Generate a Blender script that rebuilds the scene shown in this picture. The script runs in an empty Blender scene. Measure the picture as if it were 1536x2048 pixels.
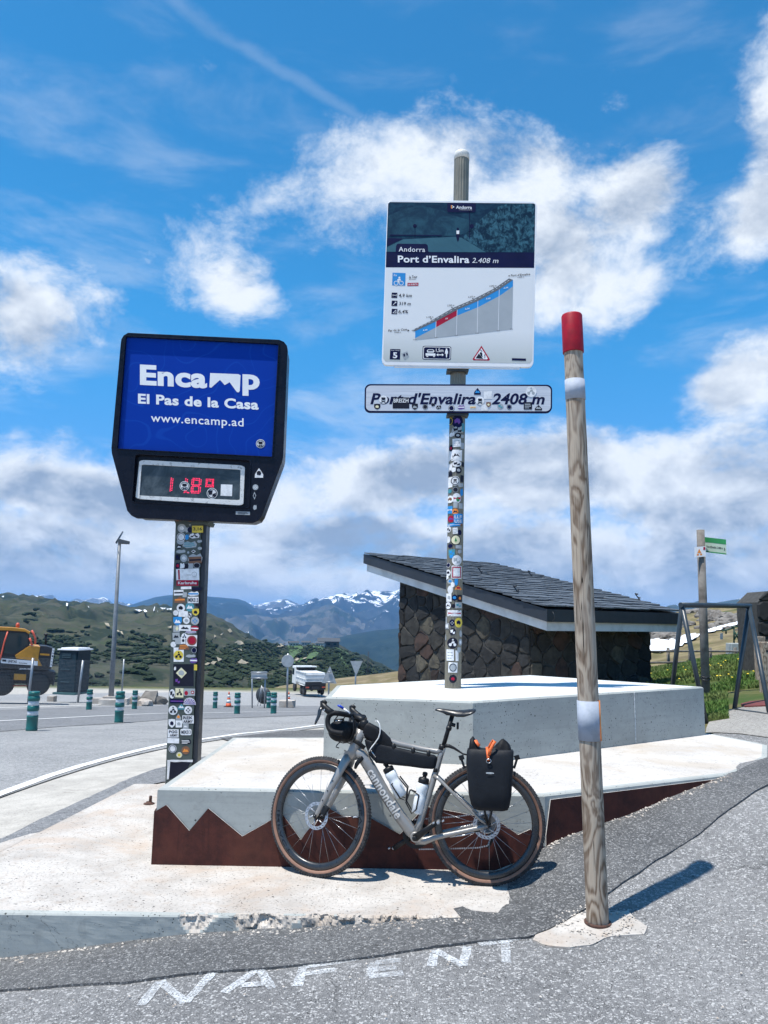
import bpy, bmesh, math, random
import numpy as np
from mathutils import Vector, Matrix, noise as mnoise
from mathutils.geometry import tessellate_polygon

S = bpy.context.scene
COL = S.collection
rnd = random.Random(7)

# ------------------------------------------------------------------ camera
PITCH, ROLL, EYE, FPX = math.radians(8.0), math.radians(1.0), 1.536, 1540.0
_F = Vector((0, math.cos(PITCH), math.sin(PITCH)))
_U0 = Vector((0, -math.sin(PITCH), math.cos(PITCH)))
_R0 = Vector((1, 0, 0))
_R = _R0 * math.cos(ROLL) + _U0 * math.sin(ROLL)
_U = _U0 * math.cos(ROLL) - _R0 * math.sin(ROLL)
cam_data = bpy.data.cameras.new('camera')
cam = bpy.data.objects.new('camera', cam_data)
COL.objects.link(cam)
_m = Matrix((_R, _U, -_F)).transposed().to_4x4()
_m.translation = Vector((0, 0, EYE))
cam.matrix_world = _m
cam_data.sensor_fit = 'VERTICAL'
cam_data.sensor_height = 36.0
cam_data.sensor_width = 27.0
cam_data.lens = FPX / 2048.0 * 36.0
cam_data.clip_start, cam_data.clip_end = 0.05, 90000.0
S.camera = cam
S.render.resolution_x, S.render.resolution_y = 768, 1024

# ------------------------------------------------------------------ exposure
S.view_settings.view_transform = 'Standard'
S.view_settings.look = 'None'
S.view_settings.exposure = 0.44
S.view_settings.gamma = 1.0
S.view_settings.use_curve_mapping = False
S.render.engine = 'CYCLES'
S.cycles.max_bounces = 6
S.cycles.diffuse_bounces = 3
S.cycles.glossy_bounces = 3
S.cycles.transmission_bounces = 4
S.cycles.volume_bounces = 0
S.cycles.transparent_max_bounces = 6
S.cycles.sample_clamp_indirect = 4.0
try:
    S.cycles.use_denoising = True
    S.cycles.denoiser = 'OPENIMAGEDENOISE'
    S.cycles.denoising_prefilter = 'ACCURATE'
except Exception:
    pass


def ray(px, py):
    return _F + _R * ((px - 768.0) / FPX) + _U * ((1024.0 - py) / FPX)


def at(px, py, d):
    """the point of the vertical plane y = d that the photograph shows at (px, py)"""
    r = ray(px, py)
    return Vector((0, 0, EYE)) + r * (d / r.y)


def onz(px, py, z):
    r = ray(px, py)
    return Vector((0, 0, EYE)) + r * ((z - EYE) / r.z)


# ------------------------------------------------------------------ node helper
class NT:
    def __init__(s, tree):
        s.t = tree

    def new(s, kind, **kw):
        n = s.t.nodes.new(kind)
        for k, v in kw.items():
            setattr(n, k, v)
        return n

    def put(s, sock, v):
        if isinstance(v, bpy.types.NodeSocket):
            s.t.links.new(v, sock)
        elif v is not None:
            if isinstance(v, (tuple, list)) and len(v) == 3 and sock.type == 'RGBA':
                v = (*v, 1.0)
            sock.default_value = v

    def m(s, op, a, b=None, c=None, clamp=False):
        n = s.new('ShaderNodeMath', operation=op)
        n.use_clamp = clamp
        s.put(n.inputs[0], a)
        if b is not None: s.put(n.inputs[1], b)
        if c is not None: s.put(n.inputs[2], c)
        return n.outputs[0]

    def vm(s, op, a, b=None, scale=None):
        n = s.new('ShaderNodeVectorMath', operation=op)
        s.put(n.inputs[0], a)
        if b is not None: s.put(n.inputs[1], b)
        if scale is not None: s.put(n.inputs['Scale'], scale)
        return n.outputs['Value'] if op in ('LENGTH', 'DOT_PRODUCT', 'DISTANCE') else n.outputs[0]

    def noise(s, vec, scale, detail=4.0, rough=0.55, dist=0.0, out='Fac'):
        n = s.new('ShaderNodeTexNoise')
        s.put(n.inputs['Vector'], vec)
        n.inputs['Scale'].default_value = scale
        n.inputs['Detail'].default_value = detail
        n.inputs['Roughness'].default_value = rough
        n.inputs['Distortion'].default_value = dist
        return n.outputs[out]

    def voro(s, vec, scale, feature='F1', out='Distance', rand=1.0):
        n = s.new('ShaderNodeTexVoronoi', feature=feature)
        s.put(n.inputs['Vector'], vec)
        n.inputs['Scale'].default_value = scale
        n.inputs['Randomness'].default_value = rand
        return n.outputs[out]

    def ss(s, x, a, b, lo=0.0, hi=1.0):
        n = s.new('ShaderNodeMapRange', interpolation_type='SMOOTHSTEP')
        s.put(n.inputs[0], x)
        n.inputs[1].default_value, n.inputs[2].default_value = a, b
        n.inputs[3].default_value, n.inputs[4].default_value = lo, hi
        return n.outputs[0]

    def lin(s, x, a, b, lo=0.0, hi=1.0):
        n = s.new('ShaderNodeMapRange')
        s.put(n.inputs[0], x)
        n.inputs[1].default_value, n.inputs[2].default_value = a, b
        n.inputs[3].default_value, n.inputs[4].default_value = lo, hi
        return n.outputs[0]

    def mix(s, f, a, b, blend='MIX'):
        n = s.new('ShaderNodeMix', data_type='RGBA', blend_type=blend)
        s.put(n.inputs[0], f)
        s.put(n.inputs[6], a)
        s.put(n.inputs[7], b)
        return n.outputs[2]

    def sep(s, v):
        n = s.new('ShaderNodeSeparateXYZ')
        s.put(n.inputs[0], v)
        return n.outputs

    def comb(s, x, y, z):
        n = s.new('ShaderNodeCombineXYZ')
        s.put(n.inputs[0], x); s.put(n.inputs[1], y); s.put(n.inputs[2], z)
        return n.outputs[0]


# ------------------------------------------------------------------ sun and sky
SUN_EL = math.radians(71.5)
SUN_TO = Vector((-0.83, -0.56, 0)).normalized() * math.cos(SUN_EL) + Vector((0, 0, math.sin(SUN_EL)))
sun_data = bpy.data.lights.new('sun', 'SUN')
sun_data.energy = 5.0
sun_data.angle = math.radians(0.53)
sun_data.color = (1.0, 0.955, 0.89)
sun = bpy.data.objects.new('sun', sun_data)
COL.objects.link(sun)
sun.rotation_mode = 'QUATERNION'
sun.rotation_quaternion = SUN_TO.to_track_quat('Z', 'Y')

world = bpy.data.worlds.new('World')
S.world = world
world.use_nodes = True
wt = NT(world.node_tree)
world.node_tree.nodes.clear()
w_out = wt.new('ShaderNodeOutputWorld')
w_bg = wt.new('ShaderNodeBackground')
w_bg.inputs['Strength'].default_value = 0.09
sky = wt.new('ShaderNodeTexSky', sky_type='NISHITA')
sky.sun_disc = False
sky.sun_elevation = SUN_EL
sky.sun_rotation = math.atan2(SUN_TO.x, SUN_TO.y)
sky.altitude = 2400.0
sky.air_density = 1.0
sky.dust_density = 0.4
sky.ozone_density = 3.0
w_dir = wt.new('ShaderNodeTexCoord').outputs['Generated']
N = wt.vm('NORMALIZE', w_dir)
Nx, Ny, Nz = wt.sep(N)
# clear air: richer blue than the bare model, paler near the horizon
tint = wt.mix(wt.ss(Nz, 0.05, 0.40), (0.68, 1.04, 1.36), (0.44, 1.60, 1.90))
blue = wt.mix(1.0, sky.outputs[0], tint, 'MULTIPLY')
Ns = wt.vm('MULTIPLY', N, (1.0, 1.0, 1.55))
warp = wt.noise(Ns, 3.0, 3.0, 0.5, 0.0, 'Color')
Nw = wt.vm('ADD', Ns, wt.vm('SCALE', wt.vm('SUBTRACT', warp, (0.5, 0.5, 0.5)), scale=0.10))
n1 = wt.noise(Nw, 7.5, 14.0, 0.655, 0.12)
n1b = wt.noise(wt.vm('ADD', Nw, (-0.012, -0.02, 0.040)), 7.5, 10.0, 0.62, 0.12)
n2 = wt.noise(Ns, 2.6, 5.0, 0.55)
n3 = wt.noise(wt.vm('MULTIPLY', N, (1.0, 1.0, 3.2)), 5.0, 8.0, 0.6, 0.3)


def blob(px, py, rx, ry, w, tilt=0.0):
    c = ray(px, py).normalized()
    d = wt.vm('SUBTRACT', N, tuple(c))
    dx, dy, dz = wt.sep(d)
    if tilt:
        ca, sa = math.cos(tilt), math.sin(tilt)
        dx, dz = (wt.m('ADD', wt.m('MULTIPLY', dx, ca), wt.m('MULTIPLY', dz, sa)),
                  wt.m('SUBTRACT', wt.m('MULTIPLY', dz, ca), wt.m('MULTIPLY', dx, sa)))
    k = 1.0 / FPX / ray(px, py).length
    v = wt.comb(wt.m('DIVIDE', dx, rx * k), wt.m('DIVIDE', dy, (rx + ry) * k), wt.m('DIVIDE', dz, ry * k))
    return wt.ss(wt.vm('LENGTH', v), 1.15, 0.0, 0.0, w)


BLOBS = [  # px, py, rx, ry, weight, tilt
    (400, 500, 170, 130, 0.78, -0.2), (490, 590, 110, 90, 0.62, 0), (530, 400, 130, 60, 0.50, 0.25),
    (740, 320, 230, 120, 0.60, 0.1), (930, 330, 260, 120, 0.66, -0.15), (720, 440, 200, 100, 0.34, 0), (1100, 310, 150, 70, 0.42, -0.3),
    (1170, 500, 250, 200, 0.92, 0.3), (1200, 600, 200, 90, 0.46, 0), (1290, 380, 110, 120, 0.56, 0.6), (1000, 450, 160, 100, .3, 0),
    (1540, 190, 80, 220, 0.85, 0.15), (1510, 440, 140, 130, 0.95, 0.5), (1500, 740, 150, 120, 1.0, 0.4), (1420, 790, 110, 50, .4, 0),
    (60, 620, 210, 140, 0.84, -0.35), (10, 720, 170, 110, 0.6, 0), (110, 870, 120, 60, 0.40, 0.1), (640, 700, 260, 50, 0.16, 0),
    (200, 990, 420, 100, 0.80, 0), (60, 960, 200, 70, .66, 0), (720, 960, 420, 90, 0.76, 0.05), (1000, 940, 330, 110, 0.76, 0.05),
    (1250, 920, 330, 110, 0.76, 0), (880, 870, 160, 60, 0.46, 0), (1500, 980, 320, 150, 0.76, 0), (450, 1050, 500, 100, 0.7, 0),
    (1220, 1060, 600, 120, 0.75, 0), (560, 910, 120, 50, 0.3, 0), (330, 1110, 500, 70, 0.6, 0), (1000, 1130, 600, 60, 0.5, 0)]
M = None
for b in BLOBS:
    o = blob(*b)
    M = o if M is None else wt.m('ADD', M, o)
M = wt.m('MINIMUM', M, 1.15)
behind = wt.ss(Ny, 0.35, 0.05)                       # the rest of the sky carries scattered cumulus too
scat = wt.m('MULTIPLY', wt.m('MULTIPLY', wt.ss(n2, 0.54, 0.68), behind), 0.6)
bank = wt.ss(Nz, 0.20, 0.09, 0.0, 1.0)
M = wt.m('MAXIMUM', wt.m('MAXIMUM', M, scat), bank)
dens = wt.m('ADD', M, wt.m('MULTIPLY', wt.m('SUBTRACT', n1, 0.5), 2.2))
cov = wt.m('MULTIPLY', wt.ss(dens, 0.24, 0.95), 0.97)
thin = wt.m('MULTIPLY', wt.ss(n3, 0.46, 0.76), wt.ss(Nz, 0.75, 0.15, 0.10, 0.42))
c1, c2_ = ray(300, -20).normalized(), ray(690, 222).normalized()
pn = c1.cross(c2_).normalized()
trail = wt.m('ABSOLUTE', wt.m('ADD', wt.vm('DOT_PRODUCT', N, tuple(pn)), wt.m('ADD', wt.m('MULTIPLY', wt.m('SUBTRACT', n1, 0.5), 0.034), wt.m('MULTIPLY', wt.m('SUBTRACT', n2, 0.5), 0.05))))
mid = ((c1 + c2_) * 0.5).normalized()
trail = wt.m('MULTIPLY', wt.ss(trail, 0.012, 0.000, 0.0, 0.11), wt.ss(wt.vm('DISTANCE', N, tuple(mid)), 0.215, 0.13))
cov = wt.m('MAXIMUM', wt.m('MAXIMUM', cov, thin), trail)
# self shading: thick undersides grey, edges and tops white
na = wt.noise(Nw, 3.6, 4.0, 0.5, 0.2)
nb = wt.noise(wt.vm('ADD', Nw, (-0.03, -0.03, 0.085)), 3.6, 4.0, 0.5, 0.2)
relief = wt.m('ADD', wt.m('MULTIPLY', wt.m('SUBTRACT', n1, n1b), 2.2), wt.m('MULTIPLY', wt.m('SUBTRACT', na, nb), 2.0))
depth = wt.ss(wt.m('SUBTRACT', dens, wt.m('MULTIPLY', relief, 0.35)), 0.55, 1.45)
low = wt.ss(Nz, 0.30, 0.05)
gloom = wt.m('MULTIPLY', depth, wt.lin(low, 0, 1, 0.50, 1.16))
gloom = wt.m('ADD', gloom, wt.m('MULTIPLY', wt.m('MULTIPLY', wt.ss(n2, 0.42, 0.60), low), 0.26))
lit = wt.m('SUBTRACT', wt.m('ADD', 0.92, wt.m('MULTIPLY', relief, 1.15)), wt.m('MULTIPLY', gloom, 0.92), clamp=True)
wisp = wt.m('MULTIPLY', wt.ss(n3, 0.35, 0.7), low)
lit = wt.m('ADD', lit, wt.m('MULTIPLY', wisp, 0.16), clamp=True)
hor = wt.ss(Nz, 0.065, 0.02)
lit = wt.m('MAXIMUM', lit, wt.m('MULTIPLY', hor, 0.60))
cloud = wt.mix(lit, (2.7, 3.5, 4.8), (7.7, 8.2, 8.8))
wcol = wt.mix(cov, blue, cloud)
ground_dim = wt.ss(Nz, -0.02, -0.10)
wcol = wt.mix(ground_dim, wcol, (0.9, 1.0, 1.2))
wt.put(w_bg.inputs['Color'], wcol)
wt.t.links.new(w_bg.outputs[0], w_out.inputs['Surface'])


# ------------------------------------------------------------------ mesh helper
def orth(d):
    d = d.normalized()
    a = Vector((0, 0, 1)) if abs(d.z) < 0.9 else Vector((1, 0, 0))
    u = d.cross(a).normalized()
    return u, d.cross(u).normalized()


class MB:
    def __init__(s):
        s.v, s.f, s.m, s.s = [], [], [], []

    def add(s, vs, fs, mi=0, smooth=False):
        b = len(s.v)
        s.v.extend(tuple(v) for v in vs)
        for f in fs:
            s.f.append([b + i for i in f]); s.m.append(mi); s.s.append(smooth)
        return s

    def box(s, c, size, rot=None, mi=0):
        hx, hy, hz = size[0] / 2, size[1] / 2, size[2] / 2
        vs = [Vector((x, y, z)) for x in (-hx, hx) for y in (-hy, hy) for z in (-hz, hz)]
        if rot is not None: vs = [rot @ v for v in vs]
        c = Vector(c)
        return s.add([v + c for v in vs], [(0, 1, 3, 2), (4, 6, 7, 5), (0, 4, 5, 1), (2, 3, 7, 6), (0, 2, 6, 4), (1, 5, 7, 3)], mi)

    def tube(s, pts, r, seg=8, mi=0, closed=False, caps=True, smooth=True, sx=1.0, sy=1.0, up=None):
        pts = [Vector(p) for p in pts]
        n = len(pts)
        rr = r if isinstance(r, (list, tuple)) else [r] * n
        u = None
        vs, fs = [], []
        for i in range(n):
            a = pts[i - 1] if (i > 0 or closed) else pts[0]
            b = pts[(i + 1) % n] if (i < n - 1 or closed) else pts[-1]
            d = (b - a)
            if d.length < 1e-9: d = Vector((0, 0, 1))
            d.normalize()
            if u is None:
                if up is not None:
                    u = (Vector(up) - d * d.dot(Vector(up))).normalized()
                else:
                    u = orth(d)[0]
            else:
                u = (u - d * d.dot(u))
                u = u.normalized() if u.length > 1e-6 else orth(d)[0]
            w = d.cross(u)
            for k in range(seg):
                t = 2 * math.pi * k / seg
                vs.append(pts[i] + u * (math.cos(t) * rr[i] * sx) + w * (math.sin(t) * rr[i] * sy))
        m = n if closed else n - 1
        for i in range(m):
            for k in range(seg):
                a, b = i * seg, ((i + 1) % n) * seg
                fs.append((a + k, a + (k + 1) % seg, b + (k + 1) % seg, b + k))
        s.add(vs, fs, mi, smooth)
        if caps and not closed:
            b = len(s.v) - n * seg
            s.f.append([b + k for k in range(seg)][::-1]); s.m.append(mi); s.s.append(False)
            s.f.append([b + (n - 1) * seg + k for k in range(seg)]); s.m.append(mi); s.s.append(False)
        return s

    def lathe(s, prof, org, axis=(0, 0, 1), seg=16, mi=0, smooth=True, closed=False, mis=None):
        """prof: (radius, distance along axis)"""
        axis = Vector(axis).normalized(); org = Vector(org)
        u, w = orth(axis)
        n = len(prof)
        vs = []
        for r, a in prof:
            for k in range(seg):
                t = 2 * math.pi * k / seg
                vs.append(org + axis * a + (u * math.cos(t) + w * math.sin(t)) * r)
        m = n if closed else n - 1
        for i in range(m):
            fs = []
            for k in range(seg):
                a, b = i * seg, ((i + 1) % n) * seg
                fs.append((a + k, a + (k + 1) % seg, b + (k + 1) % seg, b + k))
            if i == 0:
                s.add(vs, fs, mis[i] if mis else mi, smooth)
                base = len(s.v) - len(vs)
            else:
                for f in fs:
                    s.f.append([base + j for j in f]); s.m.append(mis[i] if mis else mi); s.s.append(smooth)
        if not closed:
            if prof[0][0] > 1e-5:
                s.f.append([base + k for k in range(seg)][::-1]); s.m.append(mis[0] if mis else mi); s.s.append(False)
            if prof[-1][0] > 1e-5:
                s.f.append([base + (n - 1) * seg + k for k in range(seg)]); s.m.append(mis[-1] if mis else mi); s.s.append(False)
        return s

    def prism(s, poly, ext, mi=0, smi=None):
        n = len(poly); ext = Vector(ext)
        p = [Vector(q) for q in poly]
        vs = p + [q + ext for q in p]
        s.add(vs, [list(range(n)), list(range(2 * n - 1, n - 1, -1))], mi)
        b = len(s.v) - 2 * n
        for i in range(n):
            j = (i + 1) % n
            s.f.append([b + i, b + n + i, b + n + j, b + j]); s.m.append(mi if smi is None else smi); s.s.append(False)
        return s

    def holed(s, outer, holes, ext, mi=0):
        """a plate with holes: rings of points, extruded by ext"""
        rings = [[Vector(q) for q in r] for r in [outer] + holes]
        flat = [q for r in rings for q in r]
        tris = tessellate_polygon(rings)
        ext = Vector(ext); n = len(flat)
        b = len(s.v)
        s.v.extend(tuple(q) for q in flat); s.v.extend(tuple(q + ext) for q in flat)
        for t in tris:
            s.f.append([b + i for i in t]); s.m.append(mi); s.s.append(False)
            s.f.append([b + n + i for i in reversed(t)]); s.m.append(mi); s.s.append(False)
        o = 0
        for r in rings:
            k = len(r)
            for i in range(k):
                j = (i + 1) % k
                s.f.append([b + o + i, b + o + j, b + n + o + j, b + n + o + i]); s.m.append(mi); s.s.append(False)
            o += k
        return s

    def mesh(s, name, mats, bevel=0.0, seg=2, recalc=True, xf=None, autos=None):
        me = bpy.data.meshes.new(name)
        me.from_pydata(s.v if xf is None else [tuple(xf @ Vector(q)) for q in s.v], [], s.f)
        for mt in (mats if isinstance(mats, (list, tuple)) else [mats]):
            me.materials.append(mt)
        me.polygons.foreach_set('material_index', s.m)
        me.polygons.foreach_set('use_smooth', s.s)
        if recalc or bevel:
            bm = bmesh.new(); bm.from_mesh(me)
            if recalc: bmesh.ops.recalc_face_normals(bm, faces=bm.faces)
            if bevel:
                bmesh.ops.remove_doubles(bm, verts=bm.verts, dist=1e-5)
                es = [e for e in bm.edges if len(e.link_faces) == 2 and e.calc_face_angle(0) > 0.5]
                bmesh.ops.bevel(bm, geom=es, offset=bevel, segments=seg, profile=0.6, affect='EDGES', clamp_overlap=True)
            bm.to_mesh(me); bm.free()
        return me


WORLD_OF = {}


def put(name, me, parent=None, **tags):
    o = bpy.data.objects.new(name, me)
    COL.objects.link(o)
    if parent is not None:
        o.parent = parent
        if WORLD_OF.get(parent) is not None:
            o.matrix_parent_inverse = WORLD_OF[parent].inverted()
    for k, v in tags.items():
        if v: o[{'cat': 'category'}.get(k, k)] = v
    return o


def obj(name, mb, mats, parent=None, bevel=0.0, seg=2, recalc=True, **tags):
    return put(name, mb.mesh(name, mats, bevel, seg, recalc), parent, **tags)


def thing(name, label, cat, loc, group=None):
    o = bpy.data.objects.new(name, None)
    o.empty_display_size = 0.1
    o.location = loc
    COL.objects.link(o)
    o['label'] = label; o['category'] = cat
    if group: o['group'] = group
    WORLD_OF[o] = Matrix.Translation(Vector(loc))
    return o


def copy_tree(o, parent=None):
    c = o.copy(); COL.objects.link(c)
    if parent is not None:
        c.parent = parent
        c.matrix_parent_inverse = o.matrix_parent_inverse
    for ch in o.children: copy_tree(ch, c)
    return c


# ------------------------------------------------------------------ lettering (the built-in font, as flat print)
_text_cache = {}


def text_geo(s, bold=0.0, shear=0.0, space=1.0):
    key = (s, bold, shear, space)
    if key not in _text_cache:
        cu = bpy.data.curves.new('lettering', 'FONT')
        cu.body = s; cu.size = 1.0; cu.shear = shear; cu.space_character = space
        cu.offset = bold; cu.resolution_u = 4; cu.fill_mode = 'FRONT'
        ob = bpy.data.objects.new('lettering', cu)
        me = bpy.data.meshes.new_from_object(ob)
        v = np.array([q.co[:] for q in me.vertices]) if len(me.vertices) else np.zeros((0, 3))
        f = [list(p.vertices) for p in me.polygons]
        bpy.data.objects.remove(ob); bpy.data.meshes.remove(me); bpy.data.curves.remove(cu)
        _text_cache[key] = (v, f)
    return _text_cache[key]


def text_on(mb, s, fn, mi=0, bold=0.0, shear=0.0, space=1.0, cap=True):
    """text mapped to the unit box (0..1 along the line, 0 baseline .. 1 capital height), placed by fn(a, b)"""
    v, f = text_geo(s, bold, shear, space)
    if not len(v): return
    x0, x1 = v[:, 0].min(), v[:, 0].max()
    H = 0.729 if cap else max(v[:, 1].max(), 0.1)
    mb.add([fn((a - x0) / (x1 - x0), b / H) for a, b, _ in v], f, mi)


# ------------------------------------------------------------------ materials
def bsdf(name):
    mt = bpy.data.materials.new(name); mt.use_nodes = True
    nt = NT(mt.node_tree)
    b = mt.node_tree.nodes['Principled BSDF']
    return mt, nt, b


def coords(nt, kind='Object'):
    if kind == 'pos':
        return nt.new('ShaderNodeNewGeometry').outputs['Position']
    return nt.new('ShaderNodeTexCoord').outputs[kind]


def bump(nt, b, h, strength, dist):
    n = nt.new('ShaderNodeBump')
    n.inputs['Strength'].default_value = strength
    n.inputs['Distance'].default_value = dist
    nt.put(n.inputs['Height'], h)
    nt.t.links.new(n.outputs[0], b.inputs['Normal'])


def pm(name, c1, c2=None, scale=12.0, rough=0.5, metal=0.0, bmp=0.0, bscale=60.0, spec=0.5, var=0.0, coat=0.0, lo=0.38, hi=0.66, coord='Object', emit=None):
    mt, nt, b = bsdf(name)
    P = coords(nt, coord)
    c2 = c2 or tuple(min(1, x * 0.80) for x in c1)
    col = nt.mix(nt.ss(nt.noise(P, scale, 5.0, 0.6), lo, hi), c1, c2)
    if var:
        rd = nt.new('ShaderNodeObjectInfo').outputs['Random']
        k = nt.lin(rd, 0, 1, 1 - var, 1 + var)
        col = nt.mix(1.0, col, nt.comb(k, k, k), 'MULTIPLY')
    nt.put(b.inputs['Base Color'], col)
    nt.put(b.inputs['Roughness'], nt.lin(nt.noise(P, scale * 2.3, 3.0), 0.3, 0.7, max(0.02, rough - 0.08), min(1, rough + 0.08)))
    b.inputs['Metallic'].default_value = metal
    b.inputs['Specular IOR Level'].default_value = spec
    if coat: b.inputs['Coat Weight'].default_value = coat
    if bmp: bump(nt, b, nt.noise(P, bscale, 4.0, 0.6), bmp, 0.004)
    if emit:
        b.inputs['Emission Color'].default_value = (*emit[:3], 1); b.inputs['Emission Strength'].default_value = emit[3]
    return mt


def asphalt(name, dark, light, stone, wear=0.5, grit=70.0):
    mt, nt, b = bsdf(name)
    P = coords(nt, 'pos')
    cell = nt.voro(P, grit, 'F1', 'Color')
    v = nt.sep(cell)[0]
    v2 = nt.sep(nt.voro(P, grit * 2.1, 'F1', 'Color'))[1]
    agg = nt.m('ADD', nt.m('MULTIPLY', nt.m('POWER', v, 2.2), 0.75), nt.m('MULTIPLY', v2, 0.25))
    big = nt.ss(nt.noise(P, 0.9, 5.0, 0.62), 0.35, 0.68)
    mid = nt.noise(P, 6.0, 4.0, 0.6)
    base = nt.mix(nt.m('ADD', nt.m('MULTIPLY', big, wear), nt.m('MULTIPLY', nt.m('SUBTRACT', mid, 0.5), 0.7), clamp=True), dark, light)
    col = nt.mix(nt.ss(agg, 0.28, 0.92), base, stone)
    gap = nt.ss(nt.voro(P, grit, 'DISTANCE_TO_EDGE'), 0.10, 0.0)
    pit = nt.m('MULTIPLY', gap, nt.ss(nt.noise(P, grit * 0.35, 3.0), 0.40, 0.62))
    col = nt.mix(nt.m('MULTIPLY', pit, 0.95), col, tuple(x * 0.22 for x in dark))
    stain = nt.ss(nt.noise(P, 2.3, 6.0, 0.7, 0.8), 0.60, 0.72)
    col = nt.mix(nt.m('MULTIPLY', stain, 0.35), col, tuple(x * 0.5 for x in dark))
    ck = nt.voro(nt.vm('ADD', P, nt.vm('SCALE', nt.noise(P, 3.0, 5.0, 0.6, 0.0, 'Color'), scale=0.55)), 0.55, 'DISTANCE_TO_EDGE')
    ck = nt.m('MULTIPLY', nt.ss(ck, 0.006, 0.001), nt.ss(nt.noise(P, 0.5, 2.0), 0.56, 0.62))
    col = nt.mix(nt.m('MULTIPLY', ck, 0.6), col, tuple(x * 0.18 for x in dark))
    nt.put(b.inputs['Base Color'], col)
    b.inputs['Roughness'].default_value = 0.9
    b.inputs['Specular IOR Level'].default_value = 0.25
    h = nt.m('SUBTRACT', nt.m('MULTIPLY', v, 0.7), nt.m('MULTIPLY', gap, 1.0))
    bump(nt, b, h, 0.75, 0.006)
    return mt


def concrete(name, c1, c2, pits=0.5, stain=None, bands=0.0, speck=0.5):
    mt, nt, b = bsdf(name)
    P = coords(nt, 'pos')
    n = nt.noise(P, 2.2, 8.0, 0.66, 0.4)
    col = nt.mix(nt.ss(n, 0.36, 0.66), c1, c2)
    fine = nt.noise(P, 55.0, 5.0, 0.7)
    col = nt.mix(nt.m('MULTIPLY', nt.ss(fine, 0.50, 0.70), speck), col, tuple(x * 0.62 for x in c2))
    if stain:
        col = nt.mix(nt.m('MULTIPLY', nt.ss(nt.noise(P, 1.1, 6.0, 0.7, 0.6), 0.48, 0.66), 0.75), col, stain)
        col = nt.mix(nt.m('MULTIPLY', nt.ss(nt.noise(P, 13.0, 6.0, 0.7, 0.5), 0.52, 0.68), 0.45), col, tuple(v * 0.80 for v in stain))
    hair = nt.ss(nt.m('ABSOLUTE', nt.m('SUBTRACT', nt.noise(P, 1.9, 6.0, 0.6, 0.8), 0.5)), 0.0035, 0.0008)
    col = nt.mix(nt.m('MULTIPLY', nt.m('MULTIPLY', hair, nt.ss(nt.noise(P, 0.9, 2.0), 0.52, 0.60)), 0.6), col, tuple(v * 0.3 for v in c2))
    if bands:
        x, y, z = nt.sep(P)
        w = nt.noise(nt.comb(nt.m('MULTIPLY', x, 1.2), nt.m('MULTIPLY', y, 1.2), nt.m('MULTIPLY', z, 26.0)), 1.0, 4.0, 0.6)
        col = nt.mix(nt.m('MULTIPLY', nt.ss(w, 0.48, 0.66), bands), col, tuple(v * 0.72 for v in c2))
    vd = nt.voro(P, 26.0, 'F1', 'Distance')
    vr = nt.sep(nt.voro(P, 26.0, 'F1', 'Color'))[0]
    hole = nt.m('MULTIPLY', nt.ss(vd, 0.22, 0.10), nt.ss(vr, 1.0 - 0.16 * pits, 1.0 - 0.15 * pits))
    vd2 = nt.voro(P, 75.0, 'F1', 'Distance')
    vr2 = nt.sep(nt.voro(P, 75.0, 'F1', 'Color'))[1]
    hole2 = nt.m('MULTIPLY', nt.ss(vd2, 0.35, 0.15), nt.ss(vr2, 1.0 - 0.2 * pits, 1.0 - 0.19 * pits))
    hole = nt.m('MAXIMUM', hole, hole2)
    col = nt.mix(hole, col, tuple(x * 0.16 for x in c1))
    nt.put(b.inputs['Base Color'], col)
    b.inputs['Roughness'].default_value = 0.85
    b.inputs['Specular IOR Level'].default_value = 0.3
    h = nt.m('SUBTRACT', nt.m('MULTIPLY', fine, 0.30), hole)
    if bands: h = nt.m('ADD', h, nt.m('MULTIPLY', w, 0.35))
    bump(nt, b, h, 0.45, 0.004)
    return mt


MT = {}
MT['asphalt_old'] = asphalt('old coarse asphalt', (0.175, 0.175, 0.175), (0.285, 0.283, 0.278), (0.46, 0.455, 0.445), 0.7, 100)
MT['asphalt_new'] = asphalt('newer dark asphalt', (0.098, 0.100, 0.102), (0.170, 0.171, 0.171), (0.31, 0.31, 0.305), 0.65, 112)
MT['asphalt_road'] = asphalt('worn road asphalt', (0.27, 0.275, 0.275), (0.37, 0.37, 0.365), (0.42, 0.415, 0.41), 0.8, 60)
MT['asphalt_mid'] = asphalt('grey asphalt lane', (0.185, 0.191, 0.198), (0.25, 0.255, 0.26), (0.32, 0.32, 0.32), 0.6, 60)
MT['dust'] = asphalt('dusty gravel shoulder', (0.30, 0.285, 0.26), (0.39, 0.372, 0.338), (0.46, 0.44, 0.405), 0.9, 90)
MT['slab'] = concrete('bare pale concrete', (0.50, 0.472, 0.435), (0.37, 0.342, 0.31), 1.0, (0.43, 0.345, 0.275), 0, 0.75)
MT['slabtop'] = concrete('pale plinth concrete', (0.56, 0.54, 0.51), (0.455, 0.43, 0.40), 0.35, (0.44, 0.385, 0.32), 0, 0.5)
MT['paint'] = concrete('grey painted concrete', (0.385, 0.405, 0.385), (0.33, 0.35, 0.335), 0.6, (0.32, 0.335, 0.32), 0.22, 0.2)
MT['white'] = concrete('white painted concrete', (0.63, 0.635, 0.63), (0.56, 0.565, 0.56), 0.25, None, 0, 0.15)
MT['line'] = pm('worn road paint', (0.78, 0.78, 0.76), (0.52, 0.52, 0.51), 9, 0.7, bmp=0.3, coord='pos', lo=0.5, hi=0.75)
MT['galv'] = pm('galvanised steel', (0.36, 0.38, 0.40), (0.28, 0.30, 0.32), 14, 0.45, 0.7)
MT['greysteel'] = pm('dark grey painted steel', (0.055, 0.065, 0.075), (0.04, 0.048, 0.056), 10, 0.45)
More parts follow.
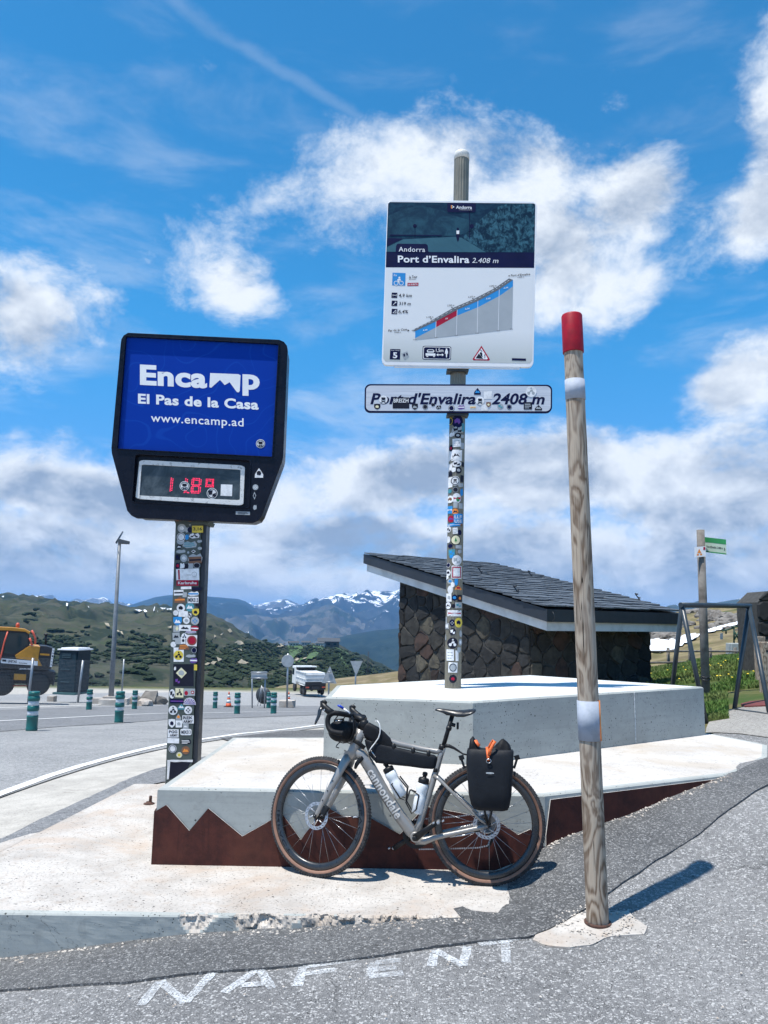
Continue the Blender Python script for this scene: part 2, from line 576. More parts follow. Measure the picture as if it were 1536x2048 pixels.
MT['black'] = pm('black plastic', (0.012, 0.013, 0.015), (0.02, 0.021, 0.024), 20, 0.45)
MT['rubber'] = pm('tyre rubber', (0.022, 0.022, 0.024), (0.04, 0.04, 0.042), 40, 0.8, bmp=0.3, bscale=300)
MT['signwhite'] = pm('white sign sheet', (0.78, 0.79, 0.80), (0.72, 0.73, 0.75), 3, 0.35)
MT['navy'] = pm('navy print', (0.005, 0.008, 0.048), (0.004, 0.007, 0.040), 5, 0.5, spec=.12)
MT['ink'] = pm('dark print', (0.008, 0.010, 0.022), (0.012, 0.014, 0.028), 5, 0.5, spec=.2)
MT['red'] = pm('red print', (0.40, 0.008, 0.040), (0.34, 0.008, 0.036), 5, 0.5, spec=.2)
MT['skyblue'] = pm('light blue print', (0.03, 0.27, 0.62), (0.028, 0.24, 0.56), 5, 0.45, spec=.2)
MT['greyprint'] = pm('grey print', (0.36, 0.39, 0.41), (0.33, 0.36, 0.38), 5, 0.4)
MT['yellow'] = pm('yellow print', (0.72, 0.56, 0.06), (0.62, 0.48, 0.05), 8, 0.45)
MT['orange'] = pm('orange print', (0.80, 0.27, 0.04), (0.70, 0.22, 0.03), 8, 0.5)
MT['green'] = pm('green print', (0.02, 0.24, 0.07), (0.02, 0.20, 0.06), 8, 0.45)
MT['paper'] = pm('white sticker paper', (0.78, 0.79, 0.80), (0.62, 0.63, 0.64), 30, 0.45, var=0.08)
MT['snow'] = pm('old snow', (0.86, 0.88, 0.90), (0.76, 0.79, 0.83), 0.05, 0.7, coord='pos')
MT['silver'] = pm('bright metal', (0.62, 0.63, 0.64), (0.5, 0.51, 0.52), 20, 0.28, 1.0)


# ------------------------------------------------------------------ lie of the land
CTRL = np.array([
    (-1.93, 4.23, -.235), (-.91, 4.25, -.10), (.0, 4.24, -.045), (.43, 4.26, -.012), (.74, 4.45, -.012), (.68, 4.68, -.035), (.60, 4.9, -.04), (.90, 4.80, .035), (1.06, 5.10, .135), (1.49, 5.31, .222),
    (2.0, 5.58, .325), (2.64, 5.92, .445), (3.25, 6.65, .449), (3.59, 7.34, .449), (3.4, 8.2, .44), (1.12, 4.17, .004), (1.95, 4.75, .115),
    (0, 0, -.03), (0, 3, -.06), (-1.5, 3, -.16), (1.5, 3, .01), (-3, 4.2, -.36), (2.5, 4.5, .19), (3, 2, .15), (-3, 1, -.2), (5, 6, .56),
    (0, 4.75, -.05), (.4, 4.75, -.02), (-1, 5.5, -.16), (-2.5, 5.1, -.17), (-2.45, 7.4, -.12), (-4.5, 7, -.22), (0, 6, -.1), (1.5, 6.5, .1), (2.4, 7.0, .3),
    (-.9, 8, -.2), (-1.9, 7.5, -.04), (1.0, 10, -.15), (2.8, 9.6, .15), (4.25, 9.8, .53), (3.75, 9.0, .46), (4.7, 11.3, .50), (5.4, 11.2, .56), (8, 12, .9), (8, 6, .9),
    (.4, 17, -.75), (2.6, 14, -.15), (5.7, 16, .35), (0, 15, -.62), (-7.2, 15.4, -.72), (-6.4, 19.2, -1.05), (-3.0, 24, -1.35), (-4.3, 28.5, -1.9),
    (-16, 40, -2.87), (-5, 40, -2.95), (2, 40, -2.9), (0, 60, -4.7), (-30, 60, -4.6), (-9, 90, -7.3), (-28, 88, -6.9), (8, 90, -6.9), (18, 60, -2.2), (12, 30, .2), (9, 25, .2),
    (30, 90, .0), (24, 60, .4), (38, 78, 3.2), (60, 140, 6.0), (-90, 90, -7), (90, 90, 9), (-20, 8, -.6), (20, 8, 1.6), (-12, 2, -.6), (12, 2, 1.0), (0, -3, 0)])


def _uv(x, y):
    yy = np.maximum(y, -3.0) + 4.0
    return np.stack([np.arctan2(x, yy) * 2.4, np.log(np.hypot(x, yy)) * 1.5], -1)


def _phi(r2):
    return np.where(r2 > 1e-12, 0.5 * r2 * np.log(np.maximum(r2, 1e-12)), 0.0)


_c = _uv(CTRL[:, 0], CTRL[:, 1])
_n = len(_c)
_K = _phi(((_c[:, None] - _c[None]) ** 2).sum(-1)) + np.eye(_n) * 2e-4
_P = np.concatenate([np.ones((_n, 1)), _c], 1)
_A = np.block([[_K, _P], [_P.T, np.zeros((3, 3))]])
_scale = 1.0 + 0.08 * np.hypot(CTRL[:, 0], CTRL[:, 1])
_w = np.linalg.solve(_A, np.concatenate([CTRL[:, 2] / _scale, np.zeros(3)]))


def Gv(x, y):
    x = np.asarray(x, float); y = np.asarray(y, float)
    shp = x.shape
    x = x.ravel(); y = y.ravel()
    r = np.hypot(x, y)
    k = np.minimum(1.0, 110.0 / np.maximum(r, 1e-6))
    xx, yy = x * k, y * k
    q = _uv(xx, yy)
    z = (_phi(((q[:, None] - _c[None]) ** 2).sum(-1)) @ _w[:_n] + _w[_n] + q @ _w[_n + 1:]) * (1.0 + 0.08 * np.hypot(xx, yy))
    drop = np.maximum(r - 110.0, 0)
    side = 1 / (1 + np.exp(-(np.arctan2(x, np.maximum(y, 1e-3)) - 0.26) * 30))    # the right-hand hillside goes on level
    fall = np.minimum(drop * 0.42, 430.0)
    z = z - fall * (1 - side) - np.minimum(np.maximum(drop - 60, 0) * 0.3, 430) * side
    return z.reshape(shp)


def G(x, y):
    return float(Gv(np.array([x]), np.array([y]))[0])


def ong(px, py, lift=0.0):
    """the point of the ground that the photograph shows at (px, py)"""
    r = ray(px, py); o = Vector((0, 0, EYE))
    t0, t = 0.5, 0.5
    while t < 400:
        p = o + r * t
        if p.z < G(p.x, p.y) + lift: break
        t0 = t; t *= 1.06
    for _ in range(24):
        tm = 0.5 * (t0 + t); p = o + r * tm
        if p.z < G(p.x, p.y) + lift: t = tm
        else: t0 = tm
    return o + r * t


def sheet(name, poly, mat, cell=0.4, lift=0.004, skirt=0.0, **tags):
    """a thin flat layer that follows the ground inside a polygon"""
    bm = bmesh.new()
    vs = [bm.verts.new((p[0], p[1], 0)) for p in poly]
    bm.faces.new(vs)
    bm.normal_update()
    xs = [p[0] for p in poly]; ys = [p[1] for p in poly]
    for ax, lo, hi in ((0, min(xs), max(xs)), (1, min(ys), max(ys))):
        g = lo + cell
        while g < hi:
            no = [0, 0, 0]; no[ax] = 1
            co = [0, 0, 0]; co[ax] = g
            bmesh.ops.bisect_plane(bm, geom=bm.verts[:] + bm.edges[:] + bm.faces[:], plane_co=co, plane_no=no)
            g += cell * max(1.0, (g * 0.06 if ax == 1 else 1.0))
    z = Gv(np.array([v.co.x for v in bm.verts]), np.array([v.co.y for v in bm.verts]))
    for v, h in zip(bm.verts, z): v.co.z = h + lift
    bmesh.ops.triangulate(bm, faces=[f for f in bm.faces if len(f.verts) > 4])
    if skirt:
        es = [e for e in bm.edges if len(e.link_faces) == 1]
        r = bmesh.ops.extrude_edge_only(bm, edges=es)
        for v in [q for q in r['geom'] if isinstance(q, bmesh.types.BMVert)]: v.co.z -= skirt
    bmesh.ops.recalc_face_normals(bm, faces=bm.faces)
    me = bpy.data.meshes.new(name); bm.to_mesh(me); bm.free()
    me.materials.append(mat)
    return put(name, me, **tags)


def jag(poly, amp, step=0.12, seed=1):
    """a polygon with an uneven outline"""
    out = []
    n = len(poly)
    for i in range(n):
        a, b = Vector((poly[i][0], poly[i][1], 0)), Vector((poly[(i + 1) % n][0], poly[(i + 1) % n][1], 0))
        k = max(1, int((b - a).length / step))
        nrm = Vector(((b - a).y, -(b - a).x, 0)).normalized()
        for j in range(k):
            p = a.lerp(b, j / k)
            w = mnoise.noise(p * 3.1 + Vector((seed, 0, 0))) + 0.6 * mnoise.noise(p * 11 + Vector((0, seed, 0)))
            out.append(tuple(p + nrm * (w * amp)))
    return out


def ribbon(name, pts, w, mat, lift=0.008, **tags):
    """a painted line along ground points, w = width (or list)"""
    pts = [Vector((p[0], p[1], 0)) for p in pts]
    fine = []
    for i in range(len(pts) - 1):
        k = max(1, int((pts[i + 1] - pts[i]).length / 0.5))
        for j in range(k): fine.append(pts[i].lerp(pts[i + 1], j / k))
    fine.append(pts[-1])
    mb = MB(); n = len(fine); vs = []
    for i, p in enumerate(fine):
        d = (fine[min(i + 1, n - 1)] - fine[max(i - 1, 0)]).normalized()
        nn = Vector((-d.y, d.x, 0))
        for sgn in (-.5, .5):
            e = 1 + 0.10 * mnoise.noise(Vector((p.x * 4, p.y * 4, sgn * 5)))
            q = p + nn * (w * sgn * e)
            vs.append((q.x, q.y, G(q.x, q.y) + lift))
    mb.add(vs, [(2 * i, 2 * i + 1, 2 * i + 3, 2 * i + 2) for i in range(n - 1)])
    return obj(name, mb, mat, recalc=False, **tags)


# ------------------------------------------------------------------ ground sheet out to the horizon
def make_ground():
    rings = [0.25]
    while rings[-1] < 17500: rings.append(rings[-1] * 1.042 + 0.02)
    na = 260
    az = np.linspace(-math.pi, math.pi, na, endpoint=False)
    R, A = np.meshgrid(np.array(rings), az, indexing='ij')
    X, Y = R * np.sin(A), R * np.cos(A)
    Z = Gv(X, Y)
    vs = np.stack([X, Y, Z], -1).reshape(-1, 3)
    nr = len(rings)
    fs = []
    for i in range(nr - 1):
        for k in range(na):
            a, b = i * na + k, i * na + (k + 1) % na
            fs.append((a, b, b + na, a + na))
    vs = np.vstack([vs, [[0, 0, G(0, 0)]]])
    for k in range(na): fs.append(((k + 1) % na, k, len(vs) - 1))
    me = bpy.data.meshes.new('ground'); me.from_pydata(vs.tolist(), [], fs)
    me.polygons.foreach_set('use_smooth', [True] * len(fs))
    mt, nt, b = bsdf('open ground')
    P = coords(nt, 'pos')
    x, y, z = nt.sep(P)
    dust = nt.mix(nt.ss(nt.noise(P, 3.0, 6.0, 0.65), 0.35, 0.65), (0.38, 0.36, 0.325), (0.48, 0.455, 0.41))
    dust = nt.mix(nt.m('MULTIPLY', nt.ss(nt.noise(P, 60.0, 4.0, 0.7), 0.5, 0.68), 0.5), dust, (0.13, 0.12, 0.11))
    crack = nt.ss(nt.noise(nt.vm('MULTIPLY', P, (0.7, 1.6, 1.0)), 1.6, 7.0, 0.75, 1.2), 0.60, 0.70)
    dust = nt.mix(nt.m('MULTIPLY', crack, 0.5), dust, (0.15, 0.135, 0.115))
    turf = nt.mix(nt.ss(nt.noise(P, 0.8, 7.0, 0.66), 0.38, 0.62), (0.045, 0.075, 0.016), (0.13, 0.115, 0.05))
    far = nt.m('MAXIMUM', nt.ss(nt.vm('LENGTH', P), 96, 108), nt.ss(nt.m('SUBTRACT', nt.m('ADD', x, nt.m('MULTIPLY', nt.noise(P, 0.6, 4.0), 1.6)), nt.m('MULTIPLY', y, 0.20)), 1.75, 2.2))
    far = nt.m('MULTIPLY', far, nt.ss(y, 7.5, 8.2))
    nt.put(b.inputs['Base Color'], nt.mix(far, dust, turf))
    b.inputs['Roughness'].default_value = 0.95
    b.inputs['Specular IOR Level'].default_value = 0.2
    bump(nt, b, nt.noise(P, 40.0, 6.0, 0.7), 0.6, 0.012)
    me.materials.append(mt)
    return put('ground', me, kind='structure')


make_ground()


def pxs(pts): return [tuple(ong(*p))[:2] for p in pts]


old_poly = [(-9, -1.5), (9, -1.5), (9, 8.6), (5.4, 9.3), (4.3, 8.9), (3.45, 8.25), (3.2, 7.4), (2.5, 6.2), (1.05, 5.35), (0.84, 4.9), (0.76, 4.6), (0.5, 4.42), (-2.2, 4.5), (-9, 4.6)]
sheet('asphalt_apron', old_poly, MT['asphalt_old'], 0.22, 0.006, kind='structure')
strip_px = [(-90, 1932), (0, 1927), (150, 1919), (230, 1907), (400, 1886), (560, 1869), (700, 1854), (850, 1845), (925, 1842), (908, 1824), (960, 1813), (1018, 1815), (1012, 1790), (1016, 1774)]
strip_up = pxs(strip_px)
strip_up[:9] = [(p[0], 4.275) for p in strip_up[:9]]
strip_up += [(0.84, 4.92), (0.93, 5.05), (1.03, 5.13), (1.5, 5.36), (2.05, 5.66), (2.66, 5.95), (3.27, 6.66), (3.62, 7.34)]
strip_lo = pxs([(1640, 1500), (1536, 1573), (1438, 1640), (1300, 1733), (1218, 1792), (1150, 1838), (1058, 1880), (900, 1896), (700, 1926), (500, 1946), (250, 1971), (0, 1988), (-90, 1994)])
sheet('asphalt_strip', jag(strip_up + strip_lo, 0.011, 0.07, 3), MT['asphalt_new'], 0.14, 0.018, 0.03, kind='structure')

road_near = [(-260, 1700), (0, 1597), (160, 1542), (330, 1498), (480, 1474), (640, 1456), (800, 1447)]
lot_far = [(760, 1394), (560, 1386), (400, 1383), (200, 1386), (0, 1389), (-300, 1394)]
sheet('parking_apron', pxs([(-300, 1452), (0, 1441), (330, 1426), (800, 1422)] + lot_far), MT['dust'] if False else MT['asphalt_road'], 1.2, 0.010, kind='structure')
sheet('road', pxs(road_near + [(800, 1423), (640, 1426), (330, 1432), (0, 1450), (-300, 1461)]), MT['asphalt_road'], 0.5, 0.012, kind='structure')
sheet('road_lane', pxs([(-300, 1482), (0, 1465), (120, 1455), (330, 1441), (640, 1431), (800, 1428), (800, 1409), (400, 1411), (200, 1414), (0, 1421), (-300, 1432)]), MT['asphalt_mid'], 0.6, 0.020, kind='structure')
sheet('asphalt_wedge', jag(pxs([(440, 1478), (560, 1464), (650, 1460), (800, 1456), (800, 1500), (480, 1490)]), 0.02, 0.3, 5), MT['asphalt_new'], 0.4, 0.016, kind='structure')
sheet('verge_asphalt', jag(pxs([(-80, 1715), (20, 1672), (80, 1640), (150, 1608), (250, 1562), (335, 1533), (420, 1512), (420, 1560), (270, 1578), (140, 1655), (0, 1742), (-80, 1790)]), 0.03, 0.12, 9), MT['asphalt_mid'], 0.3, 0.010, kind='structure')
sheet('kerb_strip', jag(pxs([(-80, 1728), (-10, 1694), (60, 1672), (118, 1662), (70, 1686), (-10, 1712), (-80, 1748)]), 0.008, 0.1, 4), MT['slab'], 0.3, 0.016, 0.02, kind='structure')
sheet('gravel_path', jag(pxs([(1409, 1468), (1418, 1446), (1436, 1428), (1480, 1417), (1640, 1408), (1640, 1484), (1480, 1470)]), 0.05, 0.2, 12), MT['dust'], 0.4, 0.014, kind='structure')
ribbon('edge_line', pxs([(-200, 1668), (-60, 1614), (0, 1591), (100, 1554), (210, 1521), (330, 1491), (480, 1469), (640, 1451), (800, 1441)]), 0.13, MT['line'], 0.020, kind='structure')
ribbon('lane_line', pxs([(-200, 1456), (0, 1444), (120, 1438), (230, 1432), (330, 1428), (500, 1425), (640, 1424), (800, 1423)]), 0.14, MT['line'], 0.030, kind='structure')
ribbon('far_lane_line', pxs([(-200, 1424), (0, 1417), (100, 1414), (200, 1411), (330, 1408)]), 0.15, MT['line'], 0.030, kind='structure')

# chalked letters on the asphalt: N A F E N T
mt, nt, b = bsdf('chalk paint')
P = coords(nt, 'pos')
a_ = nt.m('MULTIPLY', nt.ss(nt.noise(P, 105.0, 4.0, 0.72), 0.34, 0.60), nt.ss(nt.noise(P, 8.0, 4.0, 0.6), 0.26, 0.62, 0.12, 0.66))
nt.put(b.inputs['Alpha'], a_)
b.inputs['Base Color'].default_value = (0.74, 0.77, 0.79, 1); b.inputs['Roughness'].default_value = 0.9
MT['chalk'] = mt
GRAF = {'N': [[(282, 2015), (320, 1967), (370, 2010), (425, 1950)]], 'A': [[(447, 1990), (517, 1942), (545, 1982)], [(480, 1975), (530, 1971)]],
        'F': [[(595, 1977), (606, 1938), (717, 1922)], [(604, 1953), (672, 1944)]], 'E': [[(803, 1924), (750, 1930), (738, 1958), (806, 1950)], [(745, 1944), (792, 1938)]],
        'M': [[(863, 1937), (870, 1905), (926, 1936), (934, 1897)]], 'T': [[(958, 1893), (1035, 1882)], [(1010, 1886), (1013, 1930)]]}
for k, strokes in GRAF.items():
    mb = MB()
    for st in strokes:
        q = [ong(*p) for p in st]
        for i in range(len(q) - 1):
            a, c = q[i], q[i + 1]
            d = (c - a).normalized(); nn = Vector((-d.y, d.x, 0)) * 0.021
            kk = max(2, int((c - a).length / 0.05)); vs = []
            for j in range(kk + 1):
                p = a.lerp(c, j / kk)
                for sg in (-1, 1):
                    e = 1 + 0.35 * mnoise.noise(p * 14 + Vector((0, 0, sg)))
                    w = p + nn * sg * e
                    vs.append((w.x, w.y, G(w.x, w.y) + (0.0225 if k in 'FEMT' and False else 0.0105)))
            mb.add(vs, [(2 * j, 2 * j + 1, 2 * j + 3, 2 * j + 2) for j in range(kk)])
    obj('chalk_letter', mb, MT['chalk'], recalc=False, kind='structure')

# ------------------------------------------------------------------ lower slab with a broken front edge
SLAB_L0, SLAB_L1 = (-2.55, 4.235), (-2.26, 7.40)
XR = 0.80


CHIPS = [(-0.945, .085, .085, .040), (-0.875, .06, .03, .018), (-0.60, .15, .10, .060), (-0.50, .06, .14, .035), (-0.43, .05, .03, .02), (-0.30, .10, .12, .060), (-0.20, .05, .05, .03), (-0.12, .11, .10, .060), (0.0, .08, .08, .05), (0.11, .12, .11, .065), (0.24, .12, .12, .065), (0.36, .10, .12, .06)]


def chip(x, z=0.0):
    """how far the front edge has crumbled back at x, depth -z below the top"""
    t = 0.0
    for c, w, h, d in CHIPS:
        q = 1 - ((x - c) / w) ** 2 - (z / h) ** 2
        if q > 0: t = max(t, 0.72 * d * q ** 0.6)
    if t <= 0: return 0.0
    n_ = mnoise.noise(Vector((x * 17, z * 17, 3))) + .7 * mnoise.noise(Vector((x * 43, z * 43, 9))) + .4 * mnoise.noise(Vector((x * 97, z * 97, 1)))
    return max(0.0, t * (0.85 + 0.75 * n_))


xs = [SLAB_L0[0] + 0.05 * i for i in range(27)] + [-1.22 + (XR + 1.22) * i / 260 for i in range(1, 261)]
nx = len(xs) - 1
mb = MB(); vs = []; rows = []
ZR = [0.0, -0.008, -0.018, -0.03, -0.042, -0.055, -0.07, -0.085, -0.10, -0.12, -0.15, -0.24, -0.45]
front_y = lambda x: 4.235 + 0.011 * (x + 2.55)
for i, x in enumerate(xs):
    col = []
    for k, z in enumerate(ZR):
        col.append((x, front_y(x) + chip(x, z) + (0.006 if k == 0 else 0.0) + 0.0015 * mnoise.noise(Vector((x * 30, z * 30, 5))), z))
    rows.append(col); vs += col
m = len(ZR)
for i in range(nx):
    xm = 0.5 * (xs[i] + xs[i + 1])
    for k in range(m - 1):
        a = i * m + k
        raw = chip(xm, 0.5 * (ZR[k] + ZR[k + 1])) > 0.004
        mb.f.append([a, a + m, a + m + 1, a + 1]); mb.m.append(2 if raw else 1); mb.s.append(False)
mb.v += vs
nb = len(mb.v)
for i, x in enumerate(xs):           # painted lip along the top edge, then the bare top
    mb.v.append((x, max(rows[i][0][1] + 0.003, front_y(x) + 0.045 + 0.004 * mnoise.noise(Vector((x * 12, 0, 0)))), 0.0))
for i in range(nx):
    xm = 0.5 * (xs[i] + xs[i + 1])
    mb.f.append([i * m, nb + i, nb + i + 1, (i + 1) * m]); mb.m.append(2 if chip(xm, 0) > 0.02 or xm > 0.02 or mnoise.noise(Vector((xm * 9, 2, 2))) > .38 else 1); mb.s.append(False)
nb2 = len(mb.v)
mb.v += [(XR, 7.44, 0), (SLAB_L1[0], SLAB_L1[1], 0), (XR, 7.44, -.45), (SLAB_L1[0], SLAB_L1[1], -.45)]
mb.f.append(list(range(nb, nb + nx + 1)) + [nb2, nb2 + 1]); mb.m.append(0); mb.s.append(False)
mb.f.append([nb, nb2 + 1, nb2 + 3, m - 1, 0]); mb.m.append(1); mb.s.append(False)
mb.f.append([nb + nx, nx * m, nx * m + m - 1, nb2 + 2, nb2]); mb.m.append(0); mb.s.append(False)
mb.f.append([nb2, nb2 + 2, nb2 + 3, nb2 + 1]); mb.m.append(1); mb.s.append(False)
MT['rawconcrete'] = concrete('broken raw concrete', (0.60, 0.55, 0.49), (0.42, 0.375, 0.325), 1.2, (0.42, 0.33, 0.25), 0, 0.9)
obj('concrete_slab', mb, [MT['slab'], MT['paint'], MT['rawconcrete']], kind='structure')
mb = MB(); gr0 = random.Random(8)
oct_f = [(0, 2, 4), (2, 1, 4), (1, 3, 4), (3, 0, 4), (2, 0, 5), (1, 2, 5), (3, 1, 5), (0, 3, 5)]


def crumb(x, y, r, z=None):
    g_ = (G(x, y) + .016) if z is None else z
    a_ = gr0.random() * 6.28; k_ = [r * gr0.uniform(.6, 1.3) for _ in range(6)]
    mb.add([(x + k_[0] * math.cos(a_), y + k_[0] * math.sin(a_), g_ + r * .3), (x - k_[1] * math.cos(a_), y - k_[1] * math.sin(a_), g_ + r * .3), (x - k_[2] * math.sin(a_), y + k_[2] * math.cos(a_), g_ + r * .2), (x + k_[3] * math.sin(a_), y - k_[3] * math.cos(a_), g_ + r * .3), (x, y, g_ + r * .9), (x, y, g_ - r * .3)], oct_f)


for _ in range(420):
    x = gr0.uniform(-2.4, .5); crumb(x, 4.225 + .011 * (x + 2.5) - abs(gr0.gauss(0, .035)), gr0.choice((.002, .003, .004, .006, .009)))
for _ in range(260):
    t = gr0.random(); crumb(1.06 + 1.55 * t, 5.10 + .81 * t - abs(gr0.gauss(0, .04)) - .01, gr0.choice((.003, .004, .006, .010)))
for _ in range(240):
    x, y = gr0.uniform(-1.2, .75), gr0.uniform(4.30, 4.78); crumb(x, y, gr0.choice((.0018, .0025, .004)), .0005)
for _ in range(260):
    crumb(gr0.uniform(-2.2, 3.0), gr0.uniform(2.9, 4.2), gr0.choice((.003, .004, .006)))
for _ in range(160):
    a_ = gr0.random() * 6.28; crumb(1.12 + .17 * math.cos(a_) * gr0.uniform(.7, 1.3), 4.2 + .13 * math.sin(a_) * gr0.uniform(.7, 1.3), gr0.choice((.003, .005, .008)))
obj('grit', mb, MT['rawconcrete'], recalc=False, kind='stuff')

# ------------------------------------------------------------------ plinth, block and rusted steel facing
PT = 0.455
plinth_poly = [(-1.405, 5.085), (1.052, 5.09), (2.64, 5.925), (3.25, 6.66), (3.60, 7.36), (3.36, 8.02), (1.7, 9.3), (-0.50, 7.335), (-1.345, 7.235)]
plinth = thing('concrete_plinth', 'low painted concrete plinth with rusty steel front cut like mountain peaks behind the bicycle', 'plinth', (0.6, 6.3, 0))


def inset(poly, d):
    n = len(poly); out = []
    for i in range(n):
        p0, p1, p2 = (Vector(poly[(i + k) % n]) for k in (-1, 0, 1))
        a, b = (p1 - p0).normalized(), (p2 - p1).normalized()
        na, nb_ = Vector((-a.y, a.x)), Vector((-b.y, b.x))
        k = (na + nb_) / max(0.3, 1 + na.dot(nb_))
        out.append(tuple(p1 + k * d))
    return out


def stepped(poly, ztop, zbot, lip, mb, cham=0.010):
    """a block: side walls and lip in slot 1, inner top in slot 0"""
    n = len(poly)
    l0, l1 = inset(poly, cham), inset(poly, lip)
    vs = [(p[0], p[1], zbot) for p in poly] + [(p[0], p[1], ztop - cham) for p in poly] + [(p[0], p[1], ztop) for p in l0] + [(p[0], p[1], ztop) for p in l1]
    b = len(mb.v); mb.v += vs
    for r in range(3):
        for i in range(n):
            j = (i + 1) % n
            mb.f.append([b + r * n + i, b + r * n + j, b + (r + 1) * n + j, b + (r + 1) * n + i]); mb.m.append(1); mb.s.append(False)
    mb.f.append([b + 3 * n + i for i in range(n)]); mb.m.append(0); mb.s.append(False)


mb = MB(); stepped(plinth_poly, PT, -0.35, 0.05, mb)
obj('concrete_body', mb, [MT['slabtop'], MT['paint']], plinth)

# rusted facing: zig-zag upper edge, folded round both ends
mt, nt, b = bsdf('weathering steel')
P = coords(nt, 'pos'); x, y, z = nt.sep(P)
n_ = nt.noise(P, 7.0, 9.0, 0.7, 0.4)
col = nt.mix(nt.ss(n_, 0.35, 0.68), (0.080, 0.022, 0.016), (0.036, 0.011, 0.010))
drip = nt.noise(nt.comb(nt.m('MULTIPLY', x, 26.0), nt.m('MULTIPLY', y, 26.0), nt.m('MULTIPLY', z, 1.6)), 1.0, 4.0, 0.6)
col = nt.mix(nt.m('MULTIPLY', nt.ss(drip, 0.52, 0.72), 0.5), col, (0.026, 0.009, 0.009))
col = nt.mix(nt.m('MULTIPLY', nt.ss(nt.noise(P, 2.0, 5.0, 0.6), 0.5, 0.7), 0.5), col, (0.115, 0.040, 0.024))
nt.put(b.inputs['Base Color'], col)
b.inputs['Roughness'].default_value = 0.75; b.inputs['Specular IOR Level'].default_value = 0.3
bump(nt, b, nt.noise(P, 90.0, 5.0, 0.7), 0.35, 0.003)
MT['corten'] = mt
YF = 5.079
zig_px = [(316, 1622), (333, 1609), (379, 1661), (417, 1616), (485, 1672), (531, 1646), (564, 1626), (602, 1679), (650, 1611), (686, 1632), (739, 1634), (800, 1668), (850, 1612), (935, 1628), (994, 1640), (1036, 1669), (1060, 1658)]
top = [at(p[0], p[1], YF) for p in zig_px]
top[0].x = -1.408
Z0 = -0.02
mb = MB()
# sunlit line along the edge strip is put into its pale colour: the sheet is 6 mm thick
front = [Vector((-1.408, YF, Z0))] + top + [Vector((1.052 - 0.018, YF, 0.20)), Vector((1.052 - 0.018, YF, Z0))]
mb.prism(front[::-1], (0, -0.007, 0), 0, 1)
obj('steel_panel', mb, [MT['corten'], pm('painted sunlit edge', (0.62, 0.60, 0.57), (0.5, 0.47, 0.44), 20, .5)], plinth, label='rusty steel sheet with a zig-zag top like mountain peaks')
mb = MB()
zl = top[0].z
mb.prism([Vector((-1.409, YF - 0.007, Z0)), Vector((-1.409, YF - 0.007, zl)), Vector((-1.409, YF + 0.035, zl + 0.01)), Vector((-1.409, YF + 0.035, Z0))], (-0.007, 0, 0))
obj('steel_panel', mb, MT['corten'], plinth, label='narrow folded end of the rusty facing')
e0, e1 = Vector((1.052, 5.09, 0)), Vector((2.64, 5.925, 0))
dr = (e1 - e0).normalized(); nr = Vector((dr.y, -dr.x, 0))
L = (e1 - e0).length
mb = MB()
pr = lambda s_, z: e0 + dr * s_ + nr * 0.002 + Vector((0, 0, z))
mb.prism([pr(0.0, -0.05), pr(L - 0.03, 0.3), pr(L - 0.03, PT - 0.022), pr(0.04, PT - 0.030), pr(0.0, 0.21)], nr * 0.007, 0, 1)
obj('steel_panel', mb, [MT['corten'], bpy.data.materials['painted sunlit edge']], plinth, label='plain rusty sheet along the ramp side, in shade')

block_poly = [(-0.443, 6.245), (0.711, 6.078), (3.255, 7.935), (1.744, 9.26), (-0.42, 7.335)]
block = thing('concrete_block', 'white topped grey concrete block carrying the tall pass sign pole', 'concrete block', (1.2, 7.4, PT))
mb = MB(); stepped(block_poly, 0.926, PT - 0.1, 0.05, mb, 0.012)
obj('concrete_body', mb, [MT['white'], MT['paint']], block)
q = Vector((0.711, 6.078)).lerp(Vector((3.255, 7.935)), 0.64)
mb = MB(); dd = (Vector((3.255, 7.935, 0)) - Vector((0.711, 6.078, 0))).normalized()
mb.box((q.x + dd.y * 0.0005, q.y - dd.x * 0.0005, 0.688), (0.010, 0.007, 0.455), Matrix.Rotation(math.atan2(dd.y, dd.x), 3, 'Z'))
obj('joint', mb, pm('joint filler', (0.62, 0.65, 0.66), (0.34, 0.37, 0.39), 60, 0.9), block)

# bolt stub beside the plinth
bt = thing('anchor_bolt', 'rusty anchor bolt stub on the slab beside the plinth corner', 'bolt', tuple(onz(297, 1608, 0)))
rust = pm('rust', (0.10, 0.045, 0.03), (0.04, 0.025, 0.02), 40, 0.85, bmp=0.6, bscale=120)
c = onz(298, 1608, 0)
mb = MB(); mb.lathe([(.012, 0), (.012, .058), (.010, .062)], c + Vector((.01, 0, .004)), seg=10)
obj('bolt_shaft', mb, rust, bt)
mb = MB(); mb.lathe([(.045, 0), (.046, .006), (.026, .012), (.024, .02), (.0, .02)], c + Vector((0, 0, .0)), seg=9)
obj('base_washer', mb, rust, bt)

# crumbling concrete footing of the wooden post
foot = jag(pxs([(1062, 1884), (1090, 1855), (1112, 1840), (1150, 1830), (1255, 1827), (1272, 1843), (1292, 1858), (1286, 1872), (1215, 1882), (1180, 1896), (1140, 1899), (1085, 1893)]), 0.022, 0.03, 21)
sheet('post_footing', foot, MT['slab'], 0.05, 0.013, 0.02, kind='structure')


# ------------------------------------------------------------------ hills and mountains, each at its own distance
EYEV = Vector((0, 0, EYE))


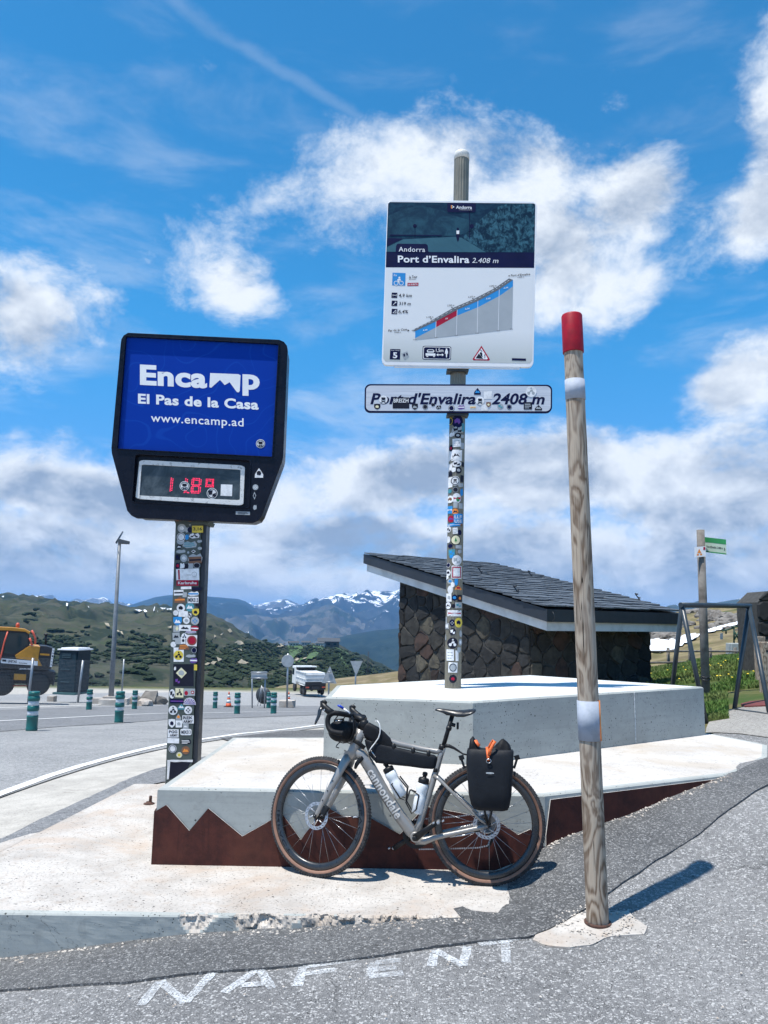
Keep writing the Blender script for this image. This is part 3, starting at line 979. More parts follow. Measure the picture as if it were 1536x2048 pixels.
class Hill:
    """a ridge given by the angle at which it stands on the skyline, with a real front slope and back slope"""

    def __init__(s, name, prof, R, r0, z0, mat, nx=160, nt_=46, power=1.0, amp=0.05, nscale=1.0, seed=0, rough=0.0, x0=None, x1=None):
        s.px = np.array([p[0] for p in prof], float); s.py = np.array([p[1] for p in prof], float)
        s.R, s.r0, s.z0, s.power, s.amp, s.ns, s.seed, s.rough = R, r0, z0, power, amp, nscale, seed, rough
        a, b = x0 if x0 is not None else s.px[0], x1 if x1 is not None else s.px[-1]
        s.xs = np.linspace(a, b, nx)
        ts = list(np.linspace(0, 1, nt_)) + [1.05, 1.12, 1.25, 1.5]
        s.grid = np.zeros((nx, len(ts), 3))
        for i, px in enumerate(s.xs):
            for k, t in enumerate(ts): s.grid[i, k] = s.point(px, t)
        s.nt = nt_
        m = len(ts)
        fs = [(i * m + k, (i + 1) * m + k, (i + 1) * m + k + 1, i * m + k + 1) for i in range(nx - 1) for k in range(m - 1)]
        me = bpy.data.meshes.new(name); me.from_pydata(s.grid.reshape(-1, 3).tolist(), [], fs)
        me.polygons.foreach_set('use_smooth', [True] * len(fs)); me.materials.append(mat)
        s.o = put(name, me, kind='structure')

    def val(s, f, px): return f(px) if callable(f) else f

    def point(s, px, t):
        py = float(np.interp(px, s.px, s.py))
        d = ray(px, py); h = math.hypot(d.x, d.y)
        R, r0, z0 = s.val(s.R, px), s.val(s.r0, px), s.val(s.z0, px)
        hx, hy, sl = d.x / h, d.y / h, d.z / h
        zR = EYE + sl * R
        if t <= 1:
            r = r0 + (R - r0) * t
            z = z0 + (zR - z0) * (t ** s.power)
        else:
            r = r0 + (R - r0) * t
            z = zR - (t - 1) * (R - r0) * 0.35
        q = Vector((hx * r, hy * r, 0)) * (s.ns * 9.0 / R if not callable(s.R) else s.ns * 0.05) + Vector((s.seed * 7.7, 0, s.seed))
        n = 0.0; a = 1.0; fq = 1.0
        for _ in range(6):
            n += a * (0.5 - abs(mnoise.noise(q * fq)) * 1.6); a *= 0.5; fq *= 2.07
        e = min(1.0, t * 3.0) * (min(1.0, max(0.0, (1.0 - t) * 4.0)) if t <= 1 else 0.0)
        z += n * s.amp * (R - r0) * e + n * s.rough * R * (1 if t <= 1 else 0)
        return hx * r, hy * r, z

    def hit(s, px, py):
        """the point of the slope that stands at (px, py)"""
        prev = None
        for t in np.linspace(0.0, 1.0, 161):
            p = Vector(s.point(px, t)); v = p - EYEV
            y = 1024 - FPX * v.dot(_U) / v.dot(_F)
            if y <= py: return p
            prev = p
        return prev


def slope_mat(name, bare, dark, green, woods=None, snow=None, sc=1.0, zsnow=None):
    mt, nt, b = bsdf(name)
    P = nt.vm('SCALE', coords(nt, 'pos'), scale=sc)
    x, y, z = nt.sep(P)
    n = nt.noise(P, 4.0, 10.0, 0.66, 0.5)
    n2 = nt.noise(nt.vm('MULTIPLY', P, (1.0, 1.0, 2.0)), 11.0, 8.0, 0.7, 0.3)
    col = nt.mix(nt.ss(n, 0.40, 0.60), bare, dark)
    col = nt.mix(nt.m('MULTIPLY', nt.ss(n2, 0.45, 0.66), 0.75), col, green)
    if woods: 
        w = nt.noise(nt.vm('ADD', P, (3, 7, 1)), 3.2, 10.0, 0.72, 0.4)
        col = nt.mix(nt.ss(w, 0.53, 0.57), col, woods)
    if snow:
        sn = nt.noise(nt.vm('MULTIPLY', nt.vm('ADD', P, (11, 2, 5)), (1.0, 1.0, 1.35)), snow[0], 7.0, 0.66, 0.9)
        k = nt.ss(z, snow[2] * sc, snow[3] * sc, 0.16, 0.0)
        col = nt.mix(nt.ss(nt.m('SUBTRACT', sn, k), snow[1], snow[1] + 0.018), col, (0.88, 0.90, 0.93))
    nt.put(b.inputs['Base Color'], col)
    b.inputs['Roughness'].default_value = 0.95; b.inputs['Specular IOR Level'].default_value = 0.1
    return mt


far_snow = slope_mat('far snowy rock', (0.13, 0.13, 0.13), (0.09, 0.09, 0.10), (0.10, 0.11, 0.10), None, (9.0, 0.480, 0, 300), 1 / 2400)
Hill('far_mountain', [(-400, 1190), (-120, 1205), (30, 1200), (62, 1193), (78, 1190), (96, 1196), (112, 1204), (128, 1201), (140, 1203), (152, 1197), (168, 1200), (186, 1195), (205, 1203), (222, 1210), (250, 1218), (400, 1228)],
     11500, 7000, -300, far_snow, 150, 26, 1.0, 0.05, 1.4, 1, 0.0010)
Hill('far_mountain', [(430, 1230), (495, 1214), (520, 1208), (545, 1203), (560, 1199), (572, 1198), (590, 1206), (620, 1218), (700, 1240)],
     11300, 7000, -300, far_snow, 90, 24, 1.0, 0.05, 1.4, 3, 0.0010)
ridge_m = slope_mat('distant dark ridge', (0.040, 0.048, 0.040), (0.022, 0.029, 0.024), (0.028, 0.038, 0.028), (0.02, 0.03, 0.02), (5.0, 0.645, 0, 200), 1 / 1500)
Hill('ridge', [(120, 1240), (200, 1222), (255, 1212), (285, 1202), (310, 1194), (338, 1190), (365, 1190), (398, 1192), (440, 1195), (476, 1198), (492, 1203), (505, 1213), (520, 1224), (550, 1236), (620, 1250), (700, 1260)],
     9000, 4200, -380, ridge_m, 140, 40, 1.1, 0.03, 1.1, 5, 0.0003)
snow_m = slope_mat('snow streaked mountain', (0.050, 0.055, 0.058), (0.022, 0.028, 0.030), (0.030, 0.038, 0.034), None, (11.0, 0.508, -40, 280), 1 / 1700)
Hill('mountain', [(440, 1240), (505, 1226), (535, 1223), (565, 1221), (600, 1211), (632, 1202), (660, 1193), (672, 1190), (690, 1192), (715, 1188), (745, 1184), (772, 1182), (800, 1184), (840, 1182), (900, 1186), (1000, 1192), (1100, 1200), (1250, 1205)],
     9500, 4300, -420, snow_m, 200, 50, 1.0, 0.045, 1.2, 8, 0.0006)
spur_m = slope_mat('bare grey spur', (0.13, 0.122, 0.105), (0.055, 0.058, 0.050), (0.038, 0.048, 0.034), (0.03, 0.04, 0.026), (6.0, 0.635, 60, 200), 1 / 1300)
Hill('spur', [(420, 1262), (465, 1238), (490, 1231), (515, 1230), (545, 1236), (575, 1235), (600, 1229), (625, 1220), (645, 1212), (658, 1208), (668, 1209), (685, 1219), (705, 1232), (740, 1248), (800, 1262), (900, 1275)],
     7200, 3600, -430, spur_m, 150, 46, 1.2, 0.05, 1.4, 11, 0.0004)
wood_m = slope_mat('blue wooded slope', (0.020, 0.030, 0.018), (0.014, 0.022, 0.014), (0.028, 0.04, 0.022), (0.012, 0.02, 0.012), None, 1 / 500)
Hill('wooded_slope', [(380, 1400), (450, 1362), (520, 1330), (600, 1300), (650, 1282), (700, 1270), (745, 1262), (800, 1257), (900, 1248), (1100, 1238), (1300, 1240)],
     4300, 1900, -420, wood_m, 120, 40, 1.1, 0.03, 1.3, 14, 0.0005)
blue_m = slope_mat('far blue hills', (0.06, 0.07, 0.05), (0.035, 0.045, 0.035), (0.05, 0.06, 0.04), None, (6.0, 0.56, 0, 250), 1 / 1200)
Hill('far_hill', [(1150, 1235), (1250, 1228), (1330, 1217), (1342, 1211), (1355, 1213), (1385, 1206), (1400, 1201), (1412, 1205), (1430, 1206), (1465, 1200), (1490, 1197), (1520, 1199), (1600, 1190), (1750, 1195)],
     6000, 2500, -200, blue_m, 120, 30, 1.0, 0.03, 1.2, 17, 0.0004)
near_m = slope_mat('alpine pasture hillside', (0.068, 0.068, 0.046), (0.036, 0.041, 0.028), (0.038, 0.055, 0.024), (0.022, 0.031, 0.019), None, 1 / 260)
LH = Hill('hillside', [(-700, 1180), (-300, 1187), (-100, 1191), (0, 1195), (40, 1199), (75, 1204), (120, 1210), (165, 1214), (205, 1217), (250, 1219), (300, 1218), (335, 1219), (370, 1225), (400, 1231), (425, 1240), (450, 1252),
                      (480, 1266), (510, 1279), (540, 1289), (575, 1293), (610, 1292), (640, 1291), (672, 1291), (700, 1303), (725, 1316), (750, 1330), (790, 1347), (850, 1368), (950, 1395)],
          lambda p: 2300 - 900 * min(1, max(0, (p - 200) / 500)), 190, lambda p: -30, near_m, 260, 90, 0.95, 0.013, 0.12, 21, 0.0)
right_m = slope_mat('dry hillside turf', (0.23, 0.185, 0.105), (0.13, 0.105, 0.06), (0.10, 0.105, 0.035), None, None, 1 / 14)
RH = Hill('grass_hill', [(820, 1275), (960, 1262), (1100, 1250), (1180, 1240), (1250, 1234), (1300, 1229), (1350, 1224), (1400, 1219), (1450, 1213), (1490, 1207), (1520, 1202), (1600, 1192), (1750, 1175)],
          165, 33, lambda p: (lambda d: G(d.x / math.hypot(d.x, d.y) * 33, d.y / math.hypot(d.x, d.y) * 33) - 0.4)(ray(p, 1300)), right_m, 120, 70, 1.0, 0.006, 1.2, 31, 0.0)
mound_m = slope_mat('dry grass bank', (0.24, 0.195, 0.125), (0.16, 0.13, 0.08), (0.12, 0.115, 0.05), None, None, 1 / 20)
MH = Hill('grass_bank', [(500, 1392), (535, 1380), (560, 1372), (600, 1366), (640, 1361), (700, 1354), (760, 1347), (800, 1342), (900, 1336), (1100, 1325), (1300, 1318)],
          128, 84, lambda p: G(ray(p, 1390).x * 84 / ray(p, 1390).y, 84) - 0.8, mound_m, 80, 30, 1.0, 0.01, 1.0, 41, 0.0)


def hill_patch(name, hill, poly, mat, lift, n=14, **tags):
    """a thin layer lying on a slope, outline given as it is seen"""
    xs = [p[0] for p in poly]; ys = [p[1] for p in poly]
    bm = bmesh.new()
    bm.faces.new([bm.verts.new((p[0], p[1], 0)) for p in poly])
    for ax, lo, hi in ((0, min(xs), max(xs)), (1, min(ys), max(ys))):
        for i in range(1, n):
            no = [0, 0, 0]; no[ax] = 1; co = [0, 0, 0]; co[ax] = lo + (hi - lo) * i / n
            bmesh.ops.bisect_plane(bm, geom=bm.verts[:] + bm.edges[:] + bm.faces[:], plane_co=co, plane_no=no)
    for v in bm.verts:
        p = hill.hit(v.co.x, v.co.y); v.co = p + Vector((0, 0, lift))
    bmesh.ops.recalc_face_normals(bm, faces=bm.faces)
    me = bpy.data.meshes.new(name); bm.to_mesh(me); bm.free(); me.materials.append(mat)
    return put(name, me, **tags)


def jag2(poly, amp, k=4, seed=0):
    out = []
    for i in range(len(poly)):
        a, b = Vector((*poly[i], 0)), Vector((*poly[(i + 1) % len(poly)], 0))
        for j in range(k):
            p = a.lerp(b, j / k)
            out.append((p.x + amp * mnoise.noise(p * 0.21 + Vector((seed, 0, 0))), p.y + amp * 0.6 * mnoise.noise(p * 0.23 + Vector((0, seed, 9)))))
    return out


hill_patch('snow_patch', RH, jag2([(1296, 1276), (1304, 1279), (1333, 1284), (1356, 1278), (1373, 1270), (1384, 1272), (1401, 1270), (1416, 1261), (1438, 1255), (1485, 1243), (1520, 1230), (1560, 1218), (1560, 1225), (1520, 1236), (1490, 1246), (1453, 1259), (1423, 1267), (1401, 1273), (1365, 1294), (1339, 1305), (1318, 1309), (1296, 1307)], 2.0, 4, 3),
           MT['snow'], 0.10, 26, kind='structure')
for poly in ([(73, 1237), (80, 1235), (90, 1241), (88, 1243), (76, 1239)], [(97, 1240), (110, 1241), (109, 1246), (100, 1245)], [(262, 1222), (280, 1224), (295, 1230), (280, 1229)], [(130, 1214), (142, 1215), (140, 1217), (132, 1217)],
             [(320, 1221), (344, 1221), (342, 1226), (330, 1224)], [(0, 1197), (8, 1196), (6, 1198)], [(307, 1226), (318, 1230), (312, 1229)], [(172, 1219), (180, 1220), (176, 1221)], [(491, 1271), (497, 1269), (496, 1272)]):
    hill_patch('snow_patch', LH, jag2(poly, 1.2, 3, poly[0][0]), MT['snow'], 2.5, 4, kind='structure')

track_m = pm('dirt track', (0.30, 0.26, 0.19), (0.22, 0.19, 0.13), 0.02, 0.95, coord='pos')
for pts in ([(330, 1262), (380, 1258), (430, 1262), (470, 1272), (500, 1290)], [(420, 1305), (470, 1296), (520, 1290), (570, 1291)], [(340, 1330), (400, 1322), (450, 1312), (520, 1302), (575, 1296)], [(205, 1250), (228, 1262), (258, 1280), (234, 1278)],
            [(400, 1340), (450, 1336), (520, 1340), (580, 1330), (620, 1322)], [(405, 1316), (440, 1330), (500, 1336)], [(430, 1280), (460, 1268), (500, 1266), (520, 1276)]):
    pt = [(a[0] + (b_[0] - a[0]) * j / 8, a[1] + (b_[1] - a[1]) * j / 8) for a, b_ in zip(pts[:-1], pts[1:]) for j in range(8)] + [pts[-1]]
    mb = MB(); vs = []
    for i, (x_, y_) in enumerate(pt):
        w = 0.55 + 0.3 * mnoise.noise(Vector((x_ * .1, y_ * .1, 3)))
        for sg in (-w, w): vs.append(LH.hit(x_, y_ + sg) + Vector((0, 0, 2.0)))
    mb.add(vs, [(2 * i, 2 * i + 1, 2 * i + 3, 2 * i + 2) for i in range(len(pt) - 1)])
    obj('hill_track', mb, track_m, recalc=False, kind='structure')
meadow_m = pm('mown ski meadow', (0.060, 0.110, 0.030), (0.048, 0.088, 0.026), 0.02, 0.95, coord='pos')
for poly in ([(575, 1294), (600, 1293), (606, 1300), (600, 1312), (588, 1322), (570, 1328), (575, 1312)], [(625, 1297), (648, 1296), (645, 1306), (632, 1318), (618, 1326), (598, 1331), (585, 1332), (612, 1318), (628, 1306)],
             [(665, 1294), (690, 1303), (706, 1318), (690, 1310)], [(675, 1312), (684, 1318), (698, 1340), (690, 1335)]):
    hill_patch('meadow', LH, jag2(poly, 2.5, 4, poly[0][0] * .37), meadow_m, 1.2, 8, kind='structure')

# far-off forest on the hillside: thousands of small conifers, one mass
tree_m = pm('conifer needles', (0.020, 0.032, 0.018), (0.034, 0.047, 0.026), 0.02, 0.95, coord='pos', spec=0.1)
mb = MB(); cnt = 0
fr = random.Random(3)


def bush(mb, p, h, r):
    """a lumpy crown: an uneven twelve-sided ball, taller than wide or spreading"""
    t = 1.618; pts = [(-1, t, 0), (1, t, 0), (-1, -t, 0), (1, -t, 0), (0, -1, t), (0, 1, t), (0, -1, -t), (0, 1, -t), (t, 0, -1), (t, 0, 1), (-t, 0, -1), (-t, 0, 1)]
    a0 = fr.random() * 6.28; ca, sa = math.cos(a0), math.sin(a0); vs = []
    for x, y, z in pts:
        k = fr.uniform(.62, 1.15) / 1.9
        vs.append((p.x + (x * ca - y * sa) * k * r, p.y + (x * sa + y * ca) * k * r, p.z + h * (.42 + z * k * .52)))
    mb.add(vs, [(0, 11, 5), (0, 5, 1), (0, 1, 7), (0, 7, 10), (0, 10, 11), (1, 5, 9), (5, 11, 4), (11, 10, 2), (10, 7, 6), (7, 1, 8), (3, 9, 4), (3, 4, 2), (3, 2, 6), (3, 6, 8), (3, 8, 9), (4, 9, 5), (2, 4, 11), (6, 2, 10), (8, 6, 7), (9, 8, 1)])


tries = 0
while cnt < 10500 and tries < 150000:
    tries += 1
    x_, y_ = fr.uniform(-60, 790), fr.uniform(1222, 1392)
    n_ = mnoise.noise(Vector((x_ * 0.016, y_ * 0.045, 1.3))) + 0.55 * mnoise.noise(Vector((x_ * 0.06, y_ * 0.13, 5.1)))
    base = -0.42 + 0.75 * min(1, max(0, (y_ - 1235) / 75))
    if x_ > 390: base += 0.10
    if x_ < 390 and y_ > 1330: base -= 0.35
    if x_ > 600 and y_ > 1305: base += 0.35
    if 560 < x_ < 655 and y_ < 1332 and n_ < 0.25: continue
    if n_ + base < 0.36: continue
    ry = float(np.interp(x_, LH.px, LH.py))
    if y_ < ry + 4: continue
    p = LH.hit(x_, y_)
    if p is None: continue
    d_ = math.hypot(p.x, p.y)
    h = fr.choice((1.8, 2.2, 2.6, 3.2, 4.5)) * fr.uniform(.8, 1.2) * (0.75 if d_ > 1200 else 0.62 if d_ > 500 else 0.5)
    bush(mb, p, h, h * fr.uniform(.42, 1.15)); cnt += 1
obj('forest', mb, tree_m, recalc=False, kind='stuff')

# rocks lying above the snow
mb = MB()
rock_m = pm('lichen rock', (0.20, 0.185, 0.165), (0.09, 0.08, 0.07), 1.5, 0.95, bmp=0.6, bscale=8, coord='pos')


def boulder(mb, c, r, sq=0.7, mi=0, sd=None):
    bm = bmesh.new(); bmesh.ops.create_icosphere(bm, subdivisions=2, radius=1.0)
    o = Vector((fr.random() * 50, fr.random() * 50, 0))
    for v in bm.verts:
        k = 1 + 0.45 * mnoise.noise(v.co * 1.3 + o)
        v.co = Vector((v.co.x * k * r, v.co.y * k * r, v.co.z * k * r * sq)) + Vector(c)
    bm.verts.ensure_lookup_table()
    mb.add([v.co for v in bm.verts], [[q.index for q in f.verts] for f in bm.faces], mi); bm.free()


for _ in range(120):
    t = fr.random()
    if t < .45: x_, y_ = fr.gauss(1330, 16), fr.gauss(1272, 5)
    elif t < .8: x_, y_ = fr.gauss(1452, 14), fr.gauss(1240, 5)
    else: x_, y_ = fr.uniform(1300, 1530), fr.uniform(1225, 1262)
    p = RH.hit(x_, y_)
    boulder(mb, p, fr.uniform(.18, .7) * math.hypot(p.x, p.y) / 70, .6)
obj('rock_scree', mb, rock_m, kind='stuff')

# turf and flowers on the right of the block
grass_m, nt, b = bsdf('meadow grass')
P = coords(nt, 'pos')
col = nt.mix(nt.ss(nt.noise(P, 0.9, 4.0), 0.4, 0.62), (0.095, 0.175, 0.036), (0.145, 0.185, 0.055))
col = nt.mix(nt.ss(nt.noise(P, 30.0, 2.0), 0.55, 0.75), col, (0.19, 0.17, 0.06))
nt.put(b.inputs['Base Color'], col); b.inputs['Roughness'].default_value = 0.7; b.inputs['Specular IOR Level'].default_value = 0.2
path_edge = lambda y: 0.0
vs, fs = [], []
gr = random.Random(11)
n_bl = 0
path_poly = [Vector(ong(*p)) for p in [(1409, 1468), (1418, 1446), (1436, 1428), (1480, 1417), (1640, 1408)]]
while n_bl < 62000:
    y_ = 8.9 + 21 * gr.random() ** 2.0
    x_ = gr.uniform(0.30, 0.60) * y_
    lim = 9.0 if x_ < 4.05 else (9.0 + (x_ - 4.05) * 2.2)
    if y_ < min(lim, 12.3) - 0.25 * gr.random(): continue
    if x_ > 0.44 * y_ and y_ < 12.2 + 0.4 * mnoise.noise(Vector((x_ * 2, y_ * 2, 0))): continue
    if mnoise.noise(Vector((x_ * .8, y_ * .8, 2))) < -0.45: continue
    g = G(x_, y_)
    h = gr.uniform(0.03, 0.085) * (1.0 + 0.7 * mnoise.noise(Vector((x_ * 1.3, y_ * 1.3, 7))))
    w = 0.006 + 0.0006 * y_
    a = gr.random() * 6.28; l = gr.uniform(-.4, .4) * h; l2 = gr.uniform(-.4, .4) * h
    dx, dy = math.cos(a) * w, math.sin(a) * w
    b0 = len(vs)
    vs += [(x_ - dx, y_ - dy, g - 0.01), (x_ + dx, y_ + dy, g - 0.01), (x_ + l * .4 + dx * .7, y_ + l2 * .4 + dy * .7, g + h * .6), (x_ + l * .4 - dx * .7, y_ + l2 * .4 - dy * .7, g + h * .6), (x_ + l, y_ + l2, g + h)]
    fs += [(b0, b0 + 1, b0 + 2, b0 + 3), (b0 + 3, b0 + 2, b0 + 4)]
    n_bl += 1
me = bpy.data.meshes.new('grass'); me.from_pydata(vs, [], fs); me.materials.append(grass_m)
put('grass', me, kind='stuff')
mb = MB()
flower_m = pm('yellow dandelion petals', (0.80, 0.62, 0.04), (0.75, 0.5, 0.03), 30, 0.7)
for _ in range(95):
    y_ = gr.uniform(10.5, 20); x_ = gr.uniform(0.33, 0.52) * y_
    if mnoise.noise(Vector((x_ * .7, y_ * .7, 4))) < 0.0: continue
    if x_ > 0.44 * y_ and y_ < 12.6: continue
    g = G(x_, y_); h = gr.uniform(.07, .13)
    mb.lathe([(0, 0), (.021, .006), (.018, .012), (0, .015)], (x_, y_, g + h), (gr.uniform(-.3, .3), -.25, 1), 7)
obj('dandelions', mb, flower_m, kind='stuff')

# thin mountain air: far things fade to blue
mb = MB(); mb.box((0, 4000, -32), (41000, 41000, 906))
mt = bpy.data.materials.new('mountain haze'); mt.use_nodes = True
nt = NT(mt.node_tree); mt.node_tree.nodes.clear()
vo = nt.new('ShaderNodeVolumePrincipled')
vo.inputs['Color'].default_value = (0.20, 0.52, 1.0, 1)
vo.inputs['Density'].default_value = 7.0e-5
vo.inputs['Anisotropy'].default_value = 0.0
ou = nt.new('ShaderNodeOutputMaterial')
mt.node_tree.links.new(vo.outputs[0], ou.inputs['Volume'])
obj('haze', mb, mt, kind='stuff')


# ------------------------------------------------------------------ flat print and stickers
def crop(ox, oy, k): return lambda x, y: (ox + x / k, oy + y / k)


C1, C2 = crop(200, 640, 3.657), crop(700, 280, 3.491)
C3, C4 = crop(320, 1030, 7.585), crop(320, 1280, 6.826)
C5, C6 = crop(870, 820, 7.311), crop(870, 1080, 6.606)


def line_fn(c, x0, y0, x1, y1, h, D):
    def fn(a, b):
        px, py = c(x0 + (x1 - x0) * a, y0 + (y1 - y0) * a - h * b)
        return at(px, py, D)
    return fn


def flat(mb, c, pts, D, mi=0, thick=0.0):
    q = [at(*c(*p), D) for p in pts]
    if thick: mb.prism(q, (0, thick, 0), mi)
    else: mb.add(q, [list(range(len(q)))], mi)


def disc_pts(cx, cy, rx, ry=None, n=20, a0=0.0):
    ry = ry or rx
    return [(cx + rx * math.cos(a0 + 6.28318 * k / n), cy + ry * math.sin(a0 + 6.28318 * k / n)) for k in range(n)]


def rrect(x0, y0, x1, y1, r, n=4):
    o = []
    for cx, cy, a in ((x1 - r, y0 + r, -90), (x1 - r, y1 - r, 0), (x0 + r, y1 - r, 90), (x0 + r, y0 + r, 180)):
        for k in range(n + 1):
            t = math.radians(a + 90 * k / n); o.append((cx + r * math.cos(t), cy + r * math.sin(t)))
    return o


PALM = {'w': 'paper', 'k': 'ink', 'r': 'red', 'b': 'skyblue', 'n': 'navy', 'y': 'yellow', 'o': 'orange', 'g': 'green', 's': 'greyprint'}
MT['brownprint'] = pm('brown print', (0.22, 0.10, 0.05), (0.16, 0.07, 0.04), 9, 0.5); PALM['z'] = 'brownprint'
MT['violetprint'] = pm('violet print', (0.10, 0.05, 0.30), (0.16, 0.03, 0.25), 30, 0.5); PALM['v'] = 'violetprint'
MT['cream'] = pm('cream print', (0.74, 0.70, 0.46), (0.66, 0.62, 0.40), 9, 0.5); PALM['c'] = 'cream'
MT['tealprint'] = pm('teal print', (0.05, 0.22, 0.28), (0.06, 0.30, 0.36), 30, 0.5); PALM['t'] = 'tealprint'
SHAPES = {
    'd': disc_pts(0, 0, 1, 1, 20), 'q': [(-1, -1), (1, -1), (1, 1), (-1, 1)], 'Q': rrect(-1, -1, 1, 1, 0.35, 3),
    'h': [(-1, -.9), (0, -1), (1, -.9), (1, .1), (.75, .55), (0, 1), (-.75, .55), (-1, .1)], 'x': disc_pts(0, 0, 1, 1, 6, .52), 'm': [(-1, 0), (0, -1), (1, 0), (0, 1)],
    'f': [(math.cos(math.pi * k / 12), -math.sin(math.pi * k / 12) * 2 + 1) for k in range(13)],
    'p': [(-1, .4), (-.8, -.5), (-.3, -.9), (.2, -.6), (.7, -1), (1, -.2), (.9, .6), (.3, .8), (-.4, 1)],
    'a': [(-1, .9), (-.95, .2), (-.4, -.5), (0, -1), (.45, -.45), (1, .3), (.95, .9)]}


def motif(kind):
    """flat graphic pieces inside the unit square of a sticker"""
    R = disc_pts
    if kind == 'ring': return [('ring', .88, .74)]
    if kind == 'mount': return [('poly', [(-.75, .4), (-.25, -.45), (.05, .0), (.3, -.3), (.75, .4)])]
    if kind == 'bike': return [('poly', R(-.42, .3, .27)), ('poly', R(.42, .3, .27)), ('poly', [(-.4, .25), (-.1, -.3), (.3, -.35), (.4, .3), (.2, .0), (-.1, .05)]), ('poly', R(.02, -.6, .16))]
    if kind == 'skull': return [('poly', [(-.45, -.5), (.45, -.5), (.5, -.05), (.2, .15), (-.2, .15), (-.5, -.05)]), ('poly', [(-.6, .3), (-.4, .2), (.6, .65), (.5, .8)]), ('poly', [(.6, .3), (.4, .2), (-.6, .65), (-.5, .8)])]
    if kind == 'tree': return [('poly', [(-.32, .35), (0, -.6), (.32, .35)]), ('poly', [(-.07, .35), (.07, .35), (.07, .6), (-.07, .6)])]
    if kind == 'blob': return [('poly', [(-.5, .3), (-.55, -.2), (-.1, -.5), (.35, -.35), (.55, .1), (.25, .45)])]
    if kind == 'two': return [('poly', [(-.7, -.5), (.1, -.6), (.0, .2), (-.6, .3)]), ('poly', [(.1, .1), (.7, -.1), (.6, .6), (.0, .6)])]
    if kind == 'band': return [('poly', [(-.9, -.25), (.9, -.25), (.9, .25), (-.9, .25)])]
    if kind == 'lines': return [('poly', [(-.75, -.55), (.6, -.55), (.6, -.3), (-.75, -.3)]), ('poly', [(-.75, -.05), (.75, -.05), (.75, .2), (-.75, .2)]), ('poly', [(-.75, .45), (.3, .45), (.3, .65), (-.75, .65)])]
    if kind == 'cross': return [('poly', R(-.4, 0, .18)), ('poly', R(.4, 0, .18)), ('poly', R(0, .4, .18)), ('poly', R(0, -.4, .18))]
    if kind == 'rays': return [('poly', [(0, .9), (math.cos(a) * .95, .9 - math.sin(a) * 1.7), (math.cos(a + .17) * .95, .9 - math.sin(a + .17) * 1.7)]) for a in [0.05 + .345 * i for i in range(9)]]
    if kind == 'frame': return [('frame', .86, .68)]
    return []


def sticker(parent, place, cx, cy, w, h, shape, base, mot='', mc='k', rot=0.0, text=None, tc='k', fine=False, label=None, mot2='', mc2='k'):
    """one sticker: base and printed graphics; place(px, py, lift) puts a picture point on the carrying surface"""
    mats = [base]; mb = MB()
    ca, sa = math.cos(rot), math.sin(rot)

    def P(u, v, l):
        u, v = u * w / 2, v * h / 2
        return place(cx + u * ca - v * sa, cy + u * sa + v * ca, l)

    def fill(poly, l, mi):
        if not fine:
            mb.add([P(*p, l) for p in poly], [list(range(len(poly)))], mi); return
        n = len(poly); mx = sum(p[0] for p in poly) / n; my = sum(p[1] for p in poly) / n
        vs = [P(mx, my, l)]
        for k in (1 / 3, 2 / 3, 1):
            vs += [P(mx + (p[0] - mx) * k, my + (p[1] - my) * k, l) for p in poly]
        fs = [(0, 1 + i, 1 + (i + 1) % n) for i in range(n)]
        for r in (0, 1):
            fs += [(1 + r * n + i, 1 + (r + 1) * n + i, 1 + (r + 1) * n + (i + 1) % n, 1 + r * n + (i + 1) % n) for i in range(n)]
        mb.add(vs, fs, mi)

    pts = SHAPES[shape]
    if fine and shape in 'qm':
        pts = [(a[0] + (b_[0] - a[0]) * j / 4, a[1] + (b_[1] - a[1]) * j / 4) for a, b_ in zip(pts, pts[1:] + pts[:1]) for j in range(4)]
    fill(pts, 0.0012, 0)
    for m_, col in ((mot, mc), (mot2, mc2)):
        if not m_: continue
        if col not in mats: mats.append(col)
        mi = mats.index(col)
        for it in motif(m_):
            if it[0] == 'poly': fill(it[1], 0.0022, mi)
            else:
                src = SHAPES['d'] if it[0] == 'ring' else pts
                n = len(src)
                vs = [P(p[0] * it[1], p[1] * it[1], .0022) for p in src] + [P(p[0] * it[2], p[1] * it[2], .0022) for p in src]
                mb.add(vs, [(i, (i + 1) % n, n + (i + 1) % n, n + i) for i in range(n)], mi)
    if text:
        if tc not in mats: mats.append(tc)
        for t, x0, y0, x1, hh in text:
            text_on(mb, t, lambda a, b: P(x0 + (x1 - x0) * a, y0 - hh * b, .0026), mats.index(tc), bold=0.02)
    return obj('sticker', mb, [MT[PALM[c]] for c in mats], parent, recalc=False, label=label)


# ------------------------------------------------------------------ the town thermometer sign
ts = thing('town_sign', 'blue town sign with red digital thermometer on a grey pole covered in stickers', 'town sign', (-1.86, 7.5, -0.05))
DS = 7.30
gloss = pm('black sign housing', (0.004, 0.005, 0.012), (0.007, 0.008, 0.016), 6, 0.30, spec=0.22)
out = [(150, 175), (155, 140), (172, 112), (205, 92), (1310, 143), (1345, 158), (1366, 185), (1372, 220), (1340, 1000), (1332, 1035), (1182, 1435), (1160, 1468), (1115, 1486), (265, 1449), (228, 1430), (198, 1395), (85, 975), (82, 935)]
panel_o = [(192, 122), (1306, 178), (1258, 1001), (128, 941)]
disp_o = rrect(0, 0, 1, 1, 0.04, 3)
quad = lambda q, u, v: tuple((q[0][i] * (1 - u) + q[1][i] * u) * (1 - v) + (q[3][i] * (1 - u) + q[2][i] * u) * v for i in (0, 1))
rec_q = [(262, 983), (1098, 1028), (1088, 1378), (236, 1332)]
rec_o = [quad(rec_q, u, v) for u, v in disp_o]
mb = MB()
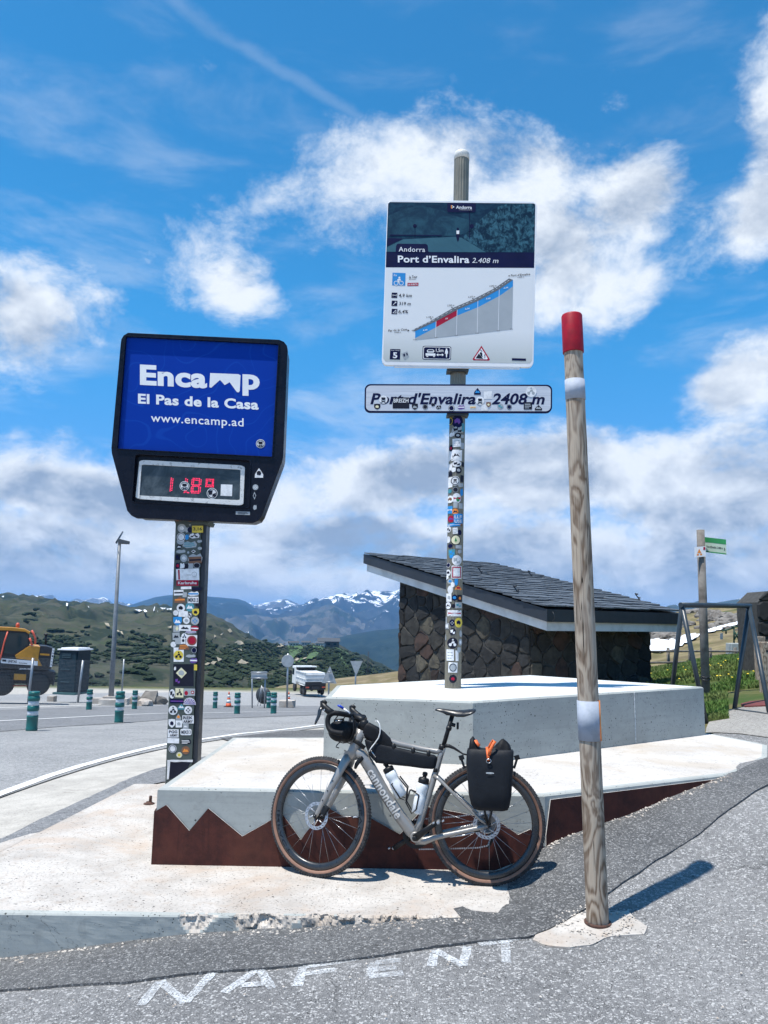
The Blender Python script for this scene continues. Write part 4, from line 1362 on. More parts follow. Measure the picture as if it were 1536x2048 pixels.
mb.holed([at(*C1(*p), DS) for p in out], [[at(*C1(*p), DS) for p in panel_o], [at(*C1(*p), DS) for p in rec_o]], (0, 0.05, 0))
cx_ = [at(*C1(*p), DS + 0.05) for p in out]
cen = sum(cx_, Vector()) / len(cx_)
mb.prism([cen + (p - cen) * 0.985 for p in cx_], (0, 0.27, 0))
housing = obj('housing', mb, gloss, ts, bevel=0.006, seg=2)
# raised lips round the two openings
mb = MB()
for ring, w in ((panel_o, 0.012), (rec_o, 0.010)):
    q = [at(*C1(*p), DS) for p in ring]; c0 = sum(q, Vector()) / len(q)
    mb.holed([p + (p - c0).normalized() * w for p in q], [q], (0, -0.012, 0))
obj('opening_rim', mb, gloss, housing, bevel=0.003)
mt, nt, b = bsdf('blue sign panel')
P = coords(nt, 'pos')
cn = nt.noise(nt.vm('MULTIPLY', P, (1.0, 0.0, 1.0)), 1.3, 1.5, 0.4)
fr_ = nt.m('ABSOLUTE', nt.m('SUBTRACT', nt.m('FRACT', nt.m('MULTIPLY', cn, 16.0)), 0.5))
col = nt.mix(nt.m('MULTIPLY', nt.ss(fr_, 0.055, 0.02), 0.16), (0.0005, 0.034, 0.30), (0.015, 0.12, 0.54))
nt.put(b.inputs['Base Color'], col); b.inputs['Roughness'].default_value = 0.4; b.inputs['Specular IOR Level'].default_value = 0.12
MT['bluepanel'] = mt
mb = MB(); flat(mb, C1, [(185, 114), (1312, 170), (1264, 1008), (122, 948)], DS + 0.020, 0, 0.012)
panel = obj('sign_panel', mb, MT['bluepanel'], housing)
def letter(fn, s_, par, mat, name='lettering', **k):
    m_ = MB(); text_on(m_, s_, fn, 0, **k); return obj(name, m_, mat, par, recalc=False)


D = DS + 0.0185; mb = MB()
text_on(mb, 'Enca', line_fn(C1, 292, 466, 783, 492, 142, D), 0, bold=0.042, space=1.05)
flat(mb, C1, [(806, 388), (1012, 396), (1028, 404), (1022, 520), (1012, 530), (1000, 526), (948, 455), (912, 476), (878, 438), (812, 496), (800, 490)], D)
text_on(mb, 'p', line_fn(C1, 1042, 497, 1168, 503, 150, D), 0, bold=0.042)
obj('sign_lettering', mb, MT['signwhite'], housing, recalc=False)
letter(line_fn(C1, 278, 607, 1160, 653, 70, D), 'El Pas de la Casa', housing, MT['signwhite'], 'sign_lettering', bold=0.036, space=1.06)
letter(line_fn(C1, 372, 742, 1050, 778, 62, D), 'www.encamp.ad', housing, MT['signwhite'], 'sign_lettering', bold=0.010, space=1.08)
# thermometer display
mb = MB(); flat(mb, C1, [quad(rec_q, u, v) for u, v in disp_o], DS + 0.035, 0, 0.014)
obj('display_recess', mb, gloss, housing)
fq = [(288, 1022), (1060, 1064), (1048, 1358), (258, 1308)]; gq = [(304, 1056), (1028, 1094), (1022, 1318), (288, 1284)]
mb = MB()
mb.holed([at(*C1(*quad(fq, u, v)), DS + 0.016) for u, v in rrect(0, 0, 1, 1, .06, 4)], [[at(*C1(*quad(gq, u, v)), DS + 0.016) for u, v in rrect(0, 0, 1, 1, .03, 3)]], (0, 0.016, 0))
worn = pm('flaking white frame paint', (0.66, 0.67, 0.66), (0.30, 0.31, 0.31), 22, 0.6, bmp=0.5, bscale=90, lo=0.52, hi=0.68)
obj('display_frame', mb, worn, ts, bevel=0.003)
mt, nt, b = bsdf('dusty display glass')
P = coords(nt, 'pos')
nt.put(b.inputs['Base Color'], nt.mix(nt.ss(nt.noise(P, 4.0, 7.0, 0.7, 0.5), 0.4, 0.75), (0.018, 0.028, 0.034), (0.085, 0.105, 0.115)))
b.inputs['Roughness'].default_value = 0.2
mb = MB(); flat(mb, C1, [quad(gq, u, v) for u, v in ((-.01, -.01), (1.01, -.01), (1.01, 1.01), (-.01, 1.01))], DS + 0.026, 0, 0.006)
obj('display_glass', mb, mt, ts)
led = pm('lit red diodes', (0.5, 0.01, 0.05), (0.5, 0.01, 0.05), 4, 0.5, emit=(1.0, 0.03, 0.12, 0.9))


def dots(mb, pts, step=11, r=4.3):
    for (x0, y0), (x1, y1) in zip(pts[:-1], pts[1:]):
        n = max(1, round(math.hypot(x1 - x0, y1 - y0) / step))
        for k in range(n + 1):
            flat(mb, C1, disc_pts(x0 + (x1 - x0) * k / n, y0 + (y1 - y0) * k / n, r, r, 6), DS + 0.0245, 0)


for off in (0, 12):
    mb = MB()
    if off == 0:
        for dx in (0, 12): dots(mb, [(522 + dx, 1156 + dx * .6), (518 + dx, 1198)]); dots(mb, [(517 + dx, 1210), (513 + dx, 1250 - dx * .4)])
        obj('digit', mb, led, ts, recalc=False, label='red number one')
        mb = MB()
        for dx in (0, 12): dots(mb, [(628 + dx, 1160 + dx * .6), (624 + dx, 1205)]); dots(mb, [(622 + dx, 1218), (616 + dx, 1262 - dx * .4)])
        dots(mb, [(640, 1262), (648, 1263)], 8, 5)
        obj('digit', mb, led, ts, recalc=False, label='red number one behind a sticker')
    else:
        for e in (0, 12):
            dots(mb, [(682 + e * .3, 1158 + e), (728 - e * .3, 1160 + e)]); dots(mb, [(676 + e * .3, 1206 + e * .8), (726 - e * .3, 1208 + e * .8)]); dots(mb, [(670 + e * .3, 1264 - e), (722 - e * .3, 1266 - e)])
            dots(mb, [(674 + e, 1168), (671 + e, 1200)]); dots(mb, [(740 - e, 1170), (737 - e, 1202)]); dots(mb, [(669 + e, 1222), (666 + e, 1254)]); dots(mb, [(735 - e, 1224), (732 - e, 1256)])
        obj('digit', mb, led, ts, recalc=False, label='red number eight')
        mb = MB()
        for e in (0, 12): dots(mb, [(778 + e * .6, 1164 + e), (830 - e * .6, 1166 + e), (828 - e * .6, 1220 - e), (774 + e * .6, 1218 - e), (778 + e * .6, 1164 + e)])
        obj('digit', mb, led, ts, recalc=False, label='red degree sign')


def on_plane(D): return lambda px, py, l: at(px, py, D - l)


def st(parent, c, D, x, y, w, h, shape, base, *a, **k):
    k_ = 3.657 if c is C1 else 3.491 if c is C2 else 7.585 if c is C3 else 6.826
    px, py = c(x, y)
    return sticker(parent, on_plane(D), px, py, w / k_, h / k_, shape, base, *a, **k)


st(housing, C1, DS + .0185, 1174, 905, 66, 66, 'd', 'w', 'ring', 'k', mot2='skull')
st(housing, C1, DS + .0245, 618, 1214, 70, 70, 'd', 'w', 'ring', 'k', mot2='skull')
st(housing, C1, DS + .0235, 820, 1268, 80, 80, 'd', 'w', 'two', 'k', mot2='ring')
st(housing, C1, DS + .0245, 925, 1245, 84, 84, 'q', 'w', rot=.04)
st(housing, C1, DS - .001, 1163, 1120, 62, 74, 'a', 'w', 'blob', 'k')
st(housing, C1, DS - .001, 1137, 1223, 42, 42, 'd', 's', 'cross', 'w')
st(housing, C1, DS - .001, 1130, 1285, 24, 58, 'm', 's', 'blob', 'k')
st(housing, C1, DS - .001, 1133, 1370, 26, 40, 'p', 's')
st(housing, C1, DS - .001, 1045, 1413, 104, 24, 'q', 's', 'lines', 'k', rot=.03)

DP = 7.42
polem = pm('grey green painted steel', (0.062, 0.082, 0.074), (0.045, 0.060, 0.055), 5, 0.5, bmp=0.1)
mb = MB()
L0, R0_, L1, R1_ = at(351, 1046, DP), at(403, 1046, DP), at(331, 1560, DP), at(383, 1560, DP)
for p in (L1, R1_): p.z = -0.12
mb.prism([L0, R0_, R1_, L1], (0, 0.19, 0))
pole = obj('pole', mb, polem, ts, bevel=0.006)
mb = MB(); w_ = Vector((0.046, 0, 0))
mb.prism([R0_ + Vector((.001, .022, 0)), R0_ + w_ + Vector((0, .022, 0)), R1_ + w_ + Vector((0, .022, 0)), R1_ + Vector((.001, .022, 0))], (0, 0.15, 0))
obj('side_channel', mb, pm('dark channel', (0.020, 0.028, 0.040), (0.015, 0.02, 0.03), 5, 0.4), ts, bevel=0.004)
mb = MB(); mb.prism([at(348, 1040, DP - .03), at(419, 1042, DP - .03), at(416, 1049, DP - .03), at(351, 1047, DP - .03)], (0, 0.25, 0))
obj('top_flange', mb, polem, ts)
mb = MB()
for i in range(26):
    p = at(352 + 66 * rnd.random(), 1036 + 4 * rnd.random(), DP - .03 + .06 * rnd.random()); boulder(mb, p, 0.028, 0.8)
obj('rusty_collar', mb, pm('rusty sealing foam', (0.22, 0.075, 0.035), (0.09, 0.035, 0.02), 20, 0.95, bmp=0.8, bscale=60), ts)
mb = MB()
flat(mb, C4, [(130, 1660), (425, 1660), (395, 1710), (345, 1850), (120, 1900)], DP - .0015)
obj('cable_hatch', mb, MT['ink'], pole, recalc=False)
mb = MB()
fl = [(100, 1640), (180, 1634), (300, 1638), (450, 1634), (445, 1668), (300, 1662), (200, 1668), (140, 1660), (128, 1800), (120, 1900), (92, 1905), (98, 1760)]
flat(mb, C4, fl, DP - .0022)
obj('white_sealant', mb, MT['paper'], pole, recalc=False)
# x, y, w, h, shape, base, motif, colour  (upper crop then lower crop)
for a in [(330, 200, 128, 132, 'd', 's', 'blob', 'w'), (455, 145, 30, 30, 'd', 's'), (412, 225, 60, 90, 'p', 's'), (455, 225, 78, 86, 'd', 'n', 'blob', 'k'),
          (320, 335, 130, 130, 'd', 'w', 'ring', 'k'), (312, 400, 116, 96, 'd', 's'), (408, 335, 58, 92, 'p', 'b'), (520, 315, 160, 86, 'p', 'w', 'bike', 'k'), (600, 398, 76, 46, 'p', 's'),
          (450, 450, 220, 112, 'p', 's', 'lines', 't'), (290, 480, 78, 66, 'd', 'k', 'mount', 'w'), (315, 552, 146, 56, 'p', 's'), (508, 552, 70, 52, 'm', 'w', 'blob', 'k'), (428, 568, 34, 36, 'd', 's'), (604, 506, 66, 46, 'd', 's'),
          (270, 640, 74, 90, 'q', 'k', 'two', 'n'), (362, 655, 108, 116, 'd', 's', 'blob', 'w'), (532, 660, 226, 160, 'p', 's'), (532, 682, 196, 100, 'q', 'z', 'band', 'k'),
          (270, 770, 74, 110, 'p', 'n', 'blob', 'r'), (330, 770, 90, 90, 'p', 'w'), (388, 775, 92, 96, 'p', 'k'), (558, 765, 120, 96, 'd', 'k', 'ring', 's'), (462, 770, 80, 80, 'q', 's'),
          (420, 905, 350, 180, 'q', 'w'), (288, 905, 26, 150, 'q', 'r'), (338, 905, 22, 150, 'q', 'n'), (418, 842, 110, 50, 'h', 'n'), (520, 900, 90, 90, 'd', 'w', 'ring', 's'),
          (395, 1105, 160, 40, 'q', 'w'), (555, 1122, 146, 64, 'q', 'k', 'band', 'n'), (283, 1178, 146, 82, 'q', 'w', 'band', 'k'), (375, 1210, 62, 76, 'q', 's'), (505, 1195, 170, 76, 'p', 'w', 'band', 'b'),
          (300, 1285, 166, 100, 'a', 'z', 'band', 'o'), (572, 1360, 80, 60, 'p', 'k'), (316, 1410, 128, 126, 'd', 'w', 'blob', 'k'), (452, 1395, 132, 140, 'd', 't', 'mount', 'w'), (238, 1485, 80, 84, 'd', 'w'), (540, 1475, 104, 110, 'h', 'y', 'blob', 'k'),
          (352, 1500, 142, 90, 'q', 'w'), (452, 1520, 50, 76, 'p', 'w', 'two', 'k'), (266, 1612, 130, 140, 'h', 'b', 'mount', 'w'), (400, 1600, 102, 104, 'd', 'w', 'blob', 's'), (530, 1605, 126, 124, 'd', 's', 'cross', 'b'),
          (252, 1725, 100, 100, 'q', 's'), (258, 1722, 50, 80, 'm', 'c'), (378, 1712, 176, 90, 'q', 'w', 'mount', 'k'), (525, 1720, 124, 78, 'd', 'r', 'band', 'w'), (465, 1775, 170, 46, 'p', 'w', 'band', 'v'),
          (245, 1840, 110, 110, 'q', 's', 'mount', 'k'), (368, 1840, 86, 94, 'd', 'w', 'bike', 'n'), (278, 1905, 100, 110, 'q', 's'), (352, 1905, 70, 100, 'q', 'w', 'blob', 'k'), (478, 1905, 166, 170, 'q', 'w'), (484, 1905, 146, 150, 'd', 'r', 'ring', 'z'),
          (202, 1965, 84, 88, 'd', 'w')]:
    st(pole, C3, DP - 0.0004 * (1 + rnd.random()), *a, rot=rnd.uniform(-.05, .05))
st(pole, C3, DP - .0020, 570, 215, 168, 104, 'q', 'y', text=[('3,16', -.8, .35, .8, .9)])
st(pole, C3, DP - .0016, 415, 1030, 330, 84, 'q', 'r', text=[('Karlsruhe', -.86, .45, .86, 1.0)], tc='w')
st(pole, C3, DP - .0014, 502, 1288, 164, 96, 'q', 'w', text=[('MEKE13', -.9, .6, .9, 1.25)])
st(pole, C3, DP - .0016, 440, 910, 70, 16, 'q', 'w', 'band', 'n')
for a in [(325, 92, 150, 90, 'a', 'z', 'lines', 'o'), (465, 140, 84, 92, 'd', 'n', 'ring', 's'), (255, 200, 138, 196, 'q', 'w'), (252, 208, 132, 130, 'd', 'y', 'bike', 'k'), (418, 218, 136, 46, 'p', 's'), (458, 280, 106, 74, 'p', 'v', 'band', 'w'),
          (320, 480, 276, 300, 'q', 'k'), (485, 375, 42, 78, 'q', 'y'), (205, 388, 30, 54, 'p', 'w'), (240, 560, 90, 100, 'p', 'k', 'two', 'v'), (320, 374, 150, 7, 'q', 's'), (292, 450, 148, 150, 'm', 'c', 'blob', 's'), (370, 566, 126, 92, 'q', 'w'),
          (165, 735, 80, 126, 'd', 'w', 'two', 'k'), (265, 720, 112, 126, 'q', 'c', 'bike', 'k'), (402, 712, 152, 98, 'q', 's'), (358, 725, 50, 60, 'd', 'r'), (445, 715, 46, 46, 'd', 'r', 'blob', 'w'), (230, 835, 190, 60, 'q', 'n', 'band', 'v'), (404, 835, 176, 96, 'f', 'w', 'rays', 'v'),
          (290, 912, 100, 84, 'a', 't', 'mount', 'w'), (178, 960, 124, 128, 'd', 'w', 'bike', 'k'), (384, 958, 110, 112, 'd', 'w', 'cross', 'k'), (252, 1050, 74, 92, 'a', 's', 'blob', 'o'), (162, 1138, 92, 122, 'h', 'w', 'blob', 'n'), (162, 1170, 40, 40, 'd', 'o'),
          (258, 1145, 88, 96, 'q', 'w', 'blob', 's'), (352, 1178, 78, 74, 'q', 's', 'mount', 'w'), (180, 1375, 162, 70, 'q', 'w'), (352, 1390, 150, 76, 'p', 'k', 'lines', 'w'), (172, 1485, 108, 112, 'd', 'w', 'ring', 'n'), (350, 1505, 112, 112, 'd', 'z', 'mount', 'o'), (263, 1570, 78, 78, 'd', 'w', 'ring', 'y'), (263, 1570, 44, 44, 'd', 'y')]:
    st(pole, C4, DP - 0.0004 * (1 + 2 * rnd.random()) - (0.0008 if a[2] < 160 and a[4] != 'q' else 0), *a, rot=rnd.uniform(-.04, .04))
st(pole, C4, DP - .0012, 383, 1085, 156, 110, 'q', 'w', text=[('REK', -.85, -.08, .85, .75), ('ARMY', -.85, .85, .85, .72)])
st(pole, C4, DP - .0012, 354, 1256, 150, 86, 'Q', 'w', text=[('MEKE13', -.85, .55, .85, 1.1)])
st(pole, C4, DP - .0012, 180, 1275, 150, 112, 'q', 'w', text=[('PGG', -.75, -.1, .75, .65), ('ARMY', -.6, .75, .8, .6)])

# ------------------------------------------------------------------ the pass sign on its tall pole
ps = thing('pass_sign', 'tall fluted pole with the cycling climb profile board and a Port d\'Envalira name plate', 'pass sign', (0.66, 7.28, 0.926))
DQ, RP = 7.28, 0.0765
ax0, ax1 = at(905.5, 1377, DQ), at(923.5, 305, DQ)
axis_x = lambda z: ax0.x + (ax1.x - ax0.x) * (z - ax0.z) / (ax1.z - ax0.z)
bronze = pm('bronze anodised pole', (0.235, 0.215, 0.165), (0.19, 0.175, 0.135), 6, 0.42, 0.35)
mb = MB(); vs = []; seg = 96
zs = [ax0.z - .01, ax0.z + 1.2, ax0.z + 2.4, ax0.z + 3.6, ax1.z - .07]
for z in zs:
    for k in range(seg):
        t = 6.28318 * k / seg; r = RP - 0.0048 * (0.5 + 0.5 * math.cos(t * 16)) ** 3
        vs.append((axis_x(z) + r * math.cos(t), DQ + r * math.sin(t), z))
mb.add(vs, [(i * seg + k, i * seg + (k + 1) % seg, (i + 1) * seg + (k + 1) % seg, (i + 1) * seg + k) for i in range(len(zs) - 1) for k in range(seg)], 0, False)
ppole = obj('pole', mb, bronze, ps)
mb = MB(); zt = ax1.z
mb.lathe([(.0785, -.09), (.0785, -.028), (.070, -.006), (.045, .012), (.0, .018)], (axis_x(zt), DQ, zt), seg=24)
obj('pole_cap', mb, pm('pale cap', (0.66, 0.66, 0.62), (0.55, 0.55, 0.52), 6, 0.4), ps)
DB = 7.14
oq = [(262, 418), (1306, 428), (1281, 1588), (221, 1572)]
mb = MB()
mb.prism([at(*C2(*quad(oq, u, v)), DB) for u, v in rrect(0, 0, 1, 1, .035, 6)], (0, 0.035, 0))
board = obj('board', mb, MT['signwhite'], ps, bevel=0.004)
mb = MB()
for x0, x1 in ((310, 1185),): flat(mb, C2, [(x0, 1573), (x1, 1585), (x1, 1598), (x0, 1586)], DB + .004, 0, 0.02)
obj('lower_rail', mb, MT['signwhite'], ps)
greyfade = bsdf('board print'); mt, nt, b = greyfade
P = coords(nt, 'pos'); x, y, z = nt.sep(P)
nt.put(b.inputs['Base Color'], nt.mix(nt.lin(nt.m('ADD', z, nt.m('MULTIPLY', x, .02)), 4.35, 4.02, 0, 1), (0.70, 0.715, 0.72), (0.47, 0.50, 0.48)))
b.inputs['Roughness'].default_value = 0.35
MT['boardprint'] = mt
D0, D1, D2, D3 = DB - .0010, DB - .0018, DB - .0026, DB - .0034
mb = MB()
iq = [(252, 888), (1285, 892), (1271, 1560), (232, 1546)]
flat(mb, C2, [quad(iq, u, v) for u, v in ((0, 0), (1, 0), (1, .97), (.985, 1), (.015, 1), (0, .97))], D0)
obj('lower_print', mb, MT['boardprint'], board, recalc=False)


def photo_mat(name, c1, c2, sc, stretch=(1, 1, 1)):
    mt, nt, b = bsdf(name); P = coords(nt, 'pos')
    nt.put(b.inputs['Base Color'], nt.mix(nt.ss(nt.noise(nt.vm('MULTIPLY', P, stretch), sc, 8.0, 0.72, 0.6), 0.42, 0.64), c1, c2)); b.inputs['Roughness'].default_value = 0.45; b.inputs['Specular IOR Level'].default_value = 0.12
    return mt


pics = [photo_mat('printed slope', (0.005, 0.025, 0.055), (0.012, 0.052, 0.088), 9, (1, 1, 1.6)), photo_mat('printed rock', (0.004, 0.022, 0.045), (0.045, 0.14, 0.19), 16, (1.4, 1, 1)), photo_mat('printed far slope', (0.009, 0.036, 0.068), (0.022, 0.078, 0.115), 5),
        photo_mat('printed road', (0.04, 0.115, 0.155), (0.052, 0.145, 0.185), 3), MT['navy'], MT['signwhite'], MT['skyblue'], MT['orange']]
mb = MB()
pq = [(267, 433), (1294, 443), (1288, 786), (254, 782)]
flat(mb, C2, [quad(pq, u, v) for u, v in ((.012, 0), (.988, 0), (1, .03), (1, 1), (0, 1), (0, .03))], D0, 0)
flat(mb, C2, [(266, 530), (400, 470), (560, 470), (700, 520), (840, 560), (850, 640), (740, 668), (480, 672), (262, 668)], D1, 2)
flat(mb, C2, [(780, 690), (850, 610), (900, 560), (1010, 475), (1090, 445), (1292, 446), (1287, 784), (950, 782), (870, 730)], D1, 1)
flat(mb, C2, [(256, 780), (258, 748), (370, 694), (560, 684), (740, 676), (778, 682), (950, 784)], D2, 3)
flat(mb, C2, [(262, 686), (372, 688), (260, 742)], D2, 4)
for q in ([(700, 696), (708, 696), (806, 780), (796, 780)], [(560, 690), (566, 690), (520, 722), (510, 722)], [(280, 660), (640, 664), (640, 670), (280, 668)], [(833, 490), (838, 490), (838, 690), (833, 690)], [(452, 600), (456, 600), (456, 680), (452, 680)]):
    flat(mb, C2, q, D3, 3 if q[0][0] in (700, 560) else 4)
flat(mb, C2, disc_pts(851, 602, 15, 15, 12), D3, 4); flat(mb, C2, disc_pts(453, 600, 14, 14, 12), D3, 4)
flat(mb, C2, [(742, 630), (764, 630), (766, 662), (760, 700), (752, 712), (744, 690), (740, 660)], D3, 4); flat(mb, C2, [(743, 632), (763, 632), (762, 656), (744, 656)], D3 - .0008, 5); flat(mb, C2, disc_pts(753, 620, 8, 9, 10), D3, 4)
obj('photo_print', mb, pics, board, recalc=False, label='teal tinted picture of a cyclist on a mountain road')
mb = MB()
flat(mb, C2, [(253, 781), (1288, 785), (1285, 893), (250, 889)], D1, 0)
flat(mb, C2, [(322, 742), (326, 730), (336, 724), (530, 726), (541, 732), (544, 745), (545, 772), (552, 784), (318, 784)], D3, 0)
flat(mb, C2, [(680, 438), (878, 440), (877, 498), (870, 506), (684, 504), (679, 496)], D3, 0)
obj('title_band', mb, MT['navy'], board, recalc=False)
DT = DB - .0046
for s_, q, k in (('Andorra', (340, 778, 524, 781, 34), dict(bold=.004, space=1.08)), ('Port d\u2019Envalira', (334, 853, 833, 857, 48), dict(bold=.026, space=1.05)), ('2.408 m', (852, 857, 1036, 859, 36), dict(shear=.22, space=1.05)),
                ('Andorra', (740, 479, 851, 481, 22), dict(bold=.02)), ('visitandorra.com', (763, 489, 851, 490, 6), {})):
    letter(line_fn(C2, *q, DT), s_, board, MT['signwhite'], 'title_lettering', **k)
mb = MB(); flat(mb, C2, [(712, 456), (730, 467), (712, 478), (712, 473), (722, 467), (712, 461)], DT); obj('emblem', mb, MT['signwhite'], board, recalc=False)
mb = MB(); flat(mb, C2, [(705, 455), (711, 455), (711, 480), (705, 476)], DT); obj('emblem', mb, MT['orange'], board, recalc=False)
# climb profile
mats = [MT['greyprint'], MT['skyblue'], MT['red'], pm('profile road print', (0.14, 0.15, 0.16), (0.10, 0.11, 0.12), 60, 0.5), MT['signwhite'], MT['ink']]
mb = MB()
top_ = [(455, 1332), (601, 1262), (748, 1182), (893, 1122), (1042, 1042), (1138, 976)]
bot_ = [(455, 1384), (601, 1308), (748, 1226), (893, 1168), (1042, 1090), (1138, 1022)]
base_ = [(455, 1395), (598, 1380), (743, 1365), (888, 1349), (1035, 1332), (1131, 1320)]
for i in range(5):
    flat(mb, C2, [top_[i], top_[i + 1], bot_[i + 1], bot_[i]], D2, 2 if i == 1 else 1)
    flat(mb, C2, [bot_[i], bot_[i + 1], base_[i + 1], base_[i]], D2, 0)
flat(mb, C2, [(428, 1330), (565, 1262), (575, 1256), (720, 1172), (860, 1112), (1010, 1035), (1110, 966), (1138, 976), (1042, 1044), (893, 1124), (748, 1186), (601, 1266), (455, 1334)], D3, 3)
for i in (1, 2, 3, 4): flat(mb, C2, [(top_[i][0] - 1.5, top_[i][1]), (top_[i][0] + 1.5, top_[i][1]), (base_[i][0] + 1.5, base_[i][1]), (base_[i][0] - 1.5, base_[i][1])], D3, 4)
for a, b_ in zip([(440, 1326), (575, 1262), (728, 1178), (868, 1118), (1018, 1040)], [(575, 1262), (728, 1178), (868, 1118), (1018, 1040), (1120, 972)]):
    for j in range(5):
        t0, t1 = j / 5, j / 5 + .1
        p, q = [(a[0] + (b_[0] - a[0]) * t, a[1] + (b_[1] - a[1]) * t) for t in (t0, t1)]
        flat(mb, C2, [(p[0], p[1] - 1), (q[0], q[1] - 1), (q[0], q[1] + 1.5), (p[0], p[1] + 1.5)], DT, 4)
for x_, y_ in ((566, 1249), (712, 1168), (858, 1107), (1006, 1031), (1111, 948)): flat(mb, C2, disc_pts(x_, y_, 4.5, 4.5, 10), D3, 5)
flat(mb, C2, [(402, 1322), (415, 1330), (402, 1338)], D3, 5)
obj('climb_profile', mb, mats, board, recalc=False)
mb = MB()
for s_, x0, y0, x1, y1, h, bd, sh in (('4,9 km', 340, 1096, 432, 1097, 24, .012, .2), ('319 m', 341, 1153, 424, 1154, 24, .012, .2), ('6,4%', 338, 1209, 407, 1210, 24, .012, .2), ('Pas de la Casa', 266, 1338, 398, 1328, 15, .012, .15), ('2.089 m', 310, 1348, 356, 1345, 8, .012, .15),
                                 ('Port d\u2019Envalira', 1122, 953, 1258, 943, 15, .012, .15), ('2.408 m', 1168, 962, 1216, 959, 8, .012, .15), ('2.138 m', 532, 1243, 581, 1240, 11, .012, .15), ('2.205 m', 679, 1161, 728, 1158, 11, .012, .15), ('2.277 m', 824, 1101, 874, 1098, 11, .012, .15), ('2.343 m', 973, 1025, 1022, 1022, 11, .012, .15),
                                 ('le Tour', 413, 968, 470, 964, 22, .01, .1), ('de France', 413, 978, 458, 976, 9, .0, .1)):
    letter(line_fn(C2, x0, y0, x1, y1, h, D3), s_, board, MT['ink'], 'board_lettering', bold=bd, shear=sh, space=1.05)
for s_, x_, y_ in (('0 km', 441, 1398), ('1 km', 588, 1383), ('2 km', 732, 1367), ('3 km', 878, 1352), ('4 km', 1024, 1335), ('4,9 km', 1115, 1323)):
    letter(line_fn(C2, x_, y_, x_ + 22, y_ - 2, 6, DT), s_, board, MT['ink'], 'board_lettering', bold=.01)
mb = MB()
for s_, x_, y_ in (('6,6%', 510, 1333), ('7%', 664, 1254), ('6,5%', 804, 1184), ('5,6%', 950, 1113), ('6,6%', 1074, 1038)):
    letter(line_fn(C2, x_, y_, x_ + (20 if s_ == '7%' else 32), y_ - 4, 10, DT), s_, board, MT['signwhite'], 'gradient_lettering', bold=.012, shear=.2)
# small pictograms
mb = MB()
flat(mb, C2, [(297, 926), (388, 929), (385, 1017), (294, 1014)], D2, 0)
for cx in (322, 358):
    n = 16; o = disc_pts(cx, 999, 16, 16, n); i_ = disc_pts(cx, 999, 12, 12, n)
    mb.add([at(*C2(*p), D3) for p in o + i_], [(k, (k + 1) % n, n + (k + 1) % n, n + k) for k in range(n)], 1)
flat(mb, C2, [(330, 975), (346, 964), (354, 970), (352, 982), (362, 988), (360, 992), (346, 984), (344, 976), (340, 980), (346, 994), (342, 1000), (332, 984)], D3, 1); flat(mb, C2, disc_pts(345, 961, 7, 7, 10), D3, 1)
text_on(mb, '2a', line_fn(C2, 303, 949, 327, 950, 15, D3), 1, bold=0)
flat(mb, C2, [(402, 998), (478, 996), (477, 1018), (400, 1019)], D2, 2)
text_on(mb, 'LA VUELTA', line_fn(C2, 407, 1014, 472, 1012, 11, D3), 1, bold=.02)
for y_ in (1065, 1121, 1178): flat(mb, C2, [(292, y_), (331, y_ + 1), (329, y_ + 38), (289, y_ + 37)], D2, 3)
flat(mb, C2, [(298, 1082), (325, 1083), (325, 1086), (298, 1085)], D3, 1); flat(mb, C2, [(298, 1077), (301, 1077), (301, 1091), (298, 1091)], D3, 1); flat(mb, C2, [(322, 1077), (325, 1077), (325, 1091), (322, 1091)], D3, 1)
flat(mb, C2, [(299, 1150), (316, 1134), (311, 1131), (324, 1128), (321, 1141), (318, 1136), (301, 1153)], D3, 1)
flat(mb, C2, [(297, 1207), (322, 1184), (323, 1210)], D3, 1); flat(mb, C2, [(304, 1205), (319, 1191), (319, 1206)], D3 - .0006, 3)
flat(mb, C2, [(281, 1459), (352, 1461), (349, 1533), (277, 1531)], D2, 3)
text_on(mb, '5', line_fn(C2, 300, 1521, 330, 1522, 40, D3), 1, bold=.03)
text_on(mb, 'Ruta / Route', line_fn(C2, 286, 1471, 346, 1472, 7, D3), 1)
flat(mb, C2, [(358, 1490), (400, 1476), (412, 1512), (380, 1536)], D2, 4); flat(mb, C2, [(370, 1496), (382, 1490), (386, 1508), (376, 1514)], D3, 3); flat(mb, C2, [(392, 1488), (400, 1485), (404, 1502), (396, 1506)], D3, 3)
flat(mb, C2, [(1131, 1523), (1229, 1526), (1228, 1542), (1130, 1539)], D2, 3)
obj('pictogram_print', mb, [MT['skyblue'], MT['signwhite'], MT['red'], MT['navy'], MT['greyprint']], board, recalc=False)
mb = MB()
rq = [(508, 1437), (707, 1441), (704, 1537), (505, 1533)]
for sc, dd, mi in ((0, D1, 0), (.022, D2, 1), (.045, D3, 0)):
    s2 = sc * 2.05
    flat(mb, C2, [quad(rq, sc + u * (1 - 2 * sc), s2 + v * (1 - 2 * s2)) for u, v in rrect(0, 0, 1, 1, .09, 3)], dd, mi)
for q in ([(536, 1472), (545, 1462), (580, 1462), (590, 1474), (584, 1484), (541, 1484)], [(528, 1488), (596, 1490), (597, 1507), (528, 1506)], [(534, 1509), (546, 1509), (546, 1515), (534, 1515)], [(580, 1509), (592, 1509), (592, 1515), (580, 1515)],
          [(602, 1500), (616, 1490), (616, 1497), (642, 1497), (642, 1490), (655, 1500), (642, 1510), (642, 1503), (616, 1503), (616, 1510)], [(664, 1472), (670, 1466), (678, 1466), (684, 1474), (684, 1494), (679, 1490), (677, 1518), (671, 1518), (669, 1490), (663, 1494)]):
    flat(mb, C2, q, DT, 1)
flat(mb, C2, disc_pts(674, 1461, 6, 6, 10), DT, 1)
